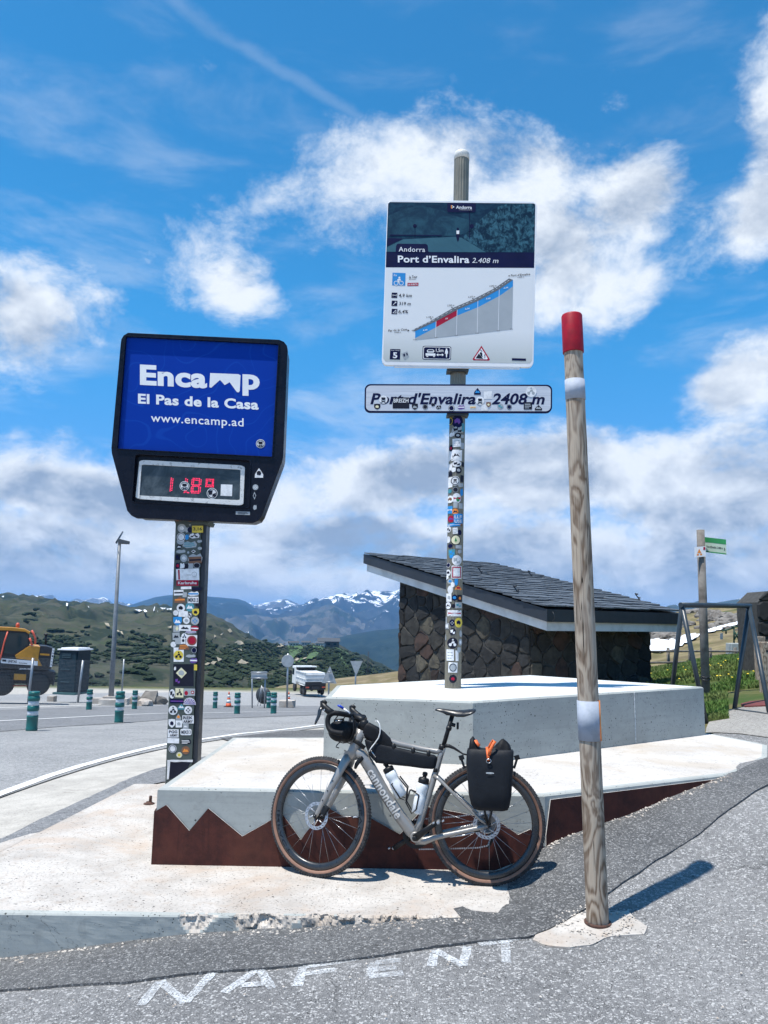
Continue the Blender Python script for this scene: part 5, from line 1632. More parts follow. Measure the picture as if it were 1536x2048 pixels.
flat(mb, C2, [(547, 1466), (578, 1466), (583, 1475), (543, 1475)], DT - .0008, 0)
text_on(mb, '1,5m', line_fn(C2, 600, 1479, 652, 1480, 24, DT), 1, bold=.015)
obj('passing_distance_print', mb, [MT['navy'], MT['signwhite']], board, recalc=False, label='blue print of a car keeping distance from a cyclist')
mb = MB()
tri = [(918, 1436), (977, 1532), (970, 1540), (862, 1538), (855, 1530)]
tc = (916, 1505)
flat(mb, C2, tri, D1, 0); flat(mb, C2, [(tc[0] + (p[0] - tc[0]) * .76, tc[1] + (p[1] - tc[1]) * .76) for p in tri], D2, 1)
flat(mb, C2, [(877, 1524), (900, 1490), (930, 1528)], D3, 2); flat(mb, C2, [(905, 1488), (915, 1478), (925, 1492), (922, 1506), (930, 1514), (916, 1510)], D3, 2); flat(mb, C2, [(912, 1462), (924, 1476), (921, 1479), (909, 1466)], D3, 2)
text_on(mb, '!', line_fn(C2, 938, 1522, 945, 1522, 26, D3), 2, bold=.02)
obj('warning_print', mb, [MT['red'], MT['signwhite'], MT['ink']], board, recalc=False, label='red edged warning triangle print')
# name plate
nq = [(103, 1703), (1413, 1708), (1411, 1905), (100, 1902)]
DN = 7.15
mb = MB(); mb.prism([at(*C2(*quad(nq, u, v)), DN) for u, v in [(p[0] / 6.6, p[1]) for p in rrect(0, 0, 6.6, 1, .2, 5)]], (0, 0.028, 0))
plate = obj('name_plate', mb, MT['navy'], ps, bevel=0.003)
mb = MB(); mb.add([at(*C2(*quad(nq, .008 + .984 * p[0] / 6.6, .055 + .89 * p[1])), DN - .001) for p in rrect(0, 0, 6.6, 1, .18, 5)], [list(range(24))])
mt, nt, b = bsdf('reflective plate sheet'); P = coords(nt, 'pos'); x, y, z = nt.sep(P)
st_ = nt.noise(nt.comb(nt.m('MULTIPLY', x, 1.5), 0.0, nt.m('MULTIPLY', z, 150.0)), 1.0, 3.0)
nt.put(b.inputs['Base Color'], nt.mix(nt.ss(st_, .35, .65), (0.58, 0.61, 0.66), (0.46, 0.49, 0.55))); b.inputs['Roughness'].default_value = .4
obj('plate_sheet', mb, mt, plate, recalc=False)
letter(line_fn(C2, 142, 1842, 878, 1843, 76, DN - .002), 'Port d\'Envalira', plate, MT['navy'], 'plate_lettering', bold=.028, shear=.22, space=1.02)
letter(line_fn(C2, 988, 1843, 1360, 1844, 76, DN - .002), '2408 m', plate, MT['navy'], 'plate_lettering', bold=.028, shear=.22, space=1.02)
for a in [(233, 1812, 58, 58, 'd', 'w', 'skull', 'k'), (190, 1862, 44, 42, 'h', 'k', 'blob', 'c'), (356, 1836, 116, 78, 'q', 'k', '', 'k'), (453, 1862, 42, 46, 'h', 'k', 'mount', 's'), (525, 1863, 38, 38, 'd', 'k', 'ring', 's'), (580, 1848, 26, 26, 'p', 'k'), (619, 1866, 36, 30, 'p', 'k', 'bike', 's'),
          (708, 1872, 44, 44, 'd', 'n', 'ring', 'w'), (776, 1866, 50, 32, 'p', 'v', 'band', 'w'), (858, 1866, 42, 16, 'q', 'c', 'band', 'o'), (890, 1756, 48, 50, 'a', 'n', 'mount', 'b'), (963, 1780, 56, 56, 'q', 'w'), (908, 1820, 58, 58, 'd', 'w', 'skull', 'k'), (940, 1868, 44, 44, 'q', 'w'), (967, 1848, 32, 36, 'h', 'z', 'blob', 'c'),
          (1050, 1860, 44, 40, 'd', 's', 'two', 't'), (1112, 1864, 36, 36, 'd', 'n', 'ring', 's'), (1264, 1756, 76, 76, 'd', 'w', 'bike', 's'), (1242, 1856, 58, 52, 'q', 'k', 'lines', 's'), (1316, 1870, 52, 40, 'a', 'k', 'mount', 's')]:
    kw = dict(rot=rnd.uniform(-.05, .05))
    if a[0] == 356: kw = dict(text=[('BREIZH', -.9, -.1, .9, .7)], tc='w')
    st(plate, C2, DN - .0015 - (0.0018 if a[0] in (908, 967, 1264) else 0), *a, **kw)
brk_m = pm('dark bracket', (0.035, 0.045, 0.05), (0.05, 0.06, 0.065), 8, 0.4, 0.3)
for y0, y1 in ((1590, 1612), (1902, 1922)):
    mb = MB(); flat(mb, C2, [(678, y0), (830, y0 + 1), (829, y1), (678, y1)], DQ - RP - .03, 0, 0.12)
    obj('bracket', mb, brk_m, ps)


def on_pole(px, py, l):
    p = at(px, py, DQ - RP)
    a = axis_x(p.z)
    s_ = max(-.985, min(.985, (p.x - a) / RP)); t = math.asin(s_); r = RP + l
    return Vector((a + r * math.sin(t), DQ - r * math.cos(t), p.z))


def sp(c, x, y, w, h, *a, k_=1, lay=0.0, **kw):
    k_ = 7.311 if c is C5 else 6.606
    px, py = c(x, y)
    return sticker(ppole, lambda u, v, l: on_pole(u, v, l * .8 + .0012 + lay), px, py, w / k_, h / k_, *a, fine=True, **kw)


for i, a in enumerate([(235, 150, 60, 120, 'd', 'k', 'ring', 'y'), (330, 165, 160, 190, 'd', 'n', 'blob', 'v'), (330, 290, 170, 110, 'p', 's', 'two', 'k'), (255, 350, 70, 70, 'p', 'w'), (335, 370, 90, 80, 'd', 'k', 'blob', 's'), (400, 380, 46, 60, 'p', 's'), (410, 250, 40, 120, 'q', 't'),
              (320, 478, 118, 120, 'q', 'w', 'lines', 's'), (240, 550, 56, 96, 'd', 'k', 'blob', 'r'), (400, 520, 50, 90, 'q', 's'), (305, 660, 176, 160, 'q', 'w'), (312, 660, 130, 130, 'd', 'w', 'mount', 'k'), (312, 662, 140, 140, 'd', 'w', 'ring', 'k'),
              (225, 830, 60, 130, 'p', 'w'), (320, 785, 130, 90, 'd', 'w', 'two', 'k'), (408, 790, 40, 80, 'd', 'k'), (232, 910, 50, 100, 'q', 'k'), (345, 880, 90, 100, 'd', 'k', 'blob', 's'), (275, 870, 60, 80, 'p', 'w'), (395, 1000, 50, 100, 'q', 'k'), (225, 1050, 60, 150, 'q', 'w'),
              (296, 1035, 134, 140, 'd', 'w', 'ring', 'k'), (296, 1030, 90, 90, 'd', 'w', 'skull', 'k'), (375, 1095, 80, 70, 'p', 's'), (300, 1165, 90, 90, 'd', 'k', 'ring', 's'), (220, 1180, 60, 60, 'd', 't'), (390, 1200, 46, 120, 'p', 'b'),
              (228, 1300, 90, 110, 'd', 'w', 'blob', 'z'), (315, 1290, 130, 150, 'd', 'w', 'band', 'r'), (335, 1305, 50, 70, 'd', 'g'), (222, 1455, 70, 110, 'q', 'b', 'band', 'w'), (300, 1385, 60, 90, 'q', 's'), (375, 1400, 60, 80, 'q', 's'), (296, 1485, 90, 90, 'd', 'o', 'mount', 'n'),
              (340, 1590, 130, 150, 'q', 'b'), (240, 1590, 84, 100, 'd', 'r', 'mount', 'v'), (290, 1675, 190, 50, 'q', 'b', 'band', 'w'), (382, 1665, 46, 66, 'd', 'z'), (208, 1740, 66, 90, 'd', 'w', 'two', 'k'), (296, 1765, 70, 90, 'q', 'w', 'lines', 's'), (360, 1790, 60, 80, 'd', 'n'),
              (200, 1890, 60, 100, 'd', 'w'), (304, 1900, 144, 152, 'd', 'k'), (304, 1900, 122, 130, 'd', 'c', 'tree', 'g'), (228, 1985, 60, 60, 'd', 'n'), (345, 2000, 90, 50, 'q', 's')]):
    sp(C5, *a, lay=.0004 * (i % 4), rot=rnd.uniform(-.06, .06))
sp(C5, 338, 1588, 126, 130, 'q', 'b', text=[('LLF', -.8, -.05, .8, .7), ('USE', -.8, .9, .8, .7)], tc='w', lay=.0018)
for i, a in enumerate([(225, 165, 80, 84, 'q', 't', 'two', 'b'), (220, 215, 50, 56, 'p', 'b'), (325, 150, 50, 60, 'p', 's'), (288, 268, 126, 136, 'd', 'w', 'two', 's'), (184, 330, 52, 72, 'd', 'n', 'ring', 'w'), (182, 430, 58, 84, 'd', 'w', 'blob', 'k'), (165, 490, 40, 60, 'p', 'w'),
              (285, 425, 130, 170, 'q', 'w', 'frame', 'r'), (205, 545, 70, 70, 'd', 's', 'blob', 'b'), (235, 590, 50, 70, 'd', 'w'), (280, 560, 46, 90, 'h', 'b'), (308, 632, 90, 60, 'a', 'o', 'blob', 'r'), (205, 655, 66, 110, 'd', 'w'), (190, 760, 60, 110, 'q', 'w', 'blob', 's'), (258, 762, 82, 88, 'x', 'n', 'blob', 'b'), (328, 770, 56, 90, 'q', 'k', 'blob', 'o'),
              (180, 866, 76, 106, 'd', 'k'), (180, 866, 62, 92, 'd', 'w', 'mount', 'k'), (310, 862, 90, 76, 'q', 's', 'two', 't'), (245, 870, 46, 66, 'p', 'k'), (260, 968, 180, 80, 'q', 'w', 'band', 'r'), (228, 1095, 70, 92, 'd', 'n', 'cross', 's'), (312, 1092, 104, 130, 'd', 'y', 'blob', 'n'), (160, 1136, 56, 74, 'q', 'w', 'frame', 'k'), (150, 1060, 26, 90, 'q', 's'),
              (235, 1212, 84, 96, 'd', 'k', 'two', 'w'), (340, 1240, 40, 90, 'd', 's'), (335, 1352, 50, 90, 'd', 's', 'blob', 'w'), (142, 1290, 30, 100, 'p', 's'), (234, 1362, 136, 146, 'd', 'k', 'bike', 'w'), (234, 1362, 120, 130, 'd', 'k', 'ring', 'z'), (205, 1520, 90, 150, 'q', 'w', 'lines', 's'), (290, 1530, 40, 140, 'q', 'w'), (315, 1450, 50, 90, 'p', 's'),
              (238, 1685, 114, 134, 'q', 'w'), (238, 1685, 100, 118, 'd', 's', 'ring', 'k'), (238, 1835, 100, 110, 'd', 'k'), (238, 1835, 84, 92, 'd', 'k', 'blob', 'r')]):
    if a[4] == 'd' and a[5] == 'k' and a[2] == 120: continue
    sp(C6, *a, lay=.0004 * (i % 4), rot=rnd.uniform(-.05, .05))

# ------------------------------------------------------------------ wooden snow pole
mt, nt, b = bsdf('weathered turned timber')
P = coords(nt, 'pos'); x, y, z = nt.sep(P)
kn = nt.voro(nt.comb(nt.m('MULTIPLY', x, 6.0), nt.m('MULTIPLY', y, 6.0), nt.m('MULTIPLY', z, 1.9)), 1.0, 'F1', 'Distance', 1.0)
knot = nt.ss(kn, 0.42, 0.0)
nv = nt.noise(nt.comb(nt.m('MULTIPLY', x, 9.0), nt.m('MULTIPLY', y, 9.0), nt.m('MULTIPLY', z, 2.3)), 1.0, 3.0, 0.5, 0.8)
ph = nt.m('ADD', nt.m('MULTIPLY', nv, 40.0), nt.m('MULTIPLY', knot, 13.0))
ring = nt.m('MULTIPLY', nt.m('ADD', nt.m('SINE', ph), 1.0), 0.5)
fine = nt.noise(nt.comb(nt.m('MULTIPLY', x, 150.0), nt.m('MULTIPLY', y, 150.0), nt.m('MULTIPLY', z, 5.0)), 1.0, 3.0, 0.6)
col = nt.mix(nt.m('POWER', ring, 1.6), (0.400, 0.330, 0.255), (0.150, 0.102, 0.068))
col = nt.mix(nt.ss(fine, .45, .72, 0, .40), col, (0.46, 0.40, 0.33))
col = nt.mix(nt.ss(nt.noise(P, 2.4, 4.0), .45, .70, 0, .5), col, (0.38, 0.335, 0.28))
col = nt.mix(nt.ss(kn, .085, .045), col, (0.060, 0.038, 0.025))
crk = nt.noise(nt.comb(nt.m('MULTIPLY', x, 34.0), nt.m('MULTIPLY', y, 34.0), nt.m('MULTIPLY', z, 0.8)), 1.0, 2.0, 0.5)
crack = nt.ss(nt.m('ABSOLUTE', nt.m('SUBTRACT', crk, 0.56)), .010, .003)
crack = nt.m('MULTIPLY', crack, nt.ss(nt.noise(P, 1.7, 2.0), .46, .54))
col = nt.mix(crack, col, (0.025, 0.018, 0.012))
nt.put(b.inputs['Base Color'], col); b.inputs['Roughness'].default_value = .8; b.inputs['Specular IOR Level'].default_value = .25
bump(nt, b, nt.m('SUBTRACT', nt.m('ADD', nt.m('MULTIPLY', fine, .5), nt.m('MULTIPLY', ring, -.35)), nt.m('MULTIPLY', crack, 2.0)), .55, .004)
MT['timber'] = mt
DW = 4.20
w0, w1 = at(1196, 1858, DW), at(1143.5, 632, DW)
sw = thing('snow_pole', 'weathered wooden snow pole with red top and silver reflective bands', 'snow pole', (w0.x, DW, 0.03))
wax = lambda py: at(1143.5 + (1196 - 1143.5) * (py - 632) / (1858 - 632), py, DW)
mb = MB(); n = 40; pts = [w0 + (w1 - w0) * (i / n) for i in range(n + 1)]; pts[0] = pts[0] + Vector((0, 0, -.12))
mb.tube(pts, [0.0565 - 0.0045 * i / n + 0.0012 * mnoise.noise(Vector((0, 0, i * .4))) for i in range(n + 1)], 28)
obj('post', mb, MT['timber'], sw)


def band(name, y0, y1, r, mat, label=None, t0=0, t1=6.2832):
    p, q = wax(y0), wax(y1); d = (q - p); k = 28
    mb = MB(); vs = []
    for rr in (r, r - .0035):
        for c in (p, q):
            for i in range(k + 1):
                t = t0 + (t1 - t0) * i / k; vs.append((c.x + rr * math.cos(t), c.y + rr * math.sin(t), c.z))
    m = k + 1
    fs = [(i, i + 1, m + i + 1, m + i) for i in range(k)] + [(2 * m + i, 3 * m + i, 3 * m + i + 1, 2 * m + i + 1) for i in range(k)]
    fs += [(i, 2 * m + i, 2 * m + i + 1, i + 1) for i in range(k)] + [(m + i, m + i + 1, 3 * m + i + 1, 3 * m + i) for i in range(k)]
    mb.add(vs, fs, 0, True)
    return obj(name, mb, mat, sw, label=label)


redcap = pm('red pole paint', (0.34, 0.006, 0.020), (0.25, 0.006, 0.018), 14, 0.5, spec=.25)
mb = MB(); p, q = wax(706), wax(630)
mb.lathe([(.058, 0), (.0588, .004), (.0583, (q - p).length - .008), (.054, (q - p).length), (.0, (q - p).length + .004)], p, (q - p), 28)
obj('red_cap', mb, redcap, sw)
reflect = pm('silver reflective sheet', (0.36, 0.40, 0.47), (0.28, 0.32, 0.38), 16, 0.7, 0.0)
band('reflective_band', 801, 761, .0565, reflect, 'upper silver band, half weathered', math.radians(182), math.radians(345))
band('reflective_band', 1480, 1401, .0600, reflect, 'lower silver sleeve', math.radians(150), math.radians(318))
band('orange_strip', 1480, 1399, .0612, MT['orange'], None, math.radians(318), math.radians(350))
mb = MB(); c = w0 + Vector((0, 0, .006)); c.z = G(c.x, c.y) + .006; mb.lathe([(.056, 0), (.069, .0), (.069, .011), (.065, .014), (.056, .012)], c, seg=26)
obj('base_ring', mb, rust, sw)


# ------------------------------------------------------------------ the bicycle leaning on the plinth
BR, BF = Vector((0.676, 4.787, 0.0)), Vector((-0.347, 4.903, 0.0))
Be = (BF - BR).normalized()
Bn = Vector((-Be.y, Be.x, 0)); Bn = -Bn if Bn.y < 0 else Bn
_lean = math.radians(3.5)
Bu = Vector((0, 0, 1)) * math.cos(_lean) + Bn * math.sin(_lean)
Bw = -(Bn * math.cos(_lean) - Vector((0, 0, 1)) * math.sin(_lean))      # towards the road side, where the rotors are


def B(s, h, off=0.0): return BR + Be * s + Bu * h + Bw * off


A0, A1 = B(.853, .70), B(.798, .865)
STEER = Matrix.Translation(A0) @ Matrix.Rotation(math.radians(-19), 4, (A1 - A0).normalized()) @ Matrix.Translation(-A0)
if (STEER @ B(.95, .9, .2) - B(.95, .9, .2)).dot(Be) < 0:
    STEER = Matrix.Translation(A0) @ Matrix.Rotation(math.radians(19), 4, (A1 - A0).normalized()) @ Matrix.Translation(-A0)
bike = thing('bicycle', 'grey gravel bicycle with tan tyres leaning against the rusty faced plinth', 'bicycle', tuple(B(.5, 0)))
FR = pm('grey frame paint', (0.30, 0.285, 0.265), (0.26, 0.25, 0.235), 4, 0.33, 0.35, coat=0.5)
BK = pm('matt black parts', (0.008, 0.0085, 0.010), (0.012, 0.013, 0.015), 18, 0.45, spec=.3)
TAPE = pm('black bar tape', (0.008, 0.0085, 0.010), (0.012, 0.013, 0.015), 60, 0.6, spec=.2, bmp=0.4, bscale=220)
CARB = pm('dark carbon rim', (0.018, 0.020, 0.023), (0.026, 0.029, 0.033), 9, 0.30, coat=0.3)
TAN = pm('tan tyre wall', (0.23, 0.125, 0.085), (0.18, 0.095, 0.065), 12, 0.7, bmp=0.15)
TREAD = pm('black tyre tread', (0.020, 0.020, 0.022), (0.05, 0.05, 0.052), 50, 0.85, bmp=0.4, bscale=260)
STEEL = pm('bright spoke steel', (0.42, 0.43, 0.45), (0.33, 0.34, 0.36), 30, 0.35, 0.9)
ROT = pm('rotor steel', (0.55, 0.56, 0.58), (0.40, 0.41, 0.43), 40, 0.38, 0.75)


def bo(name, mb, mat, parent, steer=False, bevel=0.0, **k):
    if steer: mb.v = [tuple(STEER @ Vector(v)) for v in mb.v]
    return obj(name, mb, mat, parent, bevel=bevel, **k)


def tube(pts, r, seg=14, sx=1.0, sy=1.0):
    """a frame tube through (s, h, off) points; sx = thickness across the bike, sy = in the plane"""
    mb = MB(); mb.tube([B(*p) for p in pts], r, seg, up=Bw, sx=sx, sy=sy); return mb


def wheel(name, cs, ch, steer, label):
    c = B(cs, ch)
    # root part: the rim
    mb = MB(); seg = 80
    prof = [(.3105, -.0125), (.300, -.0148), (.285, -.0150), (.272, -.0115), (.2665, 0), (.272, .0115), (.285, .0150), (.300, .0148), (.3105, .0125), (.306, 0)]
    mb.lathe(prof, c, Bw, seg, closed=True)
    rim = bo('front_wheel' if steer else 'rear_wheel', mb, CARB, bike, steer, label=label)
    WORLD_OF[rim] = None
    mb = MB(); prof = []; mis = []
    for k in range(20):
        a = 6.28318 * k / 20
        prof.append((.3255 + .0200 * math.cos(a), .0200 * math.sin(a)))
        a2 = math.degrees(a + 3.14159 / 20) % 360
        mis.append(1 if (a2 < 84 or a2 > 276) else 0)
    mb.lathe(prof, c, Bw, 96, closed=True, mis=mis)
    bo('tyre', mb, [TAN, TREAD], rim, steer)
    mb = MB(); u, w = orth(Bw)
    for k in range(120):
        a = 6.28318 * k / 120
        for q, (rr, oo) in enumerate(((.3390, .0135), (.3390, -.0135), (.3450, .004), (.3450, -.004))):
            a2 = a + (.013 if q in (1, 3) else 0)
            d = u * math.cos(a2) + w * math.sin(a2); t_ = Bw.cross(d)
            rot = Matrix((t_, Bw, d)).transposed()
            mb.box(c + d * rr + Bw * oo, (.0085, .0065, .006), rot)
    bo('tread_knobs', mb, TREAD, rim, steer, kind='stuff')
    mb = MB(); mb.lathe([(.008, -.052), (.012, -.05), (.014, -.036), (.024, -.031), (.024, -.027), (.014, -.022), (.013, .02), (.024, .026), (.024, .030), (.015, .034), (.014, .046), (.009, .052)], c, Bw, 18)
    bo('hub', mb, BK, rim, steer)
    for k in range(24):
        a = 6.28318 * k / 24 + .06; side = 1 if k % 2 else -1
        tw = .62 * (1 if (k // 2) % 2 else -1)
        p = c + (u * math.cos(a + tw) + w * math.sin(a + tw)) * .024 + Bw * (.028 * side)
        q = c + (u * math.cos(a) + w * math.sin(a)) * .269 + Bw * (.004 * side)
        mb = MB(); mb.tube([p, q], .0012, 5)
        bo('spoke', mb, STEEL, rim, steer)
    mb = MB(); oc = .043
    N_ = 60
    P_ = lambda r, a: c + (u * math.cos(a) + w * math.sin(a)) * r + Bw * oc
    holes = []
    for k in range(20):
        a = 6.28318 * k / 20
        holes.append([P_(.0650, a), P_(.0665, a + .10), P_(.0765, a + .26), P_(.0755, a + .15)])
    holes.append([P_(.0605, -6.28318 * k / 48) for k in range(48)])
    mb.holed([P_(.080, 6.28318 * k / N_) for k in range(N_)], holes, Bw * .0018)
    for k in range(6):
        a = 6.28318 * k / 6
        mb.tube([P_(.022, a), P_(.045, a + .25), P_(.063, a + .35)], .0045, 5, sx=.35)
    bo('brake_rotor', mb, ROT, rim, steer)
    mb = MB(); mb.lathe([(.019, 0), (.021, .003), (.019, .010), (.008, .012)], c + Bw * .043, Bw, 18); bo('rotor_lockring', mb, BK, rim, steer)
    return c, rim


fc, fwheel = wheel('front', 1.0535, .344, True, 'front wheel, turned slightly towards the plinth')
rc, rwheel = wheel('rear', .034, .345, False, None)


def rim_text(c, rim, s, a0, a1, r0, hgt, steer, flip=1):
    mb = MB(); ex, ez = -Be, Bu       # as seen from the road side: right, up
    def fn(a, b):
        t = a0 + (a1 - a0) * a; r = r0 + hgt * b * flip
        return c + (ex * math.cos(t) + ez * math.sin(t)) * r + Bw * .0153
    text_on(mb, s, fn, 0, bold=.01, space=1.1)
    bo('rim_lettering', mb, GLOSSK, rim, steer, recalc=False)


GLOSSK = pm('gloss black print', (0.004, 0.0045, 0.006), (0.006, 0.0065, 0.008), 8, 0.15)
WH = MT['signwhite']
rim_text(fc, fwheel, 'IMPACT', math.radians(178), math.radians(232), .279, .020, True)
rim_text(fc, fwheel, 'IMPACT', math.radians(28), math.radians(-28), .276, .020, True)
rim_text(rc, rwheel, 'IMPACT', math.radians(150), math.radians(105), .276, .020, False)
mb = MB(); text_on(mb, 'IMPACT', lambda a, b: fc + (-Be) * (.232 + .036 * a) + Bu * (.006 + .008 * b + .006 * a) + Bw * .010, 0, bold=.02, shear=.2)
mb2 = MB(); mb2.add([fc + (-Be) * x_ + Bu * y_ + Bw * .0094 for x_, y_ in ((.226, .000), (.274, .008), (.274, .022), (.226, .014))], [(0, 1, 2, 3)])
bo('rim_label', mb2, GLOSSK, fwheel, True, recalc=False); bo('label_lettering', mb, WH, fwheel, True, recalc=False)

# frame
mb = tube([(.862, .690, 0), (.848, .735, 0), (.820, .815, 0), (.803, .862, 0)], [.037, .035, .033, .031], 16)
bo('head_tube', mb, FR, bike)
mb = tube([(.842, .735, 0), (.800, .715, 0), (.745, .640, 0), (.650, .492, 0), (.560, .372, 0), (.487, .285, 0), (.452, .258, 0)], [.034, .038, .038, .036, .036, .037, .034], 18, sx=.86, sy=1.0)
dt = bo('down_tube', mb, FR, bike)
mb = tube([(.835, .842, 0), (.790, .838, 0), (.70, .815, 0), (.56, .782, 0), (.42, .758, 0), (.335, .748, 0), (.302, .752, 0)], [.032, .028, .021, .018, .016, .017, .021], 14)
bo('top_tube', mb, FR, bike)
mb = tube([(.455, .250, 0), (.432, .330, 0), (.385, .480, 0), (.345, .610, 0), (.312, .720, 0), (.298, .772, 0)], [.028, .022, .0195, .0195, .0185, .0195], 14)
bo('seat_tube', mb, FR, bike)
mb = MB(); mb.lathe([(.026, -.042), (.030, -.038), (.030, .038), (.026, .042)], B(.457, .256), Bw, 20); bo('bottom_bracket', mb, FR, bike)
for sd in (1, -1):
    mb = tube([(.348, .606, .012 * sd), (.322, .594, .030 * sd), (.20, .487, .050 * sd), (.075, .380, .060 * sd), (.035, .352, .060 * sd)], [.014, .0105, .0095, .0095, .012], 10); bo('seat_stay', mb, FR, bike)
    mb = tube([(.450, .240, .020 * sd), (.400, .238, .038 * sd), (.335, .262, .046 * sd), (.20, .298, .055 * sd), (.075, .330, .060 * sd), (.030, .346, .060 * sd)], [.024, .018, .013, .0105, .0105, .013], 10, sy=1.25); bo('chain_stay', mb, FR, bike)
    mb = tube([(.872, .705, .018 * sd), (.884, .672, .036 * sd), (.935, .565, .050 * sd), (1.0, .445, .053 * sd), (1.046, .356, .053 * sd), (1.054, .340, .053 * sd)], [.026, .026, .022, .017, .013, .011], 12, sx=.72, sy=1.12)
    bo('fork_blade', mb, FR, bike, True)
mb = tube([(.872, .706, -.034), (.872, .712, 0), (.872, .706, .034)], .027, 12); bo('fork_crown', mb, FR, bike, True)
for s_, h_ in ((.944, .552), (.975, .493), (1.005, .437)):
    mb = MB(); mb.lathe([(.0042, 0), (.004, .002)], B(s_ + .002, h_, .0665), Bw, 8); bo('fork_bolt', mb, GLOSSK, bike, True)
for cs, ch, nm, stt in ((1.054, .342, 'thru_axle', True), (.030, .346, 'thru_axle', False)):
    mb = MB(); mb.lathe([(.0095, -.07), (.0095, .066), (.007, .069)], B(cs, ch), Bw, 14); bo(nm, mb, GLOSSK, bike, stt)
# cables and mudguard flap on the fork
mb = tube([(.785, .700, .03), (.800, .690, .034), (.822, .660, .036), (.832, .632, .036)], [.010, .011, .010, .006], 8, sx=.4, sy=1.3); bo('frame_strap', mb, BK, bike)
mb = tube([(.846, .800, .034), (.815, .785, .036), (.775, .755, .034)], .008, 8, sx=.5, sy=1.6); bo('strap', mb, BK, bike)
# lettering on the down tube
mb = MB()
q0, q1 = Vector((.756, .618)), Vector((.572, .352))
dv = (q1 - q0).normalized(); pv = Vector((-abs(dv.y), abs(dv.x))).normalized()
DTL = [Vector(q) for q in ((.800, .715), (.745, .640), (.650, .492), (.560, .372), (.487, .285))]


def dtf(a, b):
    p = q0 + (q1 - q0) * a + pv * (b * .056 - .004)
    d = 9.0
    for u0, u1 in zip(DTL[:-1], DTL[1:]):
        t = max(0, min(1, (p - u0).dot(u1 - u0) / (u1 - u0).length_squared)); d = min(d, (p - u0.lerp(u1, t)).length)
    return B(p.x, p.y, .0325 * math.sqrt(max(.22, 1 - (d / .040) ** 2)) + .0035)


tv, tf = text_geo('cannondale', .022, 0.0, 1.06)
bm = bmesh.new(); bv = [bm.verts.new(q) for q in tv]
for f_ in tf: bm.faces.new([bv[i] for i in f_])
for y_ in (.06, .14, .22, .30, .38, .46, .54, .62, .70): bmesh.ops.bisect_plane(bm, geom=bm.verts[:] + bm.edges[:] + bm.faces[:], plane_co=(0, y_, 0), plane_no=(0, 1, 0))
bm.verts.index_update(); tx0, tx1 = tv[:, 0].min(), tv[:, 0].max()
mb.add([dtf((v.co.x - tx0) / (tx1 - tx0), v.co.y / .729) for v in bm.verts], [[v.index for v in f_.verts] for f_ in bm.faces]); bm.free()
bo('frame_lettering', mb, pm('pale grey decal', (0.62, 0.60, 0.57), (0.56, 0.55, 0.52), 6, .35), dt, recalc=False)

# seat post and saddle
mb = tube([(.302, .755, 0), (.238, .975, 0)], .0138, 14); bo('seatpost', mb, BK, bike)
mb = tube([(.306, .760, 0), (.298, .788, 0)], .021, 14); bo('seat_clamp', mb, BK, bike)
prof = [(.347, .010, 1.000, .010), (.335, .017, 1.004, .016), (.30, .021, 1.004, .026), (.26, .026, 1.000, .034), (.215, .042, .997, .040), (.17, .062, 1.000, .042), (.13, .072, 1.006, .034), (.105, .066, 1.008, .022), (.096, .045, 1.007, .010)]
mb = MB(); vs = []
m = 14
for s_, hw, top_h, dp in prof:
    for k in range(m):
        a = 6.28318 * k / m
        cy, sy_ = math.cos(a), math.sin(a)
        vs.append(B(s_, top_h - dp * .5 + sy_ * dp * .5 - (abs(cy) ** 3) * dp * .35, hw * cy))
n = len(prof)
mb.add(vs, [(i * m + k, i * m + (k + 1) % m, (i + 1) * m + (k + 1) % m, (i + 1) * m + k) for i in range(n - 1) for k in range(m)] + [list(range(m)), list(range((n - 1) * m, n * m))], 0, True)
bo('saddle', mb, pm('black saddle cover', (0.010, 0.0105, 0.012), (0.014, 0.0145, 0.017), 20, 0.32), bike)
for sd in (1, -1):
    mb = tube([(.305, .985, .012 * sd), (.275, .968, .020 * sd), (.200, .965, .022 * sd), (.135, .985, .028 * sd)], .0036, 7); bo('saddle_rail', mb, BK, bike)
mb = MB(); mb.lathe([(.014, -.022), (.018, -.02), (.018, .02), (.014, .022)], B(.236, .975), Bw, 12); bo('saddle_clamp', mb, BK, bike)
mb = tube([(.252, .912, 0), (.222, .905, 0)], .012, 8); mb.box(B(.208, .904), (.014, .03, .040), Matrix((Be, Bw, Bu)).transposed()); bo('rear_light', mb, BK, bike, bevel=.003)
mb = tube([(.259, .898, 0), (.265, .876, 0)], .0175, 12); bo('light_bracket', mb, BK, bike)

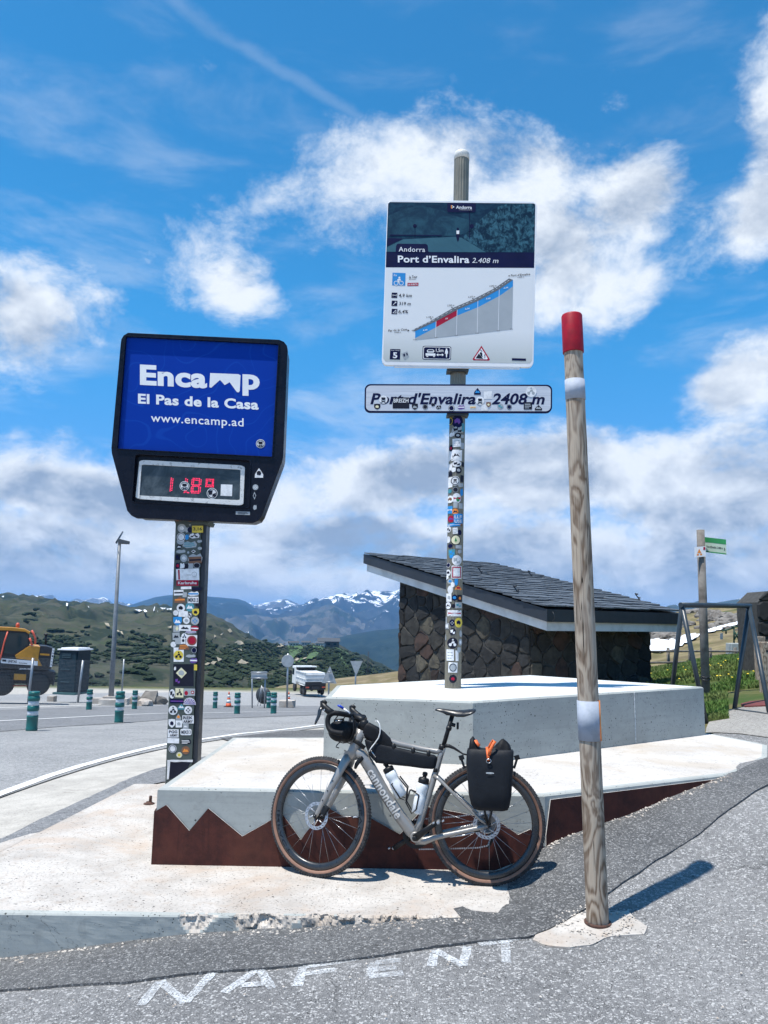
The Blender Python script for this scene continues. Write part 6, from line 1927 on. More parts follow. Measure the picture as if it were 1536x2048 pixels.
# stem, bar, levers
mb = tube([(.803, .862, 0), (.786, .905, 0), (.780, .922, 0)], [.032, .028, .020], 14); bo('headset_cover', mb, BK, bike, True)
mb = tube([(.782, .915, 0), (.815, .925, 0), (.868, .944, 0)], [.024, .021, .021], 12, sx=1.0); bo('stem', mb, BK, bike, True)
for sd in (1, -1):
    pts = [(.868, .944, 0), (.868, .944, .09 * sd), (.868, .945, .145 * sd), (.878, .946, .178 * sd), (.905, .946, .195 * sd), (.930, .930, .199 * sd), (.938, .902, .201 * sd), (.930, .868, .204 * sd), (.907, .842, .208 * sd), (.872, .833, .212 * sd), (.815, .829, .216 * sd)]
    fine = []
    for i in range(len(pts) - 1):
        for j in range(4):
            a, b_ = Vector(pts[i]), Vector(pts[i + 1]); pa = Vector(pts[max(i - 1, 0)]); pb = Vector(pts[min(i + 2, len(pts) - 1)]); t = j / 4
            fine.append(tuple(.5 * ((2 * a) + (b_ - pa) * t + (2 * pa - 5 * a + 4 * b_ - pb) * t * t + (3 * a - pa - 3 * b_ + pb) * t ** 3)))
    fine.append(pts[-1])
    mb = tube(fine, .0158, 12); bar = bo('handlebar', mb, TAPE, bike, True, label=None)
    mb = tube([(.905, .948, .196 * sd), (.935, .957, .199 * sd), (.962, .976, .200 * sd), (.980, .996, .200 * sd), (.984, 1.008, .200 * sd), (.972, 1.012, .200 * sd), (.955, 1.004, .200 * sd)], [.014, .019, .018, .017, .014, .012, .008], 12, sx=.95, sy=1.15); bo('brake_hood', mb, BK, bike, True)
    mb = tube([(.984, .985, .203 * sd), (.992, .958, .210 * sd), (.994, .925, .216 * sd), (1.006, .893, .220 * sd), (1.012, .874, .222 * sd)], [.010, .0125, .0105, .008, .005], 10, sx=.45, sy=1.1); bo('brake_lever', mb, CARB, bike, True)
mb = MB(); mb.lathe([(.004, 0), (.0055, .004), (.004, .008)], B(.958, .962, .213), Bw, 8); bo('lever_pin', mb, ROT, bike, True)
# drivetrain
def arm(a, b_, off, nm):
    mb = tube([(a[0], a[1], off), ((a[0] + b_[0]) / 2, (a[1] + b_[1]) / 2, off + (.006 if off > 0 else -.006)), (b_[0], b_[1], off + (.008 if off > 0 else -.008))], [.020, .0145, .0135], 12, sx=.5, sy=1.1)
    mb.lathe([(.015, 0), (.016, .004), (.012, .009), (.004, .009)], B(a[0], a[1], off + .002 * (1 if off > 0 else -1)), Bw * (1 if off > 0 else -1), 14)
    bo(nm, mb, BK, bike)
arm((.457, .256), (.317, .362), .068, 'crank_arm'); arm((.457, .256), (.597, .150 + .012), -.068, 'crank_arm')
for (s_, h_, off) in ((.317, .362, .115), (.597, .162, -.115)):
    rot = Matrix((Be, Bw, Bu)).transposed() @ Matrix.Rotation(.5, 3, 'Y')
    mb = MB(); mb.box(B(s_, h_, off), (.018, .058, .014), rot); mb.box(B(s_ + .028, h_ - .006, off), (.014, .030, .008), rot); mb.box(B(s_ - .028, h_ + .008, off), (.014, .034, .008), rot)
    mb.tube([B(s_, h_, off - .035), B(s_, h_, off + .035)], .008, 8)
    bo('pedal', mb, ROT, bike, bevel=.003)
mb = MB(); c = B(.457, .256, -.047); u, w = orth(Bw); k_ = 40
o = []
for k in range(k_):
    for da, r in ((0, .079), (.035, .085), (.08, .085), (.115, .079)):
        a = 6.28318 * k / k_ + da; o.append(c + (u * math.cos(a) + w * math.sin(a)) * r)
mb.holed(o, [[c + (u * math.cos(-6.28318 * k / 40) + w * math.sin(-6.28318 * k / 40)) * .058 for k in range(40)]], Bw * .003)
for k in range(4): a = k * 1.5708 + .5; mb.tube([c, c + (u * math.cos(a) + w * math.sin(a)) * .06], .008, 6)
bo('chainring', mb, BK, bike)
mb = MB()
for r, oo in ((.062, -.018), (.054, -.023), (.046, -.028), (.038, -.033), (.030, -.038)): mb.lathe([(r - .012, oo - .0012), (r, oo - .0012), (r, oo + .0012), (r - .012, oo + .0012)], rc, Bw, 26, closed=True)
bo('cassette', mb, STEEL, bike)
ch_ = [(.470, .340, -.045), (.36, .352, -.043), (.20, .372, -.038), (.045, .402, -.034), (-.010, .395, -.034), (-.025, .350, -.034), (.0, .300, -.034), (.012, .255, -.034), (.025, .215, -.034), (.08, .200, -.036), (.25, .185, -.042), (.44, .172, -.046)]
mb = MB()
for i in range(len(ch_) - 1):
    a, b_ = B(*ch_[i]), B(*ch_[i + 1]); k = max(1, int((b_ - a).length / .0125))
    d = (b_ - a).normalized(); rot = Matrix((d, Bw, Bw.cross(d))).transposed()
    for j in range(k): mb.box(a.lerp(b_, (j + .5) / k), (.010, .006 if j % 2 else .008, .007), rot)
bo('chain', mb, STEEL, bike, kind='stuff')
mb = tube([(.030, .320, -.06), (.012, .280, -.062), (.0, .25, -.055), (.028, .200, -.045)], [.012, .016, .012, .012], 8, sx=.6); bo('derailleur', mb, BK, bike)
rotm = Matrix((Be, Bw, Bu)).transposed()
mb = MB(); mb.box(B(.994, .378, .046), (.030, .030, .055), rotm @ Matrix.Rotation(-.5, 3, 'Y')); bo('brake_caliper', mb, BK, bike, True, bevel=.006)
mb = MB(); mb.box(B(.100, .316, .046), (.055, .028, .026), rotm @ Matrix.Rotation(.15, 3, 'Y')); bo('brake_caliper', mb, BK, bike, bevel=.006)
mb = tube([(.250, .270, .050), (.17, .285, .060), (.11, .305, .056)], .0045, 7); bo('brake_hose', mb, ROT, bike)
# rack under the pannier
for sd in (1, -1):
    mb = tube([(.030, .352, .072 * sd), (.066, .520, .07 * sd), (.090, .735, .06 * sd)], .006, 8); bo('rack_stay', mb, BK, bike)
    mb = tube([(.025, .352, .075 * sd), (-.020, .520, .07 * sd), (-.075, .735, .06 * sd)], .006, 8); bo('rack_stay', mb, BK, bike)
mb = tube([(.13, .735, .06), (-.10, .735, .06), (-.125, .735, 0), (-.10, .735, -.06), (.13, .735, -.06), (.14, .735, 0), (.13, .735, .06)], .006, 8); bo('rack_top', mb, BK, bike)
mb = tube([(.285, .785, .016), (.258, .784, .018), (.228, .772, .02), (.175, .742, .03), (.13, .735, .04)], [.012, .011, .008, .005, .005], 8); bo('rack_arm', mb, BK, bike)
for s0, h0, s1, h1, nm in ((.640, .560, .545, .440, 'bottle_cage'), (.412, .520, .446, .380, 'bottle_cage')):
    a, b_ = Vector((s0, h0)), Vector((s1, h1)); d = (b_ - a).normalized(); pr_ = Vector((d.y, -d.x))
    if nm and pr_.y < 0 and s0 > .5: pr_ = -pr_
    if s0 < .5 and pr_.x < 0: pr_ = -pr_
    for sd in (1, -1):
        p = [a + d * .02 + pr_ * .075, a + d * .03 + pr_ * .02, b_ - d * .03 + pr_ * .015, b_ + pr_ * .035, b_ - d * .05 + pr_ * .085, a + d * .025 + pr_ * .080]
        mb = tube([(p[0].x, p[0].y, .0), (p[1].x, p[1].y, .036 * sd), (p[2].x, p[2].y, .036 * sd), (p[3].x, p[3].y, .038 * sd), (p[4].x, p[4].y, .030 * sd), (p[5].x, p[5].y, .038 * sd)], .0045, 7)
        bo(nm, mb, BK, bike)

# ------------------------------------------------------------------ bottles and bags
BOT = bsdf('milky bottle plastic'); mt, nt, b = BOT
b.inputs['Base Color'].default_value = (0.74, 0.77, 0.78, 1); b.inputs['Roughness'].default_value = .35
b.inputs['Subsurface Weight'].default_value = .25; b.inputs['Subsurface Radius'].default_value = (.02, .02, .02)
for cap, bot, lab in (((.645, .660), (.545, .478), 'milky water bottle with black cap tilted along the lower frame tube'), ((.405, .610), (.450, .385), 'milky water bottle with black cap standing along the seat tube')):
    a, b_ = B(*bot), B(*cap); d = (b_ - a).normalized(); L_ = (b_ - a).length
    t = thing('water_bottle', lab, 'bottle', tuple(a), 'water bottles on the bicycle')
    k = L_ / .205
    mb = MB(); mb.lathe([(.0, 0), (.030, 0), (.0355, .006), (.0360, .085 * k), (.0325, .098 * k), (.0325, .112 * k), (.0360, .124 * k), (.0355, .150 * k), (.030, .163 * k)], a, d, 28); obj('bottle_body', mb, BOT[0], t)
    mb = MB(); mb.lathe([(.030, .158 * k), (.0335, .160 * k), (.0335, .180 * k), (.029, .187 * k), (.013, .190 * k), (.012, .200 * k), (.016, .202 * k), (.016, .213 * k), (.010, .219 * k), (0, .219 * k)], a, d, 24); obj('bottle_cap', mb, BK, t)
BAG = pm('black bag fabric', (0.006, 0.007, 0.009), (0.010, 0.011, 0.014), 9, 0.6, spec=.2, bmp=0.25, bscale=240)
BAG2 = pm('charcoal waterproof canvas', (0.009, 0.011, 0.015), (0.014, 0.0165, 0.021), 7, 0.6, spec=.22, bmp=0.3, bscale=90)


def soft(sections, seg=28, amp=.004, nz=14.0, sq=.34):
    """a stuffed bag: sections = (centre (s,h,off), half extents along two directions, directions)"""
    mb = MB(); vs = []
    n = len(sections)
    for c, (hx, hy), (dx, dy) in sections:
        for k in range(seg):
            a = 6.28318 * k / seg; ca, sa = math.cos(a), math.sin(a)
            e = sq
            x_ = math.copysign(abs(ca) ** e, ca) * hx; y_ = math.copysign(abs(sa) ** e, sa) * hy
            p = Vector(c) + Vector(dx) * x_ + Vector(dy) * y_
            q = B(*p)
            nn = mnoise.noise(q * nz) + .5 * mnoise.noise(q * nz * 2.6)
            p2 = p + (Vector(dx) * ca + Vector(dy) * sa) * (nn * amp)
            vs.append(B(*p2))
    mb.add(vs, [(i * seg + k, i * seg + (k + 1) % seg, (i + 1) * seg + (k + 1) % seg, (i + 1) * seg + k) for i in range(n - 1) for k in range(seg)] + [list(range(seg)), list(range((n - 1) * seg, n * seg))], 0, True)
    return mb


LAT = (0, 0, 1)
# top tube bag
bag = thing('top_tube_bag', 'small black moulded bag strapped on the top tube behind the handlebar', 'bag', tuple(B(.68, .82)))
dA, dP = Vector((-.93, -.36, 0)).normalized(), Vector((-.36, .93, 0)).normalized()
secs = []
p0 = Vector((.792, .868, 0))
for t, hh, ww in ((-.012, .020, .016), (-.006, .036, .024), (.02, .047, .029), (.08, .048, .030), (.13, .043, .028), (.18, .034, .025), (.215, .025, .021), (.236, .016, .015), (.245, .005, .006)):
    secs.append((tuple(p0 + dA * t - dP * (.0 + .02 * (t / .238) - (.0 if t < .02 else 0)) + dP * (hh - .042) * .75), (hh, ww), (tuple(dP), LAT)))
mb = soft(secs, 24, .0008, 10, .55); obj('bag_body', mb, BAG, bag)
for t in (.10, .155):
    p = p0 + dA * t - dP * .055
    mb = tube([tuple(p + Vector((0, 0, .022))), tuple(p - dP * .028 + Vector((0, 0, .021))), tuple(p - dP * .036), tuple(p - dP * .028 - Vector((0, 0, .021))), tuple(p - Vector((0, 0, .022)))], .008, 6, sx=.3); obj('bag_strap', mb, BK, bag)
cable = pm('white cable', (0.78, 0.78, 0.76), (0.7, 0.7, 0.68), 8, .4)
def pxb(px, py, off):
    r = ray(px, py); o = BR + Bw * off; t = (o - EYEV).dot(Bw) / r.dot(Bw); return EYEV + r * t
mb = MB(); mb.tube([pxb(750, 1443, .02), pxb(755, 1442, .034), pxb(759, 1448, .036), pxb(760.5, 1458, .038), pxb(760, 1466, .037), pxb(757, 1476, .034), pxb(750, 1486, .036), pxb(743, 1495, .040), pxb(738, 1503, .041)], .0036, 8)
o_ = obj('charging_cable', mb, cable); o_['label'] = 'white charging cable hanging over the small bag on the top tube'; o_['category'] = 'cable'
# frame bag
bag = thing('frame_bag', 'long black bag filling the frame under the top tube', 'bag', tuple(B(.55, .72)))
up_l = [(.780, .800), (.772, .808), (.70, .792), (.60, .768), (.50, .748), (.42, .735), (.350, .726), (.330, .714)]
lo_l = [(.772, .765), (.748, .712), (.705, .668), (.60, .660), (.50, .654), (.42, .648), (.358, .646), (.338, .662)]
secs = []
for i, (a, b_) in enumerate(zip(up_l, lo_l)):
    c = ((a[0] + b_[0]) / 2, (a[1] + b_[1]) / 2, 0); d = Vector((a[0] - b_[0], a[1] - b_[1], 0)); hh = d.length / 2
    secs.append((c, (hh, .030 if 0 < i < 7 else .016), (tuple(d.normalized()), LAT)))
mb = soft(secs, 28, .0022, 18, .42); obj('bag_body', mb, BAG2, bag)
mb = tube([(.737, .742, .031), (.706, .704, .033)], .004, 6, sx=.3); obj('reflective_tab', mb, MT['silver'], bag)
for s_, h_ in ((.725, .822), (.60, .792), (.48, .770), (.385, .757)):
    mb = tube([(s_, h_ - .045, .027), (s_, h_ - .010, .022), (s_, h_ + .012, .0), (s_, h_ - .010, -.022), (s_, h_ - .045, -.027)], .011, 8, sx=.22); obj('bag_strap', mb, BK, bag)
mb = tube([(.352, .640, .020), (.338, .640, .024), (.320, .636, 0), (.336, .64, -.022)], .012, 8, sx=.4); obj('bag_strap', mb, BK, bag)
# handlebar roll
bag = thing('handlebar_bag', 'round black roll bag hung under the handlebar', 'bag', tuple(B(.90, .80)), None)
c0, c1 = STEER @ B(.906, .846, -.15), STEER @ B(.906, .846, .15)
mb = MB(); mb.lathe([(0, 0), (.040, .002), (.058, .012), (.064, .04), (.064, .26), (.058, .288), (.040, .298), (0, .30)], c0, c1 - c0, 30); obj('bag_body', mb, BAG, bag)
for off in (.05, -.05):
    cc = STEER @ B(.906, .846, off); ring = []
    for k in range(20):
        a = 6.28318 * k / 20; ring.append(STEER @ B(.902 + .074 * math.cos(a), .868 + .092 * math.sin(a), off))
    mb = MB(); mb.tube(ring, .013, 6, closed=True, up=Bw, sx=1.0, sy=.25); obj('bag_strap', mb, BK, bag)
mb = MB(); mb.tube([pxb(680, 1484, .12), pxb(674, 1490, .13), pxb(672, 1494, .13), pxb(678, 1496, .13)], .0035, 6); obj('hook_cord', mb, BK, bag)
pen = thing('bar_pen', 'blue and white pen lying on the handlebar', 'pen', tuple(pxb(688, 1420, .05)))
mb = MB(); mb.tube([pxb(700, 1427, .05), pxb(687, 1417, .05)], .006, 8); obj('pen_body', mb, MT['signwhite'], pen)
mb = MB(); mb.tube([pxb(687, 1417, .05), pxb(679, 1412, .05), pxb(675, 1411, .05)], [.0075, .0085, .004], 8); obj('pen_cap', mb, pm('blue plastic', (0.01, 0.05, 0.45), (0.01, 0.04, 0.36), 8, .3), pen)
cl = thing('computer_mount', 'small grey light bracket under the handlebar', 'light', tuple(STEER @ B(.93, .895, .05)))
mb = MB(); mb.tube([pxb(668, 1442, .08), pxb(688, 1440, .08)], .011, 10); obj('light_body', mb, BK, cl)
mb = MB(); mb.tube([pxb(671, 1442.5, .092), pxb(684, 1441, .092)], .0035, 6); obj('light_trim', mb, MT['silver'], cl)

# pannier on the near side of the rack
pan = thing('pannier_bag', 'charcoal roll top pannier with orange straps hung on the rear rack', 'pannier', tuple(B(.02, .46, .12)))
secs = []
for t, sl, sr, dp in ((-.022, .092, -.066, .030), (-.015, .116, -.088, .050), (.005, .131, -.101, .062), (.07, .141, -.110, .070), (.16, .147, -.116, .072), (.23, .151, -.119, .068), (.285, .152, -.121, .058), (.310, .150, -.119, .050), (.320, .144, -.114, .042)):
    secs.append((((sl + sr) / 2, .468 + t, .142), ((sl - sr) / 2, dp), ((1, 0, 0), LAT)))
mb = soft(secs, 48, .0095, 11, .42); obj('pannier_body', mb, BAG2, pan)
mb = MB(); vs = []; n = 26
for i in range(n + 1):
    s_ = .142 - .254 * i / n; t = i / n
    hh = .790 + .066 * math.exp(-((t - .10) / .11) ** 2) + .058 * math.exp(-((t - .80) / .17) ** 2) + .004 * mnoise.noise(Vector((i * .7, 0, 0)))
    ed = min(1, min(t, 1 - t) * 9)
    for off, z in ((.182 - .012 * (1 - ed), .772), (.176 + .006 * math.sin(i * 1.1), (.772 + hh) / 2), (.160, hh - .004), (.146, hh), (.128, hh - .006), (.108 + .005 * math.sin(i * 1.3), (.772 + hh) / 2), (.102 + .012 * (1 - ed), .772)):
        vs.append(B(s_, z if ed > .02 else .775, off))
m = 7
mb.add(vs, [(i * m + k, (i + 1) * m + k, (i + 1) * m + k + 1, i * m + k + 1) for i in range(n) for k in range(m - 1)], 0, True)
obj('roll_top', mb, BAG, pan)
pp = lambda px, py, off=.215: pxb(px, py, off)
def ribb(pts, w, mat, nm, ax=None):
    mb = MB(); vs = []
    for i, p in enumerate(pts):
        d = (pts[min(i + 1, len(pts) - 1)] - pts[max(i - 1, 0)]).normalized()
        x_ = (ax or Be) - d * d.dot(ax or Be); x_.normalize()
        vs += [p - x_ * w / 2, p + x_ * w / 2]
    k = len(pts)
    mb.add(vs, [(2 * i, 2 * i + 1, 2 * i + 3, 2 * i + 2) for i in range(k - 1)], 0, True)
    o = obj(nm, mb, mat, pan, recalc=False)
    md = o.modifiers.new('thick', 'SOLIDIFY'); md.thickness = .002; md.offset = 0
OR = pm('orange webbing', (0.80, 0.16, 0.035), (0.66, 0.12, 0.03), 60, .6, bmp=.3, bscale=300)
ribb([pp(977, 1522), pp(976, 1512, .212), pp(975, 1502, .205), pp(974, 1494, .175)], .016, OR, 'strap_loop')
ribb([pp(978, 1510, .214), pp(981, 1499, .214), pp(986, 1489, .212), pp(990, 1483, .205), pp(987, 1481, .19), pp(982, 1488, .18), pp(976, 1500, .18)], .018, OR, 'strap_loop', (Be * .9 + Bu * .45).normalized())
ribb([pp(951, 1480, .17), pp(954, 1486, .18), pp(959, 1492, .185)], .020, OR, 'strap_loop', (Be + Bu * .6).normalized())
mb = MB(); c = pp(977.5, 1522, .217)
mb.tube([c + Be * .0135 * math.cos(a) + Bu * .0115 * math.sin(a) for a in [6.28318 * k / 18 for k in range(18)]], .0022, 7, closed=True); obj('d_ring', mb, MT['silver'], pan)
mb = MB(); mb.add([B(.030 - .042 * x_ / 2 * 1.0 - .012, .660 + .0095 * y_ / 2, .2185) for x_, y_ in [(p[0], p[1]) for p in rrect(-1.1, -1, 1.1, 1, .9, 5)]], [list(range(24))]); obj('maker_label', mb, pm('reflective label', (0.55, 0.58, 0.60), (0.42, 0.45, 0.47), 200, .4), pan, recalc=False)
mb = MB(); text_on(mb, 'ORTLIEB', lambda a, b_: B(.036 - .036 * a, .657 + .006 * b_, .2195), 0, bold=.01); obj('label_lettering', mb, MT['greyprint'], pan, recalc=False)
for px, py, oo in ((923, 1515, .14), (1034, 1515, .14)):
    mb = MB(); mb.box(pp(px, py, oo), (.030, .020, .026), rotm @ Matrix.Rotation(.3, 3, 'Y')); mb.tube([pp(px, py + 3, oo), pp(px + (6 if px < 960 else -6), py + 22, oo + .01)], .008, 6, sx=.4); obj('side_buckle', mb, BK, pan, bevel=.004)


# ------------------------------------------------------------------ stone hut with a slate roof
def clip_poly(poly, a, b, c):
    """keep a*x + b*y <= c"""
    out = []
    for i in range(len(poly)):
        p, q = poly[i], poly[(i + 1) % len(poly)]
        dp, dq = a * p[0] + b * p[1] - c, a * q[0] + b * q[1] - c
        if dp <= 0: out.append(p)
        if dp * dq < 0:
            t = dp / (dp - dq); out.append((p[0] + (q[0] - p[0]) * t, p[1] + (q[1] - p[1]) * t))
    return out


def cells(bound, sx, sy, rg):
    """uneven stone outlines that fill a convex outline"""
    xs = [p[0] for p in bound]; ys = [p[1] for p in bound]
    pts = []
    r = 0; y = min(ys)
    while y < max(ys) + sy:
        hh = sy * rg.uniform(.6, 1.5); x = min(xs) - sx * rg.random()
        while x < max(xs) + sx:
            w = sx * rg.uniform(.40, 1.8); pts.append((x + w / 2, y + hh / 2 + rg.uniform(-.16, .16) * sy)); x += w
        y += hh
    res = []
    for i, p in enumerate(pts):
        poly = list(bound)
        for j, q in enumerate(pts):
            if i == j: continue
            dx, dy = q[0] - p[0], q[1] - p[1]
            if dx * dx + dy * dy > (3.2 * sx) ** 2: continue
            poly = clip_poly(poly, dx, dy, dx * (p[0] + q[0]) / 2 + dy * (p[1] + q[1]) / 2)
            if len(poly) < 3: break
        if len(poly) >= 3: res.append(poly)
    return res


def stone_mesh(poly, fn, proud, rg, gap=.009):
    """one stone: fn(u, v, w) places it; dressed face with worn corners"""
    n = len(poly); cx, cy = sum(p[0] for p in poly) / n, sum(p[1] for p in poly) / n
    area = abs(sum(poly[i][0] * poly[(i + 1) % n][1] - poly[(i + 1) % n][0] * poly[i][1] for i in range(n)) / 2)
    if area < .004: return None
    pts = []
    for i in range(n):
        p, q = poly[i], poly[(i + 1) % n]
        L = math.hypot(q[0] - p[0], q[1] - p[1])
        if L < .02: continue
        for t in (.18, .5, .82) if L > .12 else (.5,): pts.append((p[0] + (q[0] - p[0]) * t, p[1] + (q[1] - p[1]) * t))
    n = len(pts)
    if n < 3: return None
    def ins(k, d): return [(x + (cx - x) * min(.45, d / max(.02, math.hypot(cx - x, cy - y))), y + (cy - y) * min(.45, d / max(.02, math.hypot(cx - x, cy - y)))) for x, y in pts]
    a, b_, c = ins(0, gap), ins(0, gap + .006), ins(0, gap + .020)
    tx, ty = rg.uniform(-.12, .12), rg.uniform(-.12, .12)
    vs = [fn(x, y, -.02) for x, y in a] + [fn(x, y, proud * .55) for x, y in b_] + [fn(x, y, proud + tx * (x - cx) + ty * (y - cy) + rg.uniform(-.006, .006)) for x, y in c] + [fn(cx, cy, proud + rg.uniform(0, .012))]
    fs = [(r * n + i, r * n + (i + 1) % n, (r + 1) * n + (i + 1) % n, (r + 1) * n + i) for r in (0, 1) for i in range(n)] + [(2 * n + i, 2 * n + (i + 1) % n, 3 * n) for i in range(n)]
    mb = MB(); mb.add(vs, fs); return mb


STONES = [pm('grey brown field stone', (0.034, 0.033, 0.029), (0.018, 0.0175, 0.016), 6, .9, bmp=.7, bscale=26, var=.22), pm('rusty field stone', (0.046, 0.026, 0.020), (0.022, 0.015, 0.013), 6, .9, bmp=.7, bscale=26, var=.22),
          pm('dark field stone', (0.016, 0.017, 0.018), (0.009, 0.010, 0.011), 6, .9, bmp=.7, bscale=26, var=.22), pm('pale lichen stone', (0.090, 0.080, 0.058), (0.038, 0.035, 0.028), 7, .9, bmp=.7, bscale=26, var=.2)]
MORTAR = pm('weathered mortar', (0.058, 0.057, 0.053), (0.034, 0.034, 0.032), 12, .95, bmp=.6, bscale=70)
hut = thing('stone_hut', 'low stone hut with a sloping slate roof and white eaves boards behind the block', 'hut', (2.68, 15, -0.2))
ed = Vector((.8, .6, 0)); gd = Vector((-.6, .8, 0))
HB = Vector((2.66, 14.0, 0))
HL1, HL2 = 3.8, 3.62
Ptop = at(1094, 1217, 13.35)
Hi = at(741, 1108, 17.85)
Re = None
for k in range(400):
    q = Ptop + ed * (k * .02)
    v = q - EYEV; x_ = 768 + FPX * v.dot(_R) / v.dot(_F)
    if x_ >= 1362: Re = k * .02; break
Lrun = (Hi - Ptop).dot(gd); slope = (Hi.z - Ptop.z) / Lrun
rd = (gd + Vector((0, 0, slope))); rl = rd.length * Lrun; rd.normalize()
rn = ed.cross(rd).normalized(); rn = -rn if rn.z < 0 else rn
roofz = lambda p: Ptop.z + (p - Ptop).dot(gd) * slope
sr = random.Random(5)
walls = []
for nm, o, d, nrm, L in (('gable', HB, gd, Vector((-.8, -.6, 0)), HL1), ('eaves', HB, ed, Vector((.6, -.8, 0)), HL2)):
    zb = -1.0
    def fn(u, v, w, o=o, d=d, nrm=nrm): return o + d * u + nrm * w + Vector((0, 0, v))
    zt0, zt1 = roofz(o) - .40, roofz(o + d * L) - .40
    bound = [(0, zb), (L, zb), (L, zt1), (0, zt0)]
    mb = MB(); mb.prism([fn(u, v, 0) for u, v in bound], nrm * -.35)
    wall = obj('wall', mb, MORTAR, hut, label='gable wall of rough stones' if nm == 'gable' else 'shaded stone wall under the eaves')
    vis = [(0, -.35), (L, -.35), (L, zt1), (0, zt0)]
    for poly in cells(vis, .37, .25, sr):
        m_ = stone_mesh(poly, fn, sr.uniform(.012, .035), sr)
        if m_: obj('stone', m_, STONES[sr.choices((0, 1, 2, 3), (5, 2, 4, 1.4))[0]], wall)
# the two hidden walls
for o, d, L in ((HB + gd * HL1, ed, HL2), (HB + ed * HL2, gd, HL1)):
    q = [o + Vector((0, 0, -1)), o + d * L + Vector((0, 0, -1)), o + d * L + Vector((0, 0, roofz(o + d * L) - .41)), o + Vector((0, 0, roofz(o) - .41))]
    mb = MB(); mb.prism(q, (Vector((-.8, -.6, 0)) if d is gd else Vector((.6, -.8, 0))) * .3); obj('wall', mb, MORTAR, hut)
# projecting quoins on the far corner
DARKM = pm('dark metal flashing', (0.030, 0.036, 0.046), (0.024, 0.029, 0.037), 4, .45, .2)
FASC = pm('white eaves board', (0.66, 0.66, 0.64), (0.52, 0.52, 0.50), 3, .6)
quad_ = [Ptop, Ptop + ed * Re, Ptop + ed * Re + rd * rl, Ptop + rd * rl]
mb = MB(); mb.prism([p + rn * -.012 for p in quad_], Vector((0, 0, -.215))); roof = obj('roof', mb, DARKM, hut, label='slate roof with dark metal edge')
i1 = .06
mb = MB(); mb.prism([p + Vector((0, 0, -.23)) for p in (Ptop + ed * i1 + gd * i1 + Vector((0, 0, i1 * slope)), Ptop + ed * (Re - i1) + gd * i1 + Vector((0, 0, i1 * slope)), Ptop + ed * (Re - i1) + rd * (rl - i1), Ptop + ed * i1 + rd * (rl - i1))], Vector((0, 0, -.165)))
obj('eaves_board', mb, FASC, hut)
SLATE = pm('blue grey slate', (0.088, 0.100, 0.114), (0.050, 0.060, 0.072), 5, .55, bmp=.5, bscale=40, var=.28)
variants = []
for v in range(5):
    wv = (.36, .31, .40, .34, .28)[v]; mb = MB()
    pl = [(-wv / 2, .36), (-wv / 2, .05), (-wv / 2 + .05, .0 + .012 * v), (wv / 2 - .06, .004), (wv / 2, .06), (wv / 2, .36)]
    mb.prism([Vector((x, y, .0)) for x, y in pl], (0, 0, .026)); variants.append((wv, mb.mesh('slate', SLATE, bevel=0)))
rest = MB(); nS = 0; row = 0; y = -.03; exp_ = .25
basis = Matrix((ed, rd, rn)).transposed()
rows = []
while y < rl - .2:
    x = -.03 - .17 * sr.random()
    while x < Re - .05:
        v = sr.randrange(5); wv = variants[v][0]
        cx = max(wv / 2 - .03, min(x + wv / 2, Re - wv / 2 + .03))
        rows.append((cx, y + sr.uniform(-.03, .03), v, sr.uniform(-.04, .04), row)); x += wv + .006
    y += exp_; row += 1
rows.sort(key=lambda r: r[1])
for cx, yy, v, tw, row in rows:
    tilt = Matrix.Rotation(-.075 + sr.uniform(-.02, .02), 3, 'X') @ Matrix.Rotation(tw, 3, 'Z')
    M4 = (basis @ tilt).to_4x4(); M4.translation = Ptop + ed * cx + rd * yy + rn * (.034 + sr.uniform(0, .012))
    if nS < 300:
        o = put('slate', variants[v][1], roof); o.matrix_basis = M4; nS += 1
    else:
        me = variants[v][1]; rest.add([M4 @ q.co for q in me.vertices], [list(p.vertices) for p in me.polygons])
if rest.v: obj('slate_course', rest, SLATE, roof, kind='stuff')


def roof_pt(px, py):
    r = ray(px, py); t = (Ptop - EYEV).dot(rn) / r.dot(rn); return EYEV + r * t


for (xa, ya), (xb, yb) in (((965, 1152), (957, 1133)), ((1065, 1158), (1057, 1141)), ((1038, 1192), (1029, 1171)), ((1281, 1205), (1272, 1187))):
    a = roof_pt(xa, ya) + rn * .03; mb = MB(); tip = a + Vector((0, 0, .16)) + gd * .10 - ed * .05
    mb.tube([a - rd * .10, a, tip], .016, 6, sx=1.4, sy=.6); mb.tube([tip, tip - rd * .07], .016, 6); mb.tube([a.lerp(tip, .5), a.lerp(tip, .5) - rd * .06], .014, 6)
    obj('snow_hook', mb, DARKM, hut)
mb = MB(); p = Ptop + ed * .12 + Vector((0, 0, -.05)) + Vector((.6, -.8, 0)) * .02
mb.tube([p, p + Vector((.02, -.03, -.05)), p + Vector((.03, -.02, -.12)), p + Vector((.0, 0, -.17))], .006, 6); obj('hanging_wire', mb, DARKM, hut)

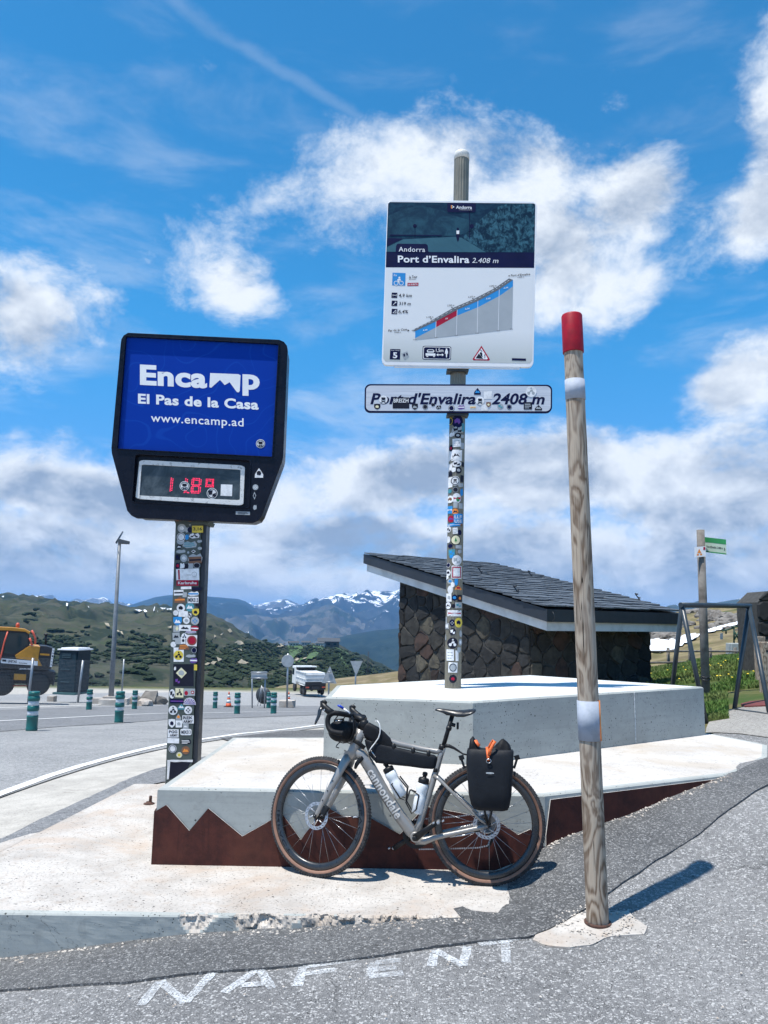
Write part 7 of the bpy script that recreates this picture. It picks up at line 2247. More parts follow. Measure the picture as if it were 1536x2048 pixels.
# ------------------------------------------------------------------ right of the block
sg = thing('trail_signpost', 'round timber post with green trail sign and small white warning plate', 'signpost', tuple(ong(1412, 1392)))
b0 = ong(1412, 1394); D_ = b0.y; t0 = at(1401, 1060, D_)
mb = MB(); mb.tube([b0 - Vector((0, 0, .2)), b0.lerp(t0, .5), t0], [.062, .060, .058], 20); obj('post', mb, pm('grey weathered timber', (0.20, 0.185, 0.165), (0.095, 0.082, 0.070), 5, .85, bmp=.5, bscale=60) , sg)
mb = MB()
gq_ = [(1409, 1074), (1452, 1079), (1453, 1109), (1411, 1104)]
P3 = lambda u, v, l=0: (lambda q: at(q[0], q[1], D_ + .10 - u * .18 - l))(quad(gq_, u, v))
mb.prism([P3(0, 0), P3(1, 0), P3(1, 1), P3(0, 1)], (.01, .025, 0)); gs = obj('green_sign', mb, pm('pale green sign', (0.42, 0.52, 0.42), (0.38, 0.48, 0.38), 4, .45), sg)
for nm, u0, u1, v0, v1, mt_ in (('sign_header', 0, 1, 0, .33, MT['green']), ('sign_footer', 0, 1, .93, 1, MT['green'])):
    mb = MB(); mb.add([P3(u0, v0, .003), P3(u1, v0, .003), P3(u1, v1, .003), P3(u0, v1, .003)], [(0, 1, 2, 3)]); obj(nm, mb, mt_, gs, recalc=False)
mb = MB(); text_on(mb, 'Port d\'Envalira  2.408 m', lambda a, b_: P3(.07 + .76 * a, .68 - .14 * b_, .004), 0, bold=.02); obj('sign_lettering', mb, MT['ink'], gs, recalc=False)
mb = MB(); mb.add([P3(u, v, .004) for u, v in ((.88, .58), (.91, .56), (.95, .66), (.91, .76), (.88, .74), (.92, .66))], [(0, 1, 2, 5), (5, 2, 3, 4)]); obj('arrow_mark', mb, MT['ink'], gs, recalc=False)
mb = MB(); wq = [(1389.5, 1094), (1411.5, 1092.5), (1411.5, 1113), (1390, 1114.5)]
Q3 = lambda u, v, l=0: (lambda q: at(q[0], q[1], D_ - .075 - l))(quad(wq, u, v))
mb.prism([Q3(0, 0), Q3(1, 0), Q3(1, 1), Q3(0, 1)], (0, .012, 0)); wp = obj('white_plate', mb, MT['signwhite'], sg)
mb = MB(); mb.add([Q3(*p, .002) for p in ((.22, .62), (.40, .20), (.60, .62))], [(0, 1, 2)]); mb.add([Q3(.27 + .10 * math.cos(a), .77 + .10 * math.sin(a), .002) for a in [k * .524 for k in range(12)]], [list(range(12))]); mb.add([Q3(.57 + .10 * math.cos(a), .76 + .10 * math.sin(a), .002) for a in [k * .524 for k in range(12)]], [list(range(12))])
obj('warning_print', mb, MT['orange'], wp, recalc=False)
mb = MB(); mb.add([Q3(*p, .002) for p in ((.78, .05), (.96, .05), (.96, .35), (.78, .35))], [(0, 1, 2, 3)]); obj('corner_print', mb, MT['red'], wp, recalc=False)
pc = lambda py: at(1401 + (1412 - 1401) * (py - 1060) / 334, py, D_)
for py in (1353, 1356, 1359): 
    mb = MB(); c = pc(py); mb.tube([c + Vector((.066 * math.cos(a), .066 * math.sin(a), .01 * math.sin(a * 2 + py))) for a in [k * .3307 for k in range(19)]], .008, 6, closed=True); obj('wire_wrap', mb, MT['black'], sg)

fr_m = pm('dark blue steel tube', (0.030, 0.042, 0.052), (0.022, 0.032, 0.042), 6, .4)
af = thing('tube_frame', 'dark steel trestle frame of two pairs of splayed legs standing on the gravel path', 'frame', tuple(ong(1467, 1420)))
la, ra = at(1364, 1210, 8.95), at(1498, 1212, 9.85)
for apex, legs in ((la, ((1335, 1448), (1414, 1447))), (ra, ((1467, 1421), (1541, 1431)))):
    for g in legs:
        q = ong(*g); mb = MB(); mb.tube([q - Vector((0, 0, .05)), apex], .027, 12); obj('leg', mb, fr_m, af)
mb = MB(); mb.tube([la + (la - ra).normalized() * .03, ra + (ra - la).normalized() * .03], .030, 12); obj('crossbar', mb, fr_m, af)
a, b_ = ong(1467, 1421), ong(1541, 1431); mb = MB(); mb.tube([a + Vector((0, 0, .015)), b_ + Vector((0, 0, .015))], .012, 8); obj('foot_tie', mb, fr_m, af)
o = sheet('rubber_mat', pxs([(1482, 1412), (1500, 1407), (1560, 1402), (1570, 1414), (1490, 1417)]), pm('dull red rubber mat', (0.16, 0.035, 0.03), (0.11, 0.03, 0.028), 12, .9), .3, .03, .03)
o['label'] = 'dull red rubber mat lying on the path behind the tube frame'; o['category'] = 'mat'

fn_ = thing('wooden_fence', 'two rail wooden fence across the meadow beyond the hut', 'fence', tuple(at(1335, 1330, 25)))
wood2 = pm('grey fence wood', (0.17, 0.155, 0.135), (0.10, 0.09, 0.08), 9, .9, bmp=.4, bscale=40)
for px in (1262, 1336, 1379, 1420, 1470, 1530):
    t_ = at(px, 1295, 25 + (px - 1336) * .004); g = G(t_.x, t_.y)
    mb = MB(); mb.tube([Vector((t_.x, t_.y, g - .2)), t_], [.055, .05], 9); obj('post', mb, wood2, fn_)
for y0, y1 in ((1303, 1302), (1326, 1322)):
    mb = MB(); p = [at(px, y0 + (y1 - y0) * (px - 1262) / 270, 24.9 + (px - 1336) * .004) for px in (1255, 1300, 1336, 1379, 1420)]
    if y0 < 1310: p += [at(1470, 1303, 25.4), at(1540, 1305, 25.7)]
    mb.tube(p, .032, 8); obj('rail', mb, wood2, fn_)
lb = thing('lift_anchor', 'pale concrete base with dark green steel lattice in the meadow', 'lift base', tuple(at(1480, 1312, 27)))
mb = MB(); mb.prism([at(1463, 1287, 27), at(1487, 1287, 27), at(1502, 1309, 27), at(1501, 1316, 27), at(1463, 1316, 27)], (.15, .8, 0)); obj('concrete_base', mb, MT['paint'], lb, bevel=.02)
gs_ = pm('dark green steel', (0.015, 0.06, 0.035), (0.012, 0.045, 0.028), 6, .5)
for k, ln in enumerate([((1468, 1286), (1468, 1254)), ((1477, 1286), (1478, 1253)), ((1463, 1254), (1482, 1253)), ((1468, 1280), (1478, 1262)), ((1468, 1262), (1478, 1280)), ((1444, 1262), (1468, 1256)), ((1478, 1270), (1500, 1282)), ((1478, 1278), (1494, 1286)), ((1452, 1268), (1452, 1258))]):
    mb = MB(); mb.tube([at(*ln[0], 27.1), at(*ln[1], 27.1)], .028, 6); obj('lattice_bar', mb, gs_, lb)
mb = MB(); mb.prism([at(1441, 1267, 27.1), at(1446, 1266, 27.1), at(1446, 1279, 27.1), at(1441, 1279, 27.1)], (0, .04, 0)); obj('hanging_plate', mb, MT['galv'], lb)

# stone pillar and thick posts at the right edge
pl = thing('stone_pillar', 'dark rough stone pillar at the right edge above the wooden posts', 'pillar', tuple(at(1560, 1300, 15)))
def pfn(u, v, w): 
    q = at(1518, 1300, 15); return Vector((q.x + u, q.y - w, v))
zt = at(1520, 1192, 15).z; zb = at(1520, 1274, 15).z
mb = MB(); q = at(1518, 1300, 15); mb.prism([pfn(0.02, -.2, 0), pfn(1.5, -.2, 0), pfn(1.5, zt + .12, 0), pfn(.25, zt + .1, 0), pfn(.02, zt - .12, 0)], (0, .9, 0)); pw = obj('wall', mb, MORTAR, pl)
for poly in cells([(0, -.1), (1.5, -.1), (1.5, zt + .16), (.22, zt + .12), (0, zt - .1)], .42, .36, sr):
    m_ = stone_mesh(poly, pfn, sr.uniform(.03, .08), sr)
    if m_: obj('stone', m_, STONES[sr.choices((0, 2), (1, 3))[0]], pw)
for (x0, y0, x1, y1, D, lab) in ((1515, 1273, 1531, 1340, 13.2, 'short grey timber post standing behind the nearer post at right edge'), (1524, 1284, 1552, 1392, 11.6, 'thick timber post with a bolt hole at right edge by path')):
    a, b_ = at(x0, y0, D), at(x1, y0, D); g = G(a.x, D) - .2
    t = thing('timber_post', lab, 'post', (a.x, D, g), 'thick timber posts by the path')
    mb = MB(); w_ = b_.x - a.x; mb.box((a.x + w_ / 2, D + .08, (a.z + g) / 2), (w_, .16, a.z - g)); obj('post_body', mb, MT['timber'], t, bevel=.012)
    mb = MB(); c = at(x0 + 10, y0 + 18, D); mb.lathe([(.02, -.004), (.02, .01), (.0, .01)], c, (0, 1, 0), 12); obj('bolt_hole', mb, MT['black'], t)


# ------------------------------------------------------------------ road furniture on the left
BG, BGW = pm('green bollard plastic', (0.010, 0.125, 0.115), (0.008, 0.10, 0.095), 6, .38), pm('white reflective band', (0.62, 0.66, 0.68), (0.5, 0.54, 0.56), 20, .4)
proto_b = None
BOLL = [(64, 1448, 75, 'green lane bollard with two white bands nearest the camera beside the mesh fence'), (238, 1435, 60, 'green lane bollard standing left of the sticker pole, second nearest'), (178, 1414, 39, 'green lane bollard in front of the portable toilet'),
        (269, 1412, 36, 'green lane bollard right of the lamp post base'), (430, 1412, 32, 'green lane bollard left of the first traffic cone'), (474, 1425, 41, 'green lane bollard right of the first traffic cone'), (537, 1412, 30, 'green lane bollard half hidden behind its nearer twin'), (547, 1425, 41, 'green lane bollard just left of the bicycle handlebar')]
for px, py, hp, lab in BOLL:
    D = .75 * FPX / hp
    p = at(px, py, D); p.z = G(p.x, p.y) + .01 if abs(G(p.x, p.y) - p.z) < .35 else p.z
    if proto_b is None:
        proto_b = thing('lane_bollard', lab, 'bollard', tuple(p), 'green lane bollards')
        mb = MB(); mb.lathe([(.100, 0), (.106, .01), (.108, .05), (.104, .06), (.104, .26), (.108, .27), (.108, .285), (.098, .295), (.098, .30)], p, seg=22); obj('bollard_base', mb, BG, proto_b)
        mb = MB(); mb.lathe([(.097, .30), (.100, .305), (.100, .375), (.097, .38)], p, seg=22); obj('reflective_band', mb, BGW, proto_b)
        mb = MB(); mb.lathe([(.098, .38), (.110, .39), (.112, .43), (.108, .475), (.100, .485)], p, seg=22); obj('bollard_ring', mb, BG, proto_b)
        mb = MB(); mb.lathe([(.097, .485), (.100, .49), (.100, .565), (.097, .57)], p, seg=22); obj('reflective_band', mb, BGW, proto_b)
        mb = MB(); mb.lathe([(.098, .57), (.112, .58), (.114, .63), (.104, .66), (.098, .665), (.098, .675), (.106, .68), (.106, .735), (.098, .748), (.0, .75)], p, seg=22); obj('bollard_cap', mb, BG, proto_b)
    else:
        c = copy_tree(proto_b); c.location = p; c['label'] = lab
CO, CW = pm('orange cone plastic', (0.70, 0.11, 0.03), (0.58, 0.09, 0.03), 8, .5), BGW
proto_c = None
for px, py, hp, lab in ((457, 1412, 30, 'orange and white traffic cone between the two bollards on the road'), (577, 1412, 27, 'orange and white traffic cone against the concrete foot of the round sign')):
    D = .75 * FPX / hp; p = at(px, py, D); p.z = G(p.x, p.y) + .01 if px < 500 else p.z
    if proto_c is None:
        proto_c = thing('traffic_cone', lab, 'traffic cone', tuple(p), 'traffic cones')
        mb = MB(); mb.box(p + Vector((0, 0, .025)), (.42, .42, .05)); obj('cone_base', mb, MT['rubber'], proto_c, bevel=.012)
        mb = MB(); mb.lathe([(.150, .05), (.135, .10), (.118, .20)], p, seg=18); mb.lathe([(.088, .37), (.072, .46)], p, seg=18); mb.lathe([(.047, .60), (.025, .74), (.0, .75)], p, seg=18); obj('cone_body', mb, CO, proto_c, kind='stuff')
        for r0, z0, r1, z1 in ((.118, .20, .088, .37), (.072, .46, .047, .60)):
            mb = MB(); mb.lathe([(r0, z0), (r1, z1)], p, seg=18); obj('reflective_band', mb, CW, proto_c)
    else:
        c = copy_tree(proto_c); c.location = p; c['label'] = lab


def post(name, t, px, y0, y1, D, r=.035, mat=None):
    a, b_ = at(px[0], y0, D), at(px[1], y1, D); mb = MB(); mb.tube([b_ - Vector((0, 0, .3)), a], r, 10); return obj(name, mb, mat or MT['galv'], t)


GB = pm('bare grey sign back', (0.40, 0.43, 0.45), (0.33, 0.36, 0.38), 7, .5, .3)
t = thing('round_sign', 'back of a round traffic sign on a steel post with concrete foot', 'traffic sign', tuple(at(575, 1412, 40)))
post('post', t, (576, 574), 1307, 1412, 40, .05)
mb = MB(); c = at(575.5, 1322, 39.93); mb.lathe([(.30, -.02), (.315, -.015), (.315, .015), (.30, .02)], c, (0, 1, 0), 28); obj('sign_plate', mb, GB, t)
mb = MB(); a, b_ = at(558, 1403, 40.4), at(589, 1412, 40.4); mb.box(((a.x + b_.x) / 2, 40.6, a.z - .12), (b_.x - a.x, .6, .34)); obj('concrete_foot', mb, MT['slab'], t, bevel=.03)
t = thing('board_sign', 'back of a rectangular sign board on two steel legs beside the lane', 'traffic sign', tuple(at(518, 1412, 38)))
post('leg', t, (504, 505), 1343, 1412, 38, .035); post('leg', t, (531, 529), 1343, 1412, 38, .035)
mb = MB(); mb.prism([at(503, 1343, 37.9), at(534.5, 1343, 37.9), at(534, 1358.5, 37.9), at(503, 1358, 37.9)], (0, .03, 0)); obj('sign_plate', mb, GB, t, bevel=.006)
for y_ in (1345, 1356): mb = MB(); mb.tube([at(501.5, y_, 37.85), at(535.5, y_ + .3, 37.85)], .025, 6); obj('mounting_rail', mb, MT['galv'], t)
t = thing('leaning_sign', 'dark round sign on a folding stand leaning behind the board sign', 'traffic sign', tuple(at(530, 1412, 39)))
mb = MB(); mb.lathe([(.0, -.01), (.42, -.01), (.42, .01), (.0, .01)], at(527, 1391, 39), (.35, 1, .1), 20); obj('sign_plate', mb, pm('dark sign face', (0.045, 0.055, 0.065), (0.03, 0.04, 0.05), 8, .5), t)
for a, b_ in (((523, 1371), (515, 1412)), ((523, 1371), (521, 1412)), ((523, 1371), (540, 1411))): mb = MB(); mb.tube([at(*a, 38.8), at(*b_, 38.8)], .015, 6); obj('leg', mb, MT['galv'], t)
t = thing('triangle_sign', 'back of a triangular warning sign on a post just left of the block', 'traffic sign', tuple(at(656, 1410, 42)))
post('post', t, (659, 656), 1340, 1412, 42, .045)
mb = MB(); mb.prism([at(660, 1332, 41.9), at(673, 1367, 41.9), at(643, 1366, 41.9)], (0, .025, 0)); obj('sign_plate', mb, GB, t)
for y_, w_ in ((1344, 3), (1364, 8)): mb = MB(); mb.tube([at(659 - w_, y_, 41.85), at(659 + w_, y_, 41.85)], .03, 6); obj('mounting_rail', mb, MT['galv'], t)
t = thing('give_way_sign', 'back of an upside down triangular sign beyond the block', 'traffic sign', tuple(at(710, 1400, 46)))
post('post', t, (712, 710), 1322, 1400, 46, .05)
mb = MB(); mb.prism([at(700.5, 1322, 45.9), at(725.5, 1322, 45.9), at(712, 1352, 45.9)], (0, .025, 0)); obj('sign_plate', mb, GB, t)

# solar street lamp
t = thing('street_lamp', 'tall grey street lamp with a tilted solar panel left of the town sign', 'street lamp', tuple(at(222, 1393, 38)))
b0, t0 = at(222, 1396, 38), at(239.5, 1078, 38)
mb = MB(); mb.tube([b0 - Vector((0, 0, .1)), b0.lerp(t0, .3), t0], [.13, .11, .075], 14); obj('pole', mb, MT['galv'] if False else pm('grey lamp paint', (0.16, 0.18, 0.20), (0.12, 0.14, 0.16), 5, .45), t)
mb = MB(); mb.box(b0 + Vector((0, 0, .04)), (.6, .6, .10)); obj('base_plate', mb, MT['slab'], t)
mb = MB(); mb.prism([at(231, 1084, 37.8), at(245, 1062, 38.4), at(247, 1063, 38.9), at(234, 1086, 38.3)], (0, .0, -.05)); obj('solar_panel', mb, pm('dark solar glass', (0.02, 0.025, 0.04), (0.015, 0.02, 0.03), 5, .2), t)
mb = MB(); mb.prism([at(236, 1077, 37.9), at(257, 1082, 37.9), at(256, 1088, 37.9), at(236, 1087, 37.9)], (0, .25, 0)); obj('lamp_head', mb, MT['greysteel'], t, bevel=.02)

# portable toilet
TB = pm('dark blue green cabin plastic', (0.008, 0.028, 0.044), (0.006, 0.022, 0.035), 5, .45, spec=.25)
t = thing('portable_toilet', 'dark portable toilet cabin with white roof beside the excavator', 'portable toilet', tuple(at(140, 1390, 40)))
c = at(145, 1389, 40.5); c.z = at(145, 1389, 40).z
rz = Matrix.Rotation(math.radians(-14), 3, 'Z'); W_, H_ = 1.08, 2.20
T = lambda x, y, z: c + rz @ Vector((x, y, 0)) + Vector((0, 0, z))
mb = MB(); mb.box(T(0, 0, H_ / 2), (W_, W_, H_), rz); obj('cabin', mb, TB, t, bevel=.03)
mb = MB(); mb.prism([T(-.52, -.55, .12), T(.48, -.55, .12), T(.48, -.55, 2.10), T(-.52, -.55, 2.10)], rz @ Vector((0, -.03, 0))); dr_ = obj('door', mb, TB, t, bevel=.01)
for z in (.62, 1.25, 1.85, 1.93, 2.01):
    mb = MB(); mb.box(T(-.08, -.595, z), (.55 if z < 1.7 else .5, .03, .035), rz); obj('door_rib', mb, pm('ribbed cabin plastic', (0.03, 0.075, 0.10), (0.025, 0.06, 0.085), 5, .35) if z < .7 else bpy.data.materials['ribbed cabin plastic'], dr_)
mb = MB(); mb.prism([T(-.62, -.64, H_), T(.62, -.64, H_), T(.62, .62, H_), T(-.62, .62, H_)], (0, 0, .07)); mb.prism([T(-.5, -.5, H_ + .07), T(.5, -.5, H_ + .07), T(.5, .5, H_ + .07), T(-.5, .5, H_ + .07)], (0, 0, .06)); obj('cabin_roof', mb, MT['signwhite'], t, bevel=.02)
mb = MB(); mb.box(T(0, -.05, .05), (1.3, 1.35, .10), rz); obj('skid', mb, pm('teal skid', (0.03, 0.11, 0.12), (0.025, 0.09, 0.10), 5, .6), t)

# leaning mesh fence
t = thing('mesh_fence', 'leaning wire mesh fence on grey posts before the excavator and toilet', 'fence', tuple(at(158, 1396, 31)))
fp = [((66, 1316), (57, 1398), 29), ((166, 1321), (156, 1398), 32), ((248, 1318), (243, 1396), 34)]
for a, b_, D in fp:
    mb = MB(); mb.tube([at(*b_, D) - Vector((0, 0, .15)), at(*a, D)], .045 if D < 33 else .03, 10); obj('post', mb, MT['galv'], t)
mb = MB()
for (a, b_, D), (a2, b2, D2) in zip([((-60, 1312), (-70, 1402), 27)] + fp[:-1], fp):
    A_, B_, C_, D__ = at(*a, D), at(*b_, D), at(*a2, D2), at(*b2, D2)
    for k in range(40):
        f = k / 40; mb.tube([A_.lerp(C_, f), B_.lerp(D__, f)], .0016, 3, caps=False)
    for k in range(30):
        f = k / 29; mb.tube([A_.lerp(B_, f), C_.lerp(D__, f)], .0016, 3, caps=False)
obj('wire_mesh', mb, MT['galv'], t, kind='stuff')

# blocks and boulders along the lot edge
for px, py, D, r, lab, mt_ in ((291, 1391, 37, .34, 'pale squarish boulder right of the lamp post', MT['slab']), (300, 1386, 41, .62, 'dark long boulder behind the pale one', rock_m), (318, 1387, 41, .42, 'dark boulder near the sticker pole', rock_m), (272, 1388, 40, .40, 'dark weathered boulder between lamp post and pale boulder', rock_m)):
    p = at(px, py, D); p.z = G(p.x, p.y)
    mb = MB(); boulder(mb, p + Vector((0, 0, r * .35)), r, .75); o = obj('boulder', mb, mt_); o['label'] = lab; o['category'] = 'boulder'; o['group'] = 'boulders at the parking edge'
for x0, x1, y_, D, lab in ((188, 258, 1389, 39, 'long pale concrete kerb block behind the lamp post'), (98, 112, 1383, 41, 'short white concrete block between excavator and toilet'), (200, 240, 1397, 36.5, 'low broken concrete slab at the lamp post foot')):
    a, b_ = at(x0, y_, D), at(x1, y_, D); g = G((a.x + b_.x) / 2, D)
    mb = MB(); mb.box(((a.x + b_.x) / 2, D, g + .12), (b_.x - a.x, .4, .36), Matrix.Rotation(rnd.uniform(-.05, .05), 3, 'Z')); o = obj('kerb_block', mb, MT['slab'], bevel=.03); o['label'] = lab; o['category'] = 'concrete block'

# ------------------------------------------------------------------ wheeled excavator, cut by the left edge
C7 = crop(0, 1230, 8.533)
YL = pm('yellow machine paint', (0.52, 0.24, 0.022), (0.44, 0.20, 0.02), 5, .42); DK = pm('dark machine steel', (0.016, 0.018, 0.024), (0.026, 0.027, 0.032), 7, .55); RD = pm('orange red rail paint', (0.62, 0.10, 0.06), (0.52, 0.09, 0.05), 6, .45)
GL = bsdf('tinted cab glass'); GL[2].inputs['Base Color'].default_value = (0.012, 0.030, 0.038, 1); GL[2].inputs['Roughness'].default_value = .05
ex = thing('excavator', 'yellow and black wheeled excavator with orange handrails parked at the left edge', 'excavator', tuple(at(30, 1388, 37)))
DX = 36.0
_at = at
_r7 = ray(20, 1330); N7 = Vector((_r7.x, _r7.y, 0)).normalized()


def at(px, py, d):
    """points on the machine's own upright side plane, which faces the lane squarely"""
    r = ray(px, py)
    return EYEV + r * ((38.0 + d - DX) / r.dot(N7))


def slab7(pts, d0, dep, mat, nm, par=ex, bevel=.02, **k):
    mb = MB(); mb.prism([at(*C7(*p), d0) for p in pts], N7 * dep); return obj(nm, mb, mat, par, bevel=bevel, **k)
cab = slab7([(-330, 250), (140, 262), (455, 285), (500, 330), (505, 520), (262, 690), (262, 765), (-330, 720)], DX + .03, 1.0, DK, 'cab')
slab7([(120, 300), (440, 312), (476, 345), (480, 505), (235, 668), (60, 650)], DX, .02, GL[0], 'side_window', cab, 0)
slab7([(-330, 275), (110, 290), (45, 650), (-330, 620)], DX, .02, GL[0], 'side_window', cab, 0)
slab7([(-330, 195), (0, 203), (200, 212), (430, 240), (525, 292), (492, 328), (440, 286), (140, 264), (-330, 250)], DX - .04, 1.1, YL, 'cab_roof')
hood = slab7([(255, 690), (500, 525), (686, 540), (655, 745), (720, 870), (640, 868), (640, 785), (275, 740)], DX - .02, 2.3, YL, 'engine_hood')
slab7([(686, 528), (800, 535), (925, 572), (878, 890), (722, 880), (658, 745)], DX, 1.9, DK, 'counterweight')
slab7([(682, 655), (845, 665), (842, 697), (680, 684)], DX - .03, .03, YL, 'yellow_stripe', bevel=0)
strip = slab7([(28, 738), (645, 790), (640, 865), (18, 822)], DX - .05, .03, MT['signwhite'], 'name_strip', bevel=0)
mb = MB(); text_on(mb, 'UNITAS', line_fn(C7, 135, 808, 285, 818, 44, DX - .056), 0, bold=.03, shear=.05); obj('strip_lettering', mb, MT['ink'], strip, recalc=False)
mb = MB(); text_on(mb, 'Bauunternehmen', line_fn(C7, 322, 826, 462, 836, 22, DX - .056), 0, bold=.02); obj('strip_lettering', mb, MT['ink'], strip, recalc=False)
mb = MB(); flat(mb, C7, [(40, 756), (108, 762), (106, 798), (38, 792)], DX - .056); obj('strip_mark', mb, MT['ink'], strip, recalc=False)
vp = slab7([(895, 568), (932, 572), (885, 888), (850, 884)], DX - .05, .03, MT['signwhite'], 'rear_plate', bevel=0)
for i, ch in enumerate('UNITAS'):
    mb = MB(); x_, y_ = 900 - i * 7.6, 620 + i * 48
    text_on(mb, ch, line_fn(C7, x_, y_, x_ + 22, y_ + 1, 30, DX - .056), 0, bold=.02); obj('plate_letter', mb, MT['ink'], vp, recalc=False)
slab7([(-330, 800), (20, 825), (640, 868), (880, 890), (870, 930), (-330, 900)], DX + .1, 2.1, DK, 'turntable')
slab7([(-330, 930), (760, 960), (950, 975), (955, 1010), (900, 1030), (890, 1180), (-330, 1170)], DX + .35, 1.7, DK, 'chassis')
slab7([(905, 1000), (935, 990), (940, 1120), (915, 1210), (895, 1210)], DX + .1, 2.2, DK, 'dozer_blade')
slab7([(243, 1000), (448, 1012), (440, 1112), (232, 1106)], DX + .1, .3, YL, 'tool_box')
slab7([(220, 1205), (470, 1205), (470, 1218), (220, 1218)], DX + .1, .3, RD, 'step')
mb = MB(); text_on(mb, 'EWR150', line_fn(C7, 330, 932, 528, 934, 26, DX + .07), 0, bold=.03, shear=.2); obj('model_lettering', mb, MT['signwhite'], ex, recalc=False)
for x_ in (40, 655):
    for dd in (.15, 1.9):
        mb = MB(); cc = at(*C7(x_, 1190), DX + dd); mb.lathe([(.26, -.02), (.42, .0), (.48, .06), (.48, .28), (.42, .34), (.26, .36)], cc, N7, 28); w_ = obj('wheel', mb, MT['rubber'], ex)
        mb = MB(); mb.lathe([(.0, .03), (.10, -.02), (.14, .03), (.24, .05), (.27, -.005), (.27, .3)], cc, N7, 22); obj('rim', mb, YL, w_)
for pts, r in (([(540, 262), (575, 325), (606, 400), (598, 495)], .045), ([(505, 392), (528, 450), (548, 522)], .045), ([(132, 285), (75, 460), (20, 690), (0, 760)], .035)):
    mb = MB(); mb.tube([at(*C7(*p), DX - .06) for p in pts], r, 8); obj('handrail', mb, RD, ex)
mb = MB(); mb.tube([at(*C7(783, 505), DX + .6), at(*C7(786, 330), DX + .6)], .05, 8); mb.lathe([(.0, 0), (.10, .01), (.10, .07), (0, .09)], at(*C7(786, 345), DX + .6), seg=12); obj('exhaust_stack', mb, DK, ex)
mb = MB(); mb.lathe([(.08, 0), (.08, .14), (.05, .20), (0, .21)], at(*C7(300, 212), DX + .5), seg=12); obj('beacon', mb, RD, ex)
mb = MB(); mb.prism([at(-60, 1290, DX + .9), at(-20, 1286, DX + .9), at(-20, 1312, DX + .9), at(-100, 1340, DX + .9), at(-160, 1330, DX + .9)], N7 * .5); obj('boom', mb, YL, ex)
at = _at

# ------------------------------------------------------------------ tipper lorry across the lot
tr = thing('tipper_lorry', 'white tipper lorry seen from behind at the far side of the lot', 'lorry', tuple(at(622, 1391, 90)))
oc = at(630, 1391.5, 90); rzt = Matrix.Rotation(math.radians(90 + 19), 3, 'Z')
TW = lambda x, y, z: oc + rzt @ Vector((x, y, 0)) + Vector((0, 0, z))     # x forward, y left
def tbox(x, y, z, sx, sy, sz, mat, nm, par=tr, bevel=.03, **k):
    mb = MB(); mb.box(TW(x, y, z), (sx, sy, sz), rzt); return obj(nm, mb, mat, par, bevel=bevel, **k)
LW = pm('white lorry paint', (0.66, 0.68, 0.68), (0.56, 0.58, 0.58), 1.5, .45)
tbox(3.4, 0, .85, 7.6, .9, .35, DK, 'chassis')
body = MB(); hw = 1.2
body.prism([TW(.1, y_, z) for y_, z in ((-hw, 1.25), (hw, 1.25), (hw, 2.55), (-hw, 2.55))], rzt @ Vector((4.6, 0, 0))); tb_ = obj('tipper_body', body, LW, tr, bevel=.04)
for x_ in (.5, 1.6, 2.7, 3.8): tbox(x_, 1.22, 1.9, .12, .10, 1.3, LW, 'body_rib', tb_)
tbox(2.3, 1.24, 2.55, 4.7, .12, .14, LW, 'body_rail', tb_); tbox(2.3, 1.24, 1.85, 4.6, .08, .10, LW, 'body_rail', tb_)
tbox(.05, 0, 1.85, .1, 2.3, 1.1, LW, 'tailgate', tb_)
for z in (1.55, 1.95, 2.35): tbox(-.02, 0, z, .08, 2.3, .10, LW, 'tailgate_rib', tb_)
tbox(4.5, 0, 3.0, .9, 2.35, .12, LW, 'cab_shield', tb_); tbox(4.72, 0, 2.7, .1, 2.35, .7, DK, 'headboard', tb_)
cabt = tbox(5.95, 0, 1.95, 1.9, 2.4, 2.1, LW, 'cab', bevel=.08)
tbox(6.2, 1.215, 2.35, .9, .03, .75, GL[0], 'side_window', cabt, 0); tbox(5.1, 0, 2.2, .03, 1.6, .6, GL[0], 'rear_window', cabt, 0); tbox(6.9, 1.42, 2.2, .12, .25, .5, DK, 'mirror', cabt)
tbox(-.05, 0, .95, .12, 2.4, .55, DK, 'rear_bumper'); 
for y_ in (-.95, .95): tbox(-.13, y_, .95, .04, .38, .14, RD, 'tail_light', bevel=0)
tbox(-.13, 0, .72, .03, .5, .12, MT['signwhite'], 'number_plate', bevel=0)
tbox(-.10, 0, 1.36, .10, 2.42, .42, DK, 'rear_guard')
for x_ in (.9, 2.2, 5.9):
    for y_ in (-1.05, 1.05):
        mb = MB(); mb.lathe([(.26, -.17), (.46, -.15), (.51, -.10), (.51, .10), (.46, .15), (.26, .17)], TW(x_, y_, .51), rzt @ Vector((0, 1, 0)), 22); w_ = obj('wheel', mb, MT['rubber'], tr)
        mb = MB(); mb.lathe([(0, -.12), (.26, -.14), (.27, 0), (.26, .14), (0, .12)], TW(x_, y_, .51), rzt @ Vector((0, 1, 0)), 16); obj('rim', mb, MT['silver'], w_)
tbox(1.55, 1.1, 1.12, 2.5, .5, .06, LW, 'mudguard')

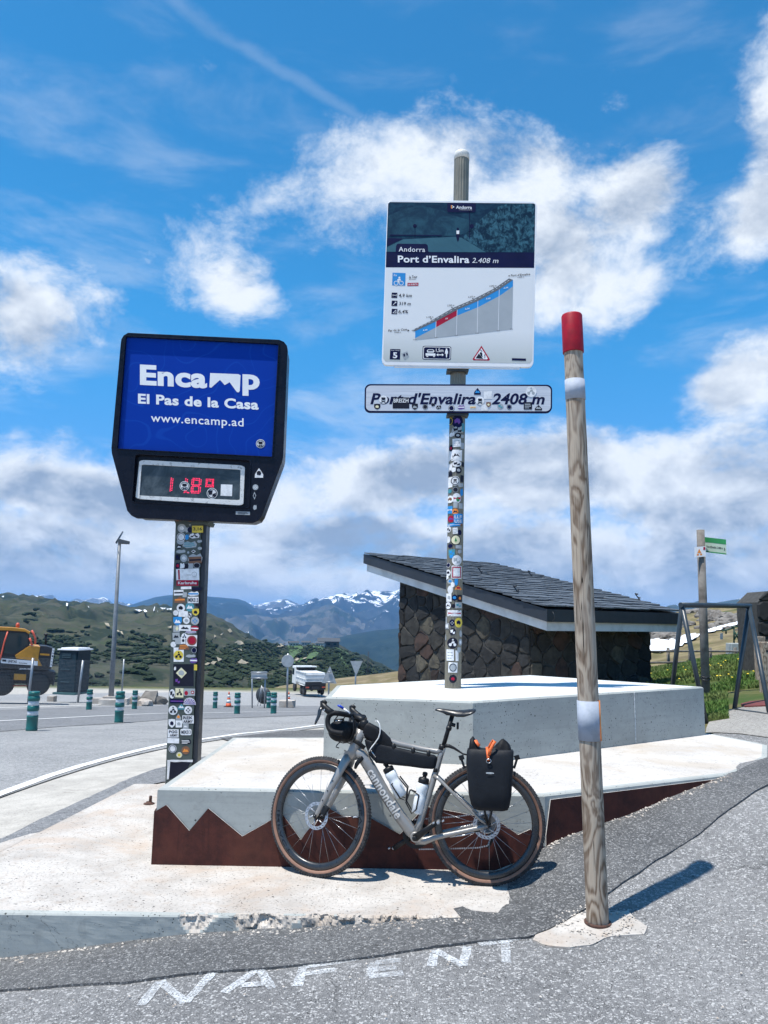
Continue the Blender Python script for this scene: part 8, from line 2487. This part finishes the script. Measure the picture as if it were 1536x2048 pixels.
# far buildings on the knoll and the mast beyond
def chalet(px, py, w, h, rz, lab, wm, rm):
    p = LH.hit(px, py); t = thing('chalet', lab, 'building', tuple(p), 'buildings on the far knoll')
    R3 = Matrix.Rotation(rz, 3, 'Z'); Q = lambda x, y, z: p + R3 @ Vector((x, y, 0)) + Vector((0, 0, z))
    mb = MB(); mb.box(Q(0, 0, h / 2 - 1), (w, w * .6, h + 2), R3); wl = obj('wall', mb, wm, t)
    mb = MB(); e = w * .06
    mb.prism([Q(-w / 2 - e, -w * .36, h), Q(-w / 2 - e, 0, h + w * .17), Q(-w / 2 - e, w * .36, h)], R3 @ Vector((w + 2 * e, 0, 0))); obj('roof', mb, rm, t)
    for k in range(3):
        mb = MB(); mb.box(Q(w * (-.3 + .3 * k), -w * .3 - .1, h * .55), (w * .14, .3, h * .3), R3); obj('window', mb, GL[0], wl)
wm1, wm2, rm1 = pm('pale render', (0.5, 0.5, 0.48), (0.42, 0.42, 0.40), .5, .8), pm('dark timber wall', (0.09, 0.07, 0.055), (0.06, 0.05, 0.04), .5, .8), pm('dark roof sheet', (0.06, 0.065, 0.07), (0.05, 0.055, 0.06), .5, .6)
chalet(657, 1296, 22, 6, .1, 'long dark building with grey roof on top of the far knoll', wm2, rm1)
chalet(641, 1295, 9, 4, -.3, 'small white building left of the long dark one on the far knoll', wm1, rm1)
chalet(587, 1294, 10, 4, .3, 'pale building at the left end of the far knoll', wm1, rm1)
chalet(612, 1294, 9, 3.5, .0, 'low pale building midway along the far knoll', wm1, rm1)
t = thing('mast', 'slender lattice mast standing against the dark wooded slope', 'mast', tuple(at(736, 1350, 420)))
b0 = at(736, 1352, 420); hm = at(735.5, 1303, 420).z - b0.z
for dx, dy in ((-1, -1), (1, -1), (1, 1), (-1, 1)):
    mb = MB(); mb.tube([b0 + Vector((dx * .9, dy * .9, -8)), b0 + Vector((dx * .2, dy * .2, hm))], .11, 4); obj('mast_leg', mb, DK, t)
for k in range(7):
    z = hm * (k + .5) / 7; r_ = .9 - .7 * z / hm; mb = MB()
    q = [b0 + Vector((dx * r_, dy * r_, z + (hm / 14) * s_)) for dx, dy, s_ in ((-1, -1, -1), (1, -1, 1), (1, 1, -1), (-1, 1, 1))]; mb.tube(q, .06, 4, closed=True); obj('brace', mb, DK, t)
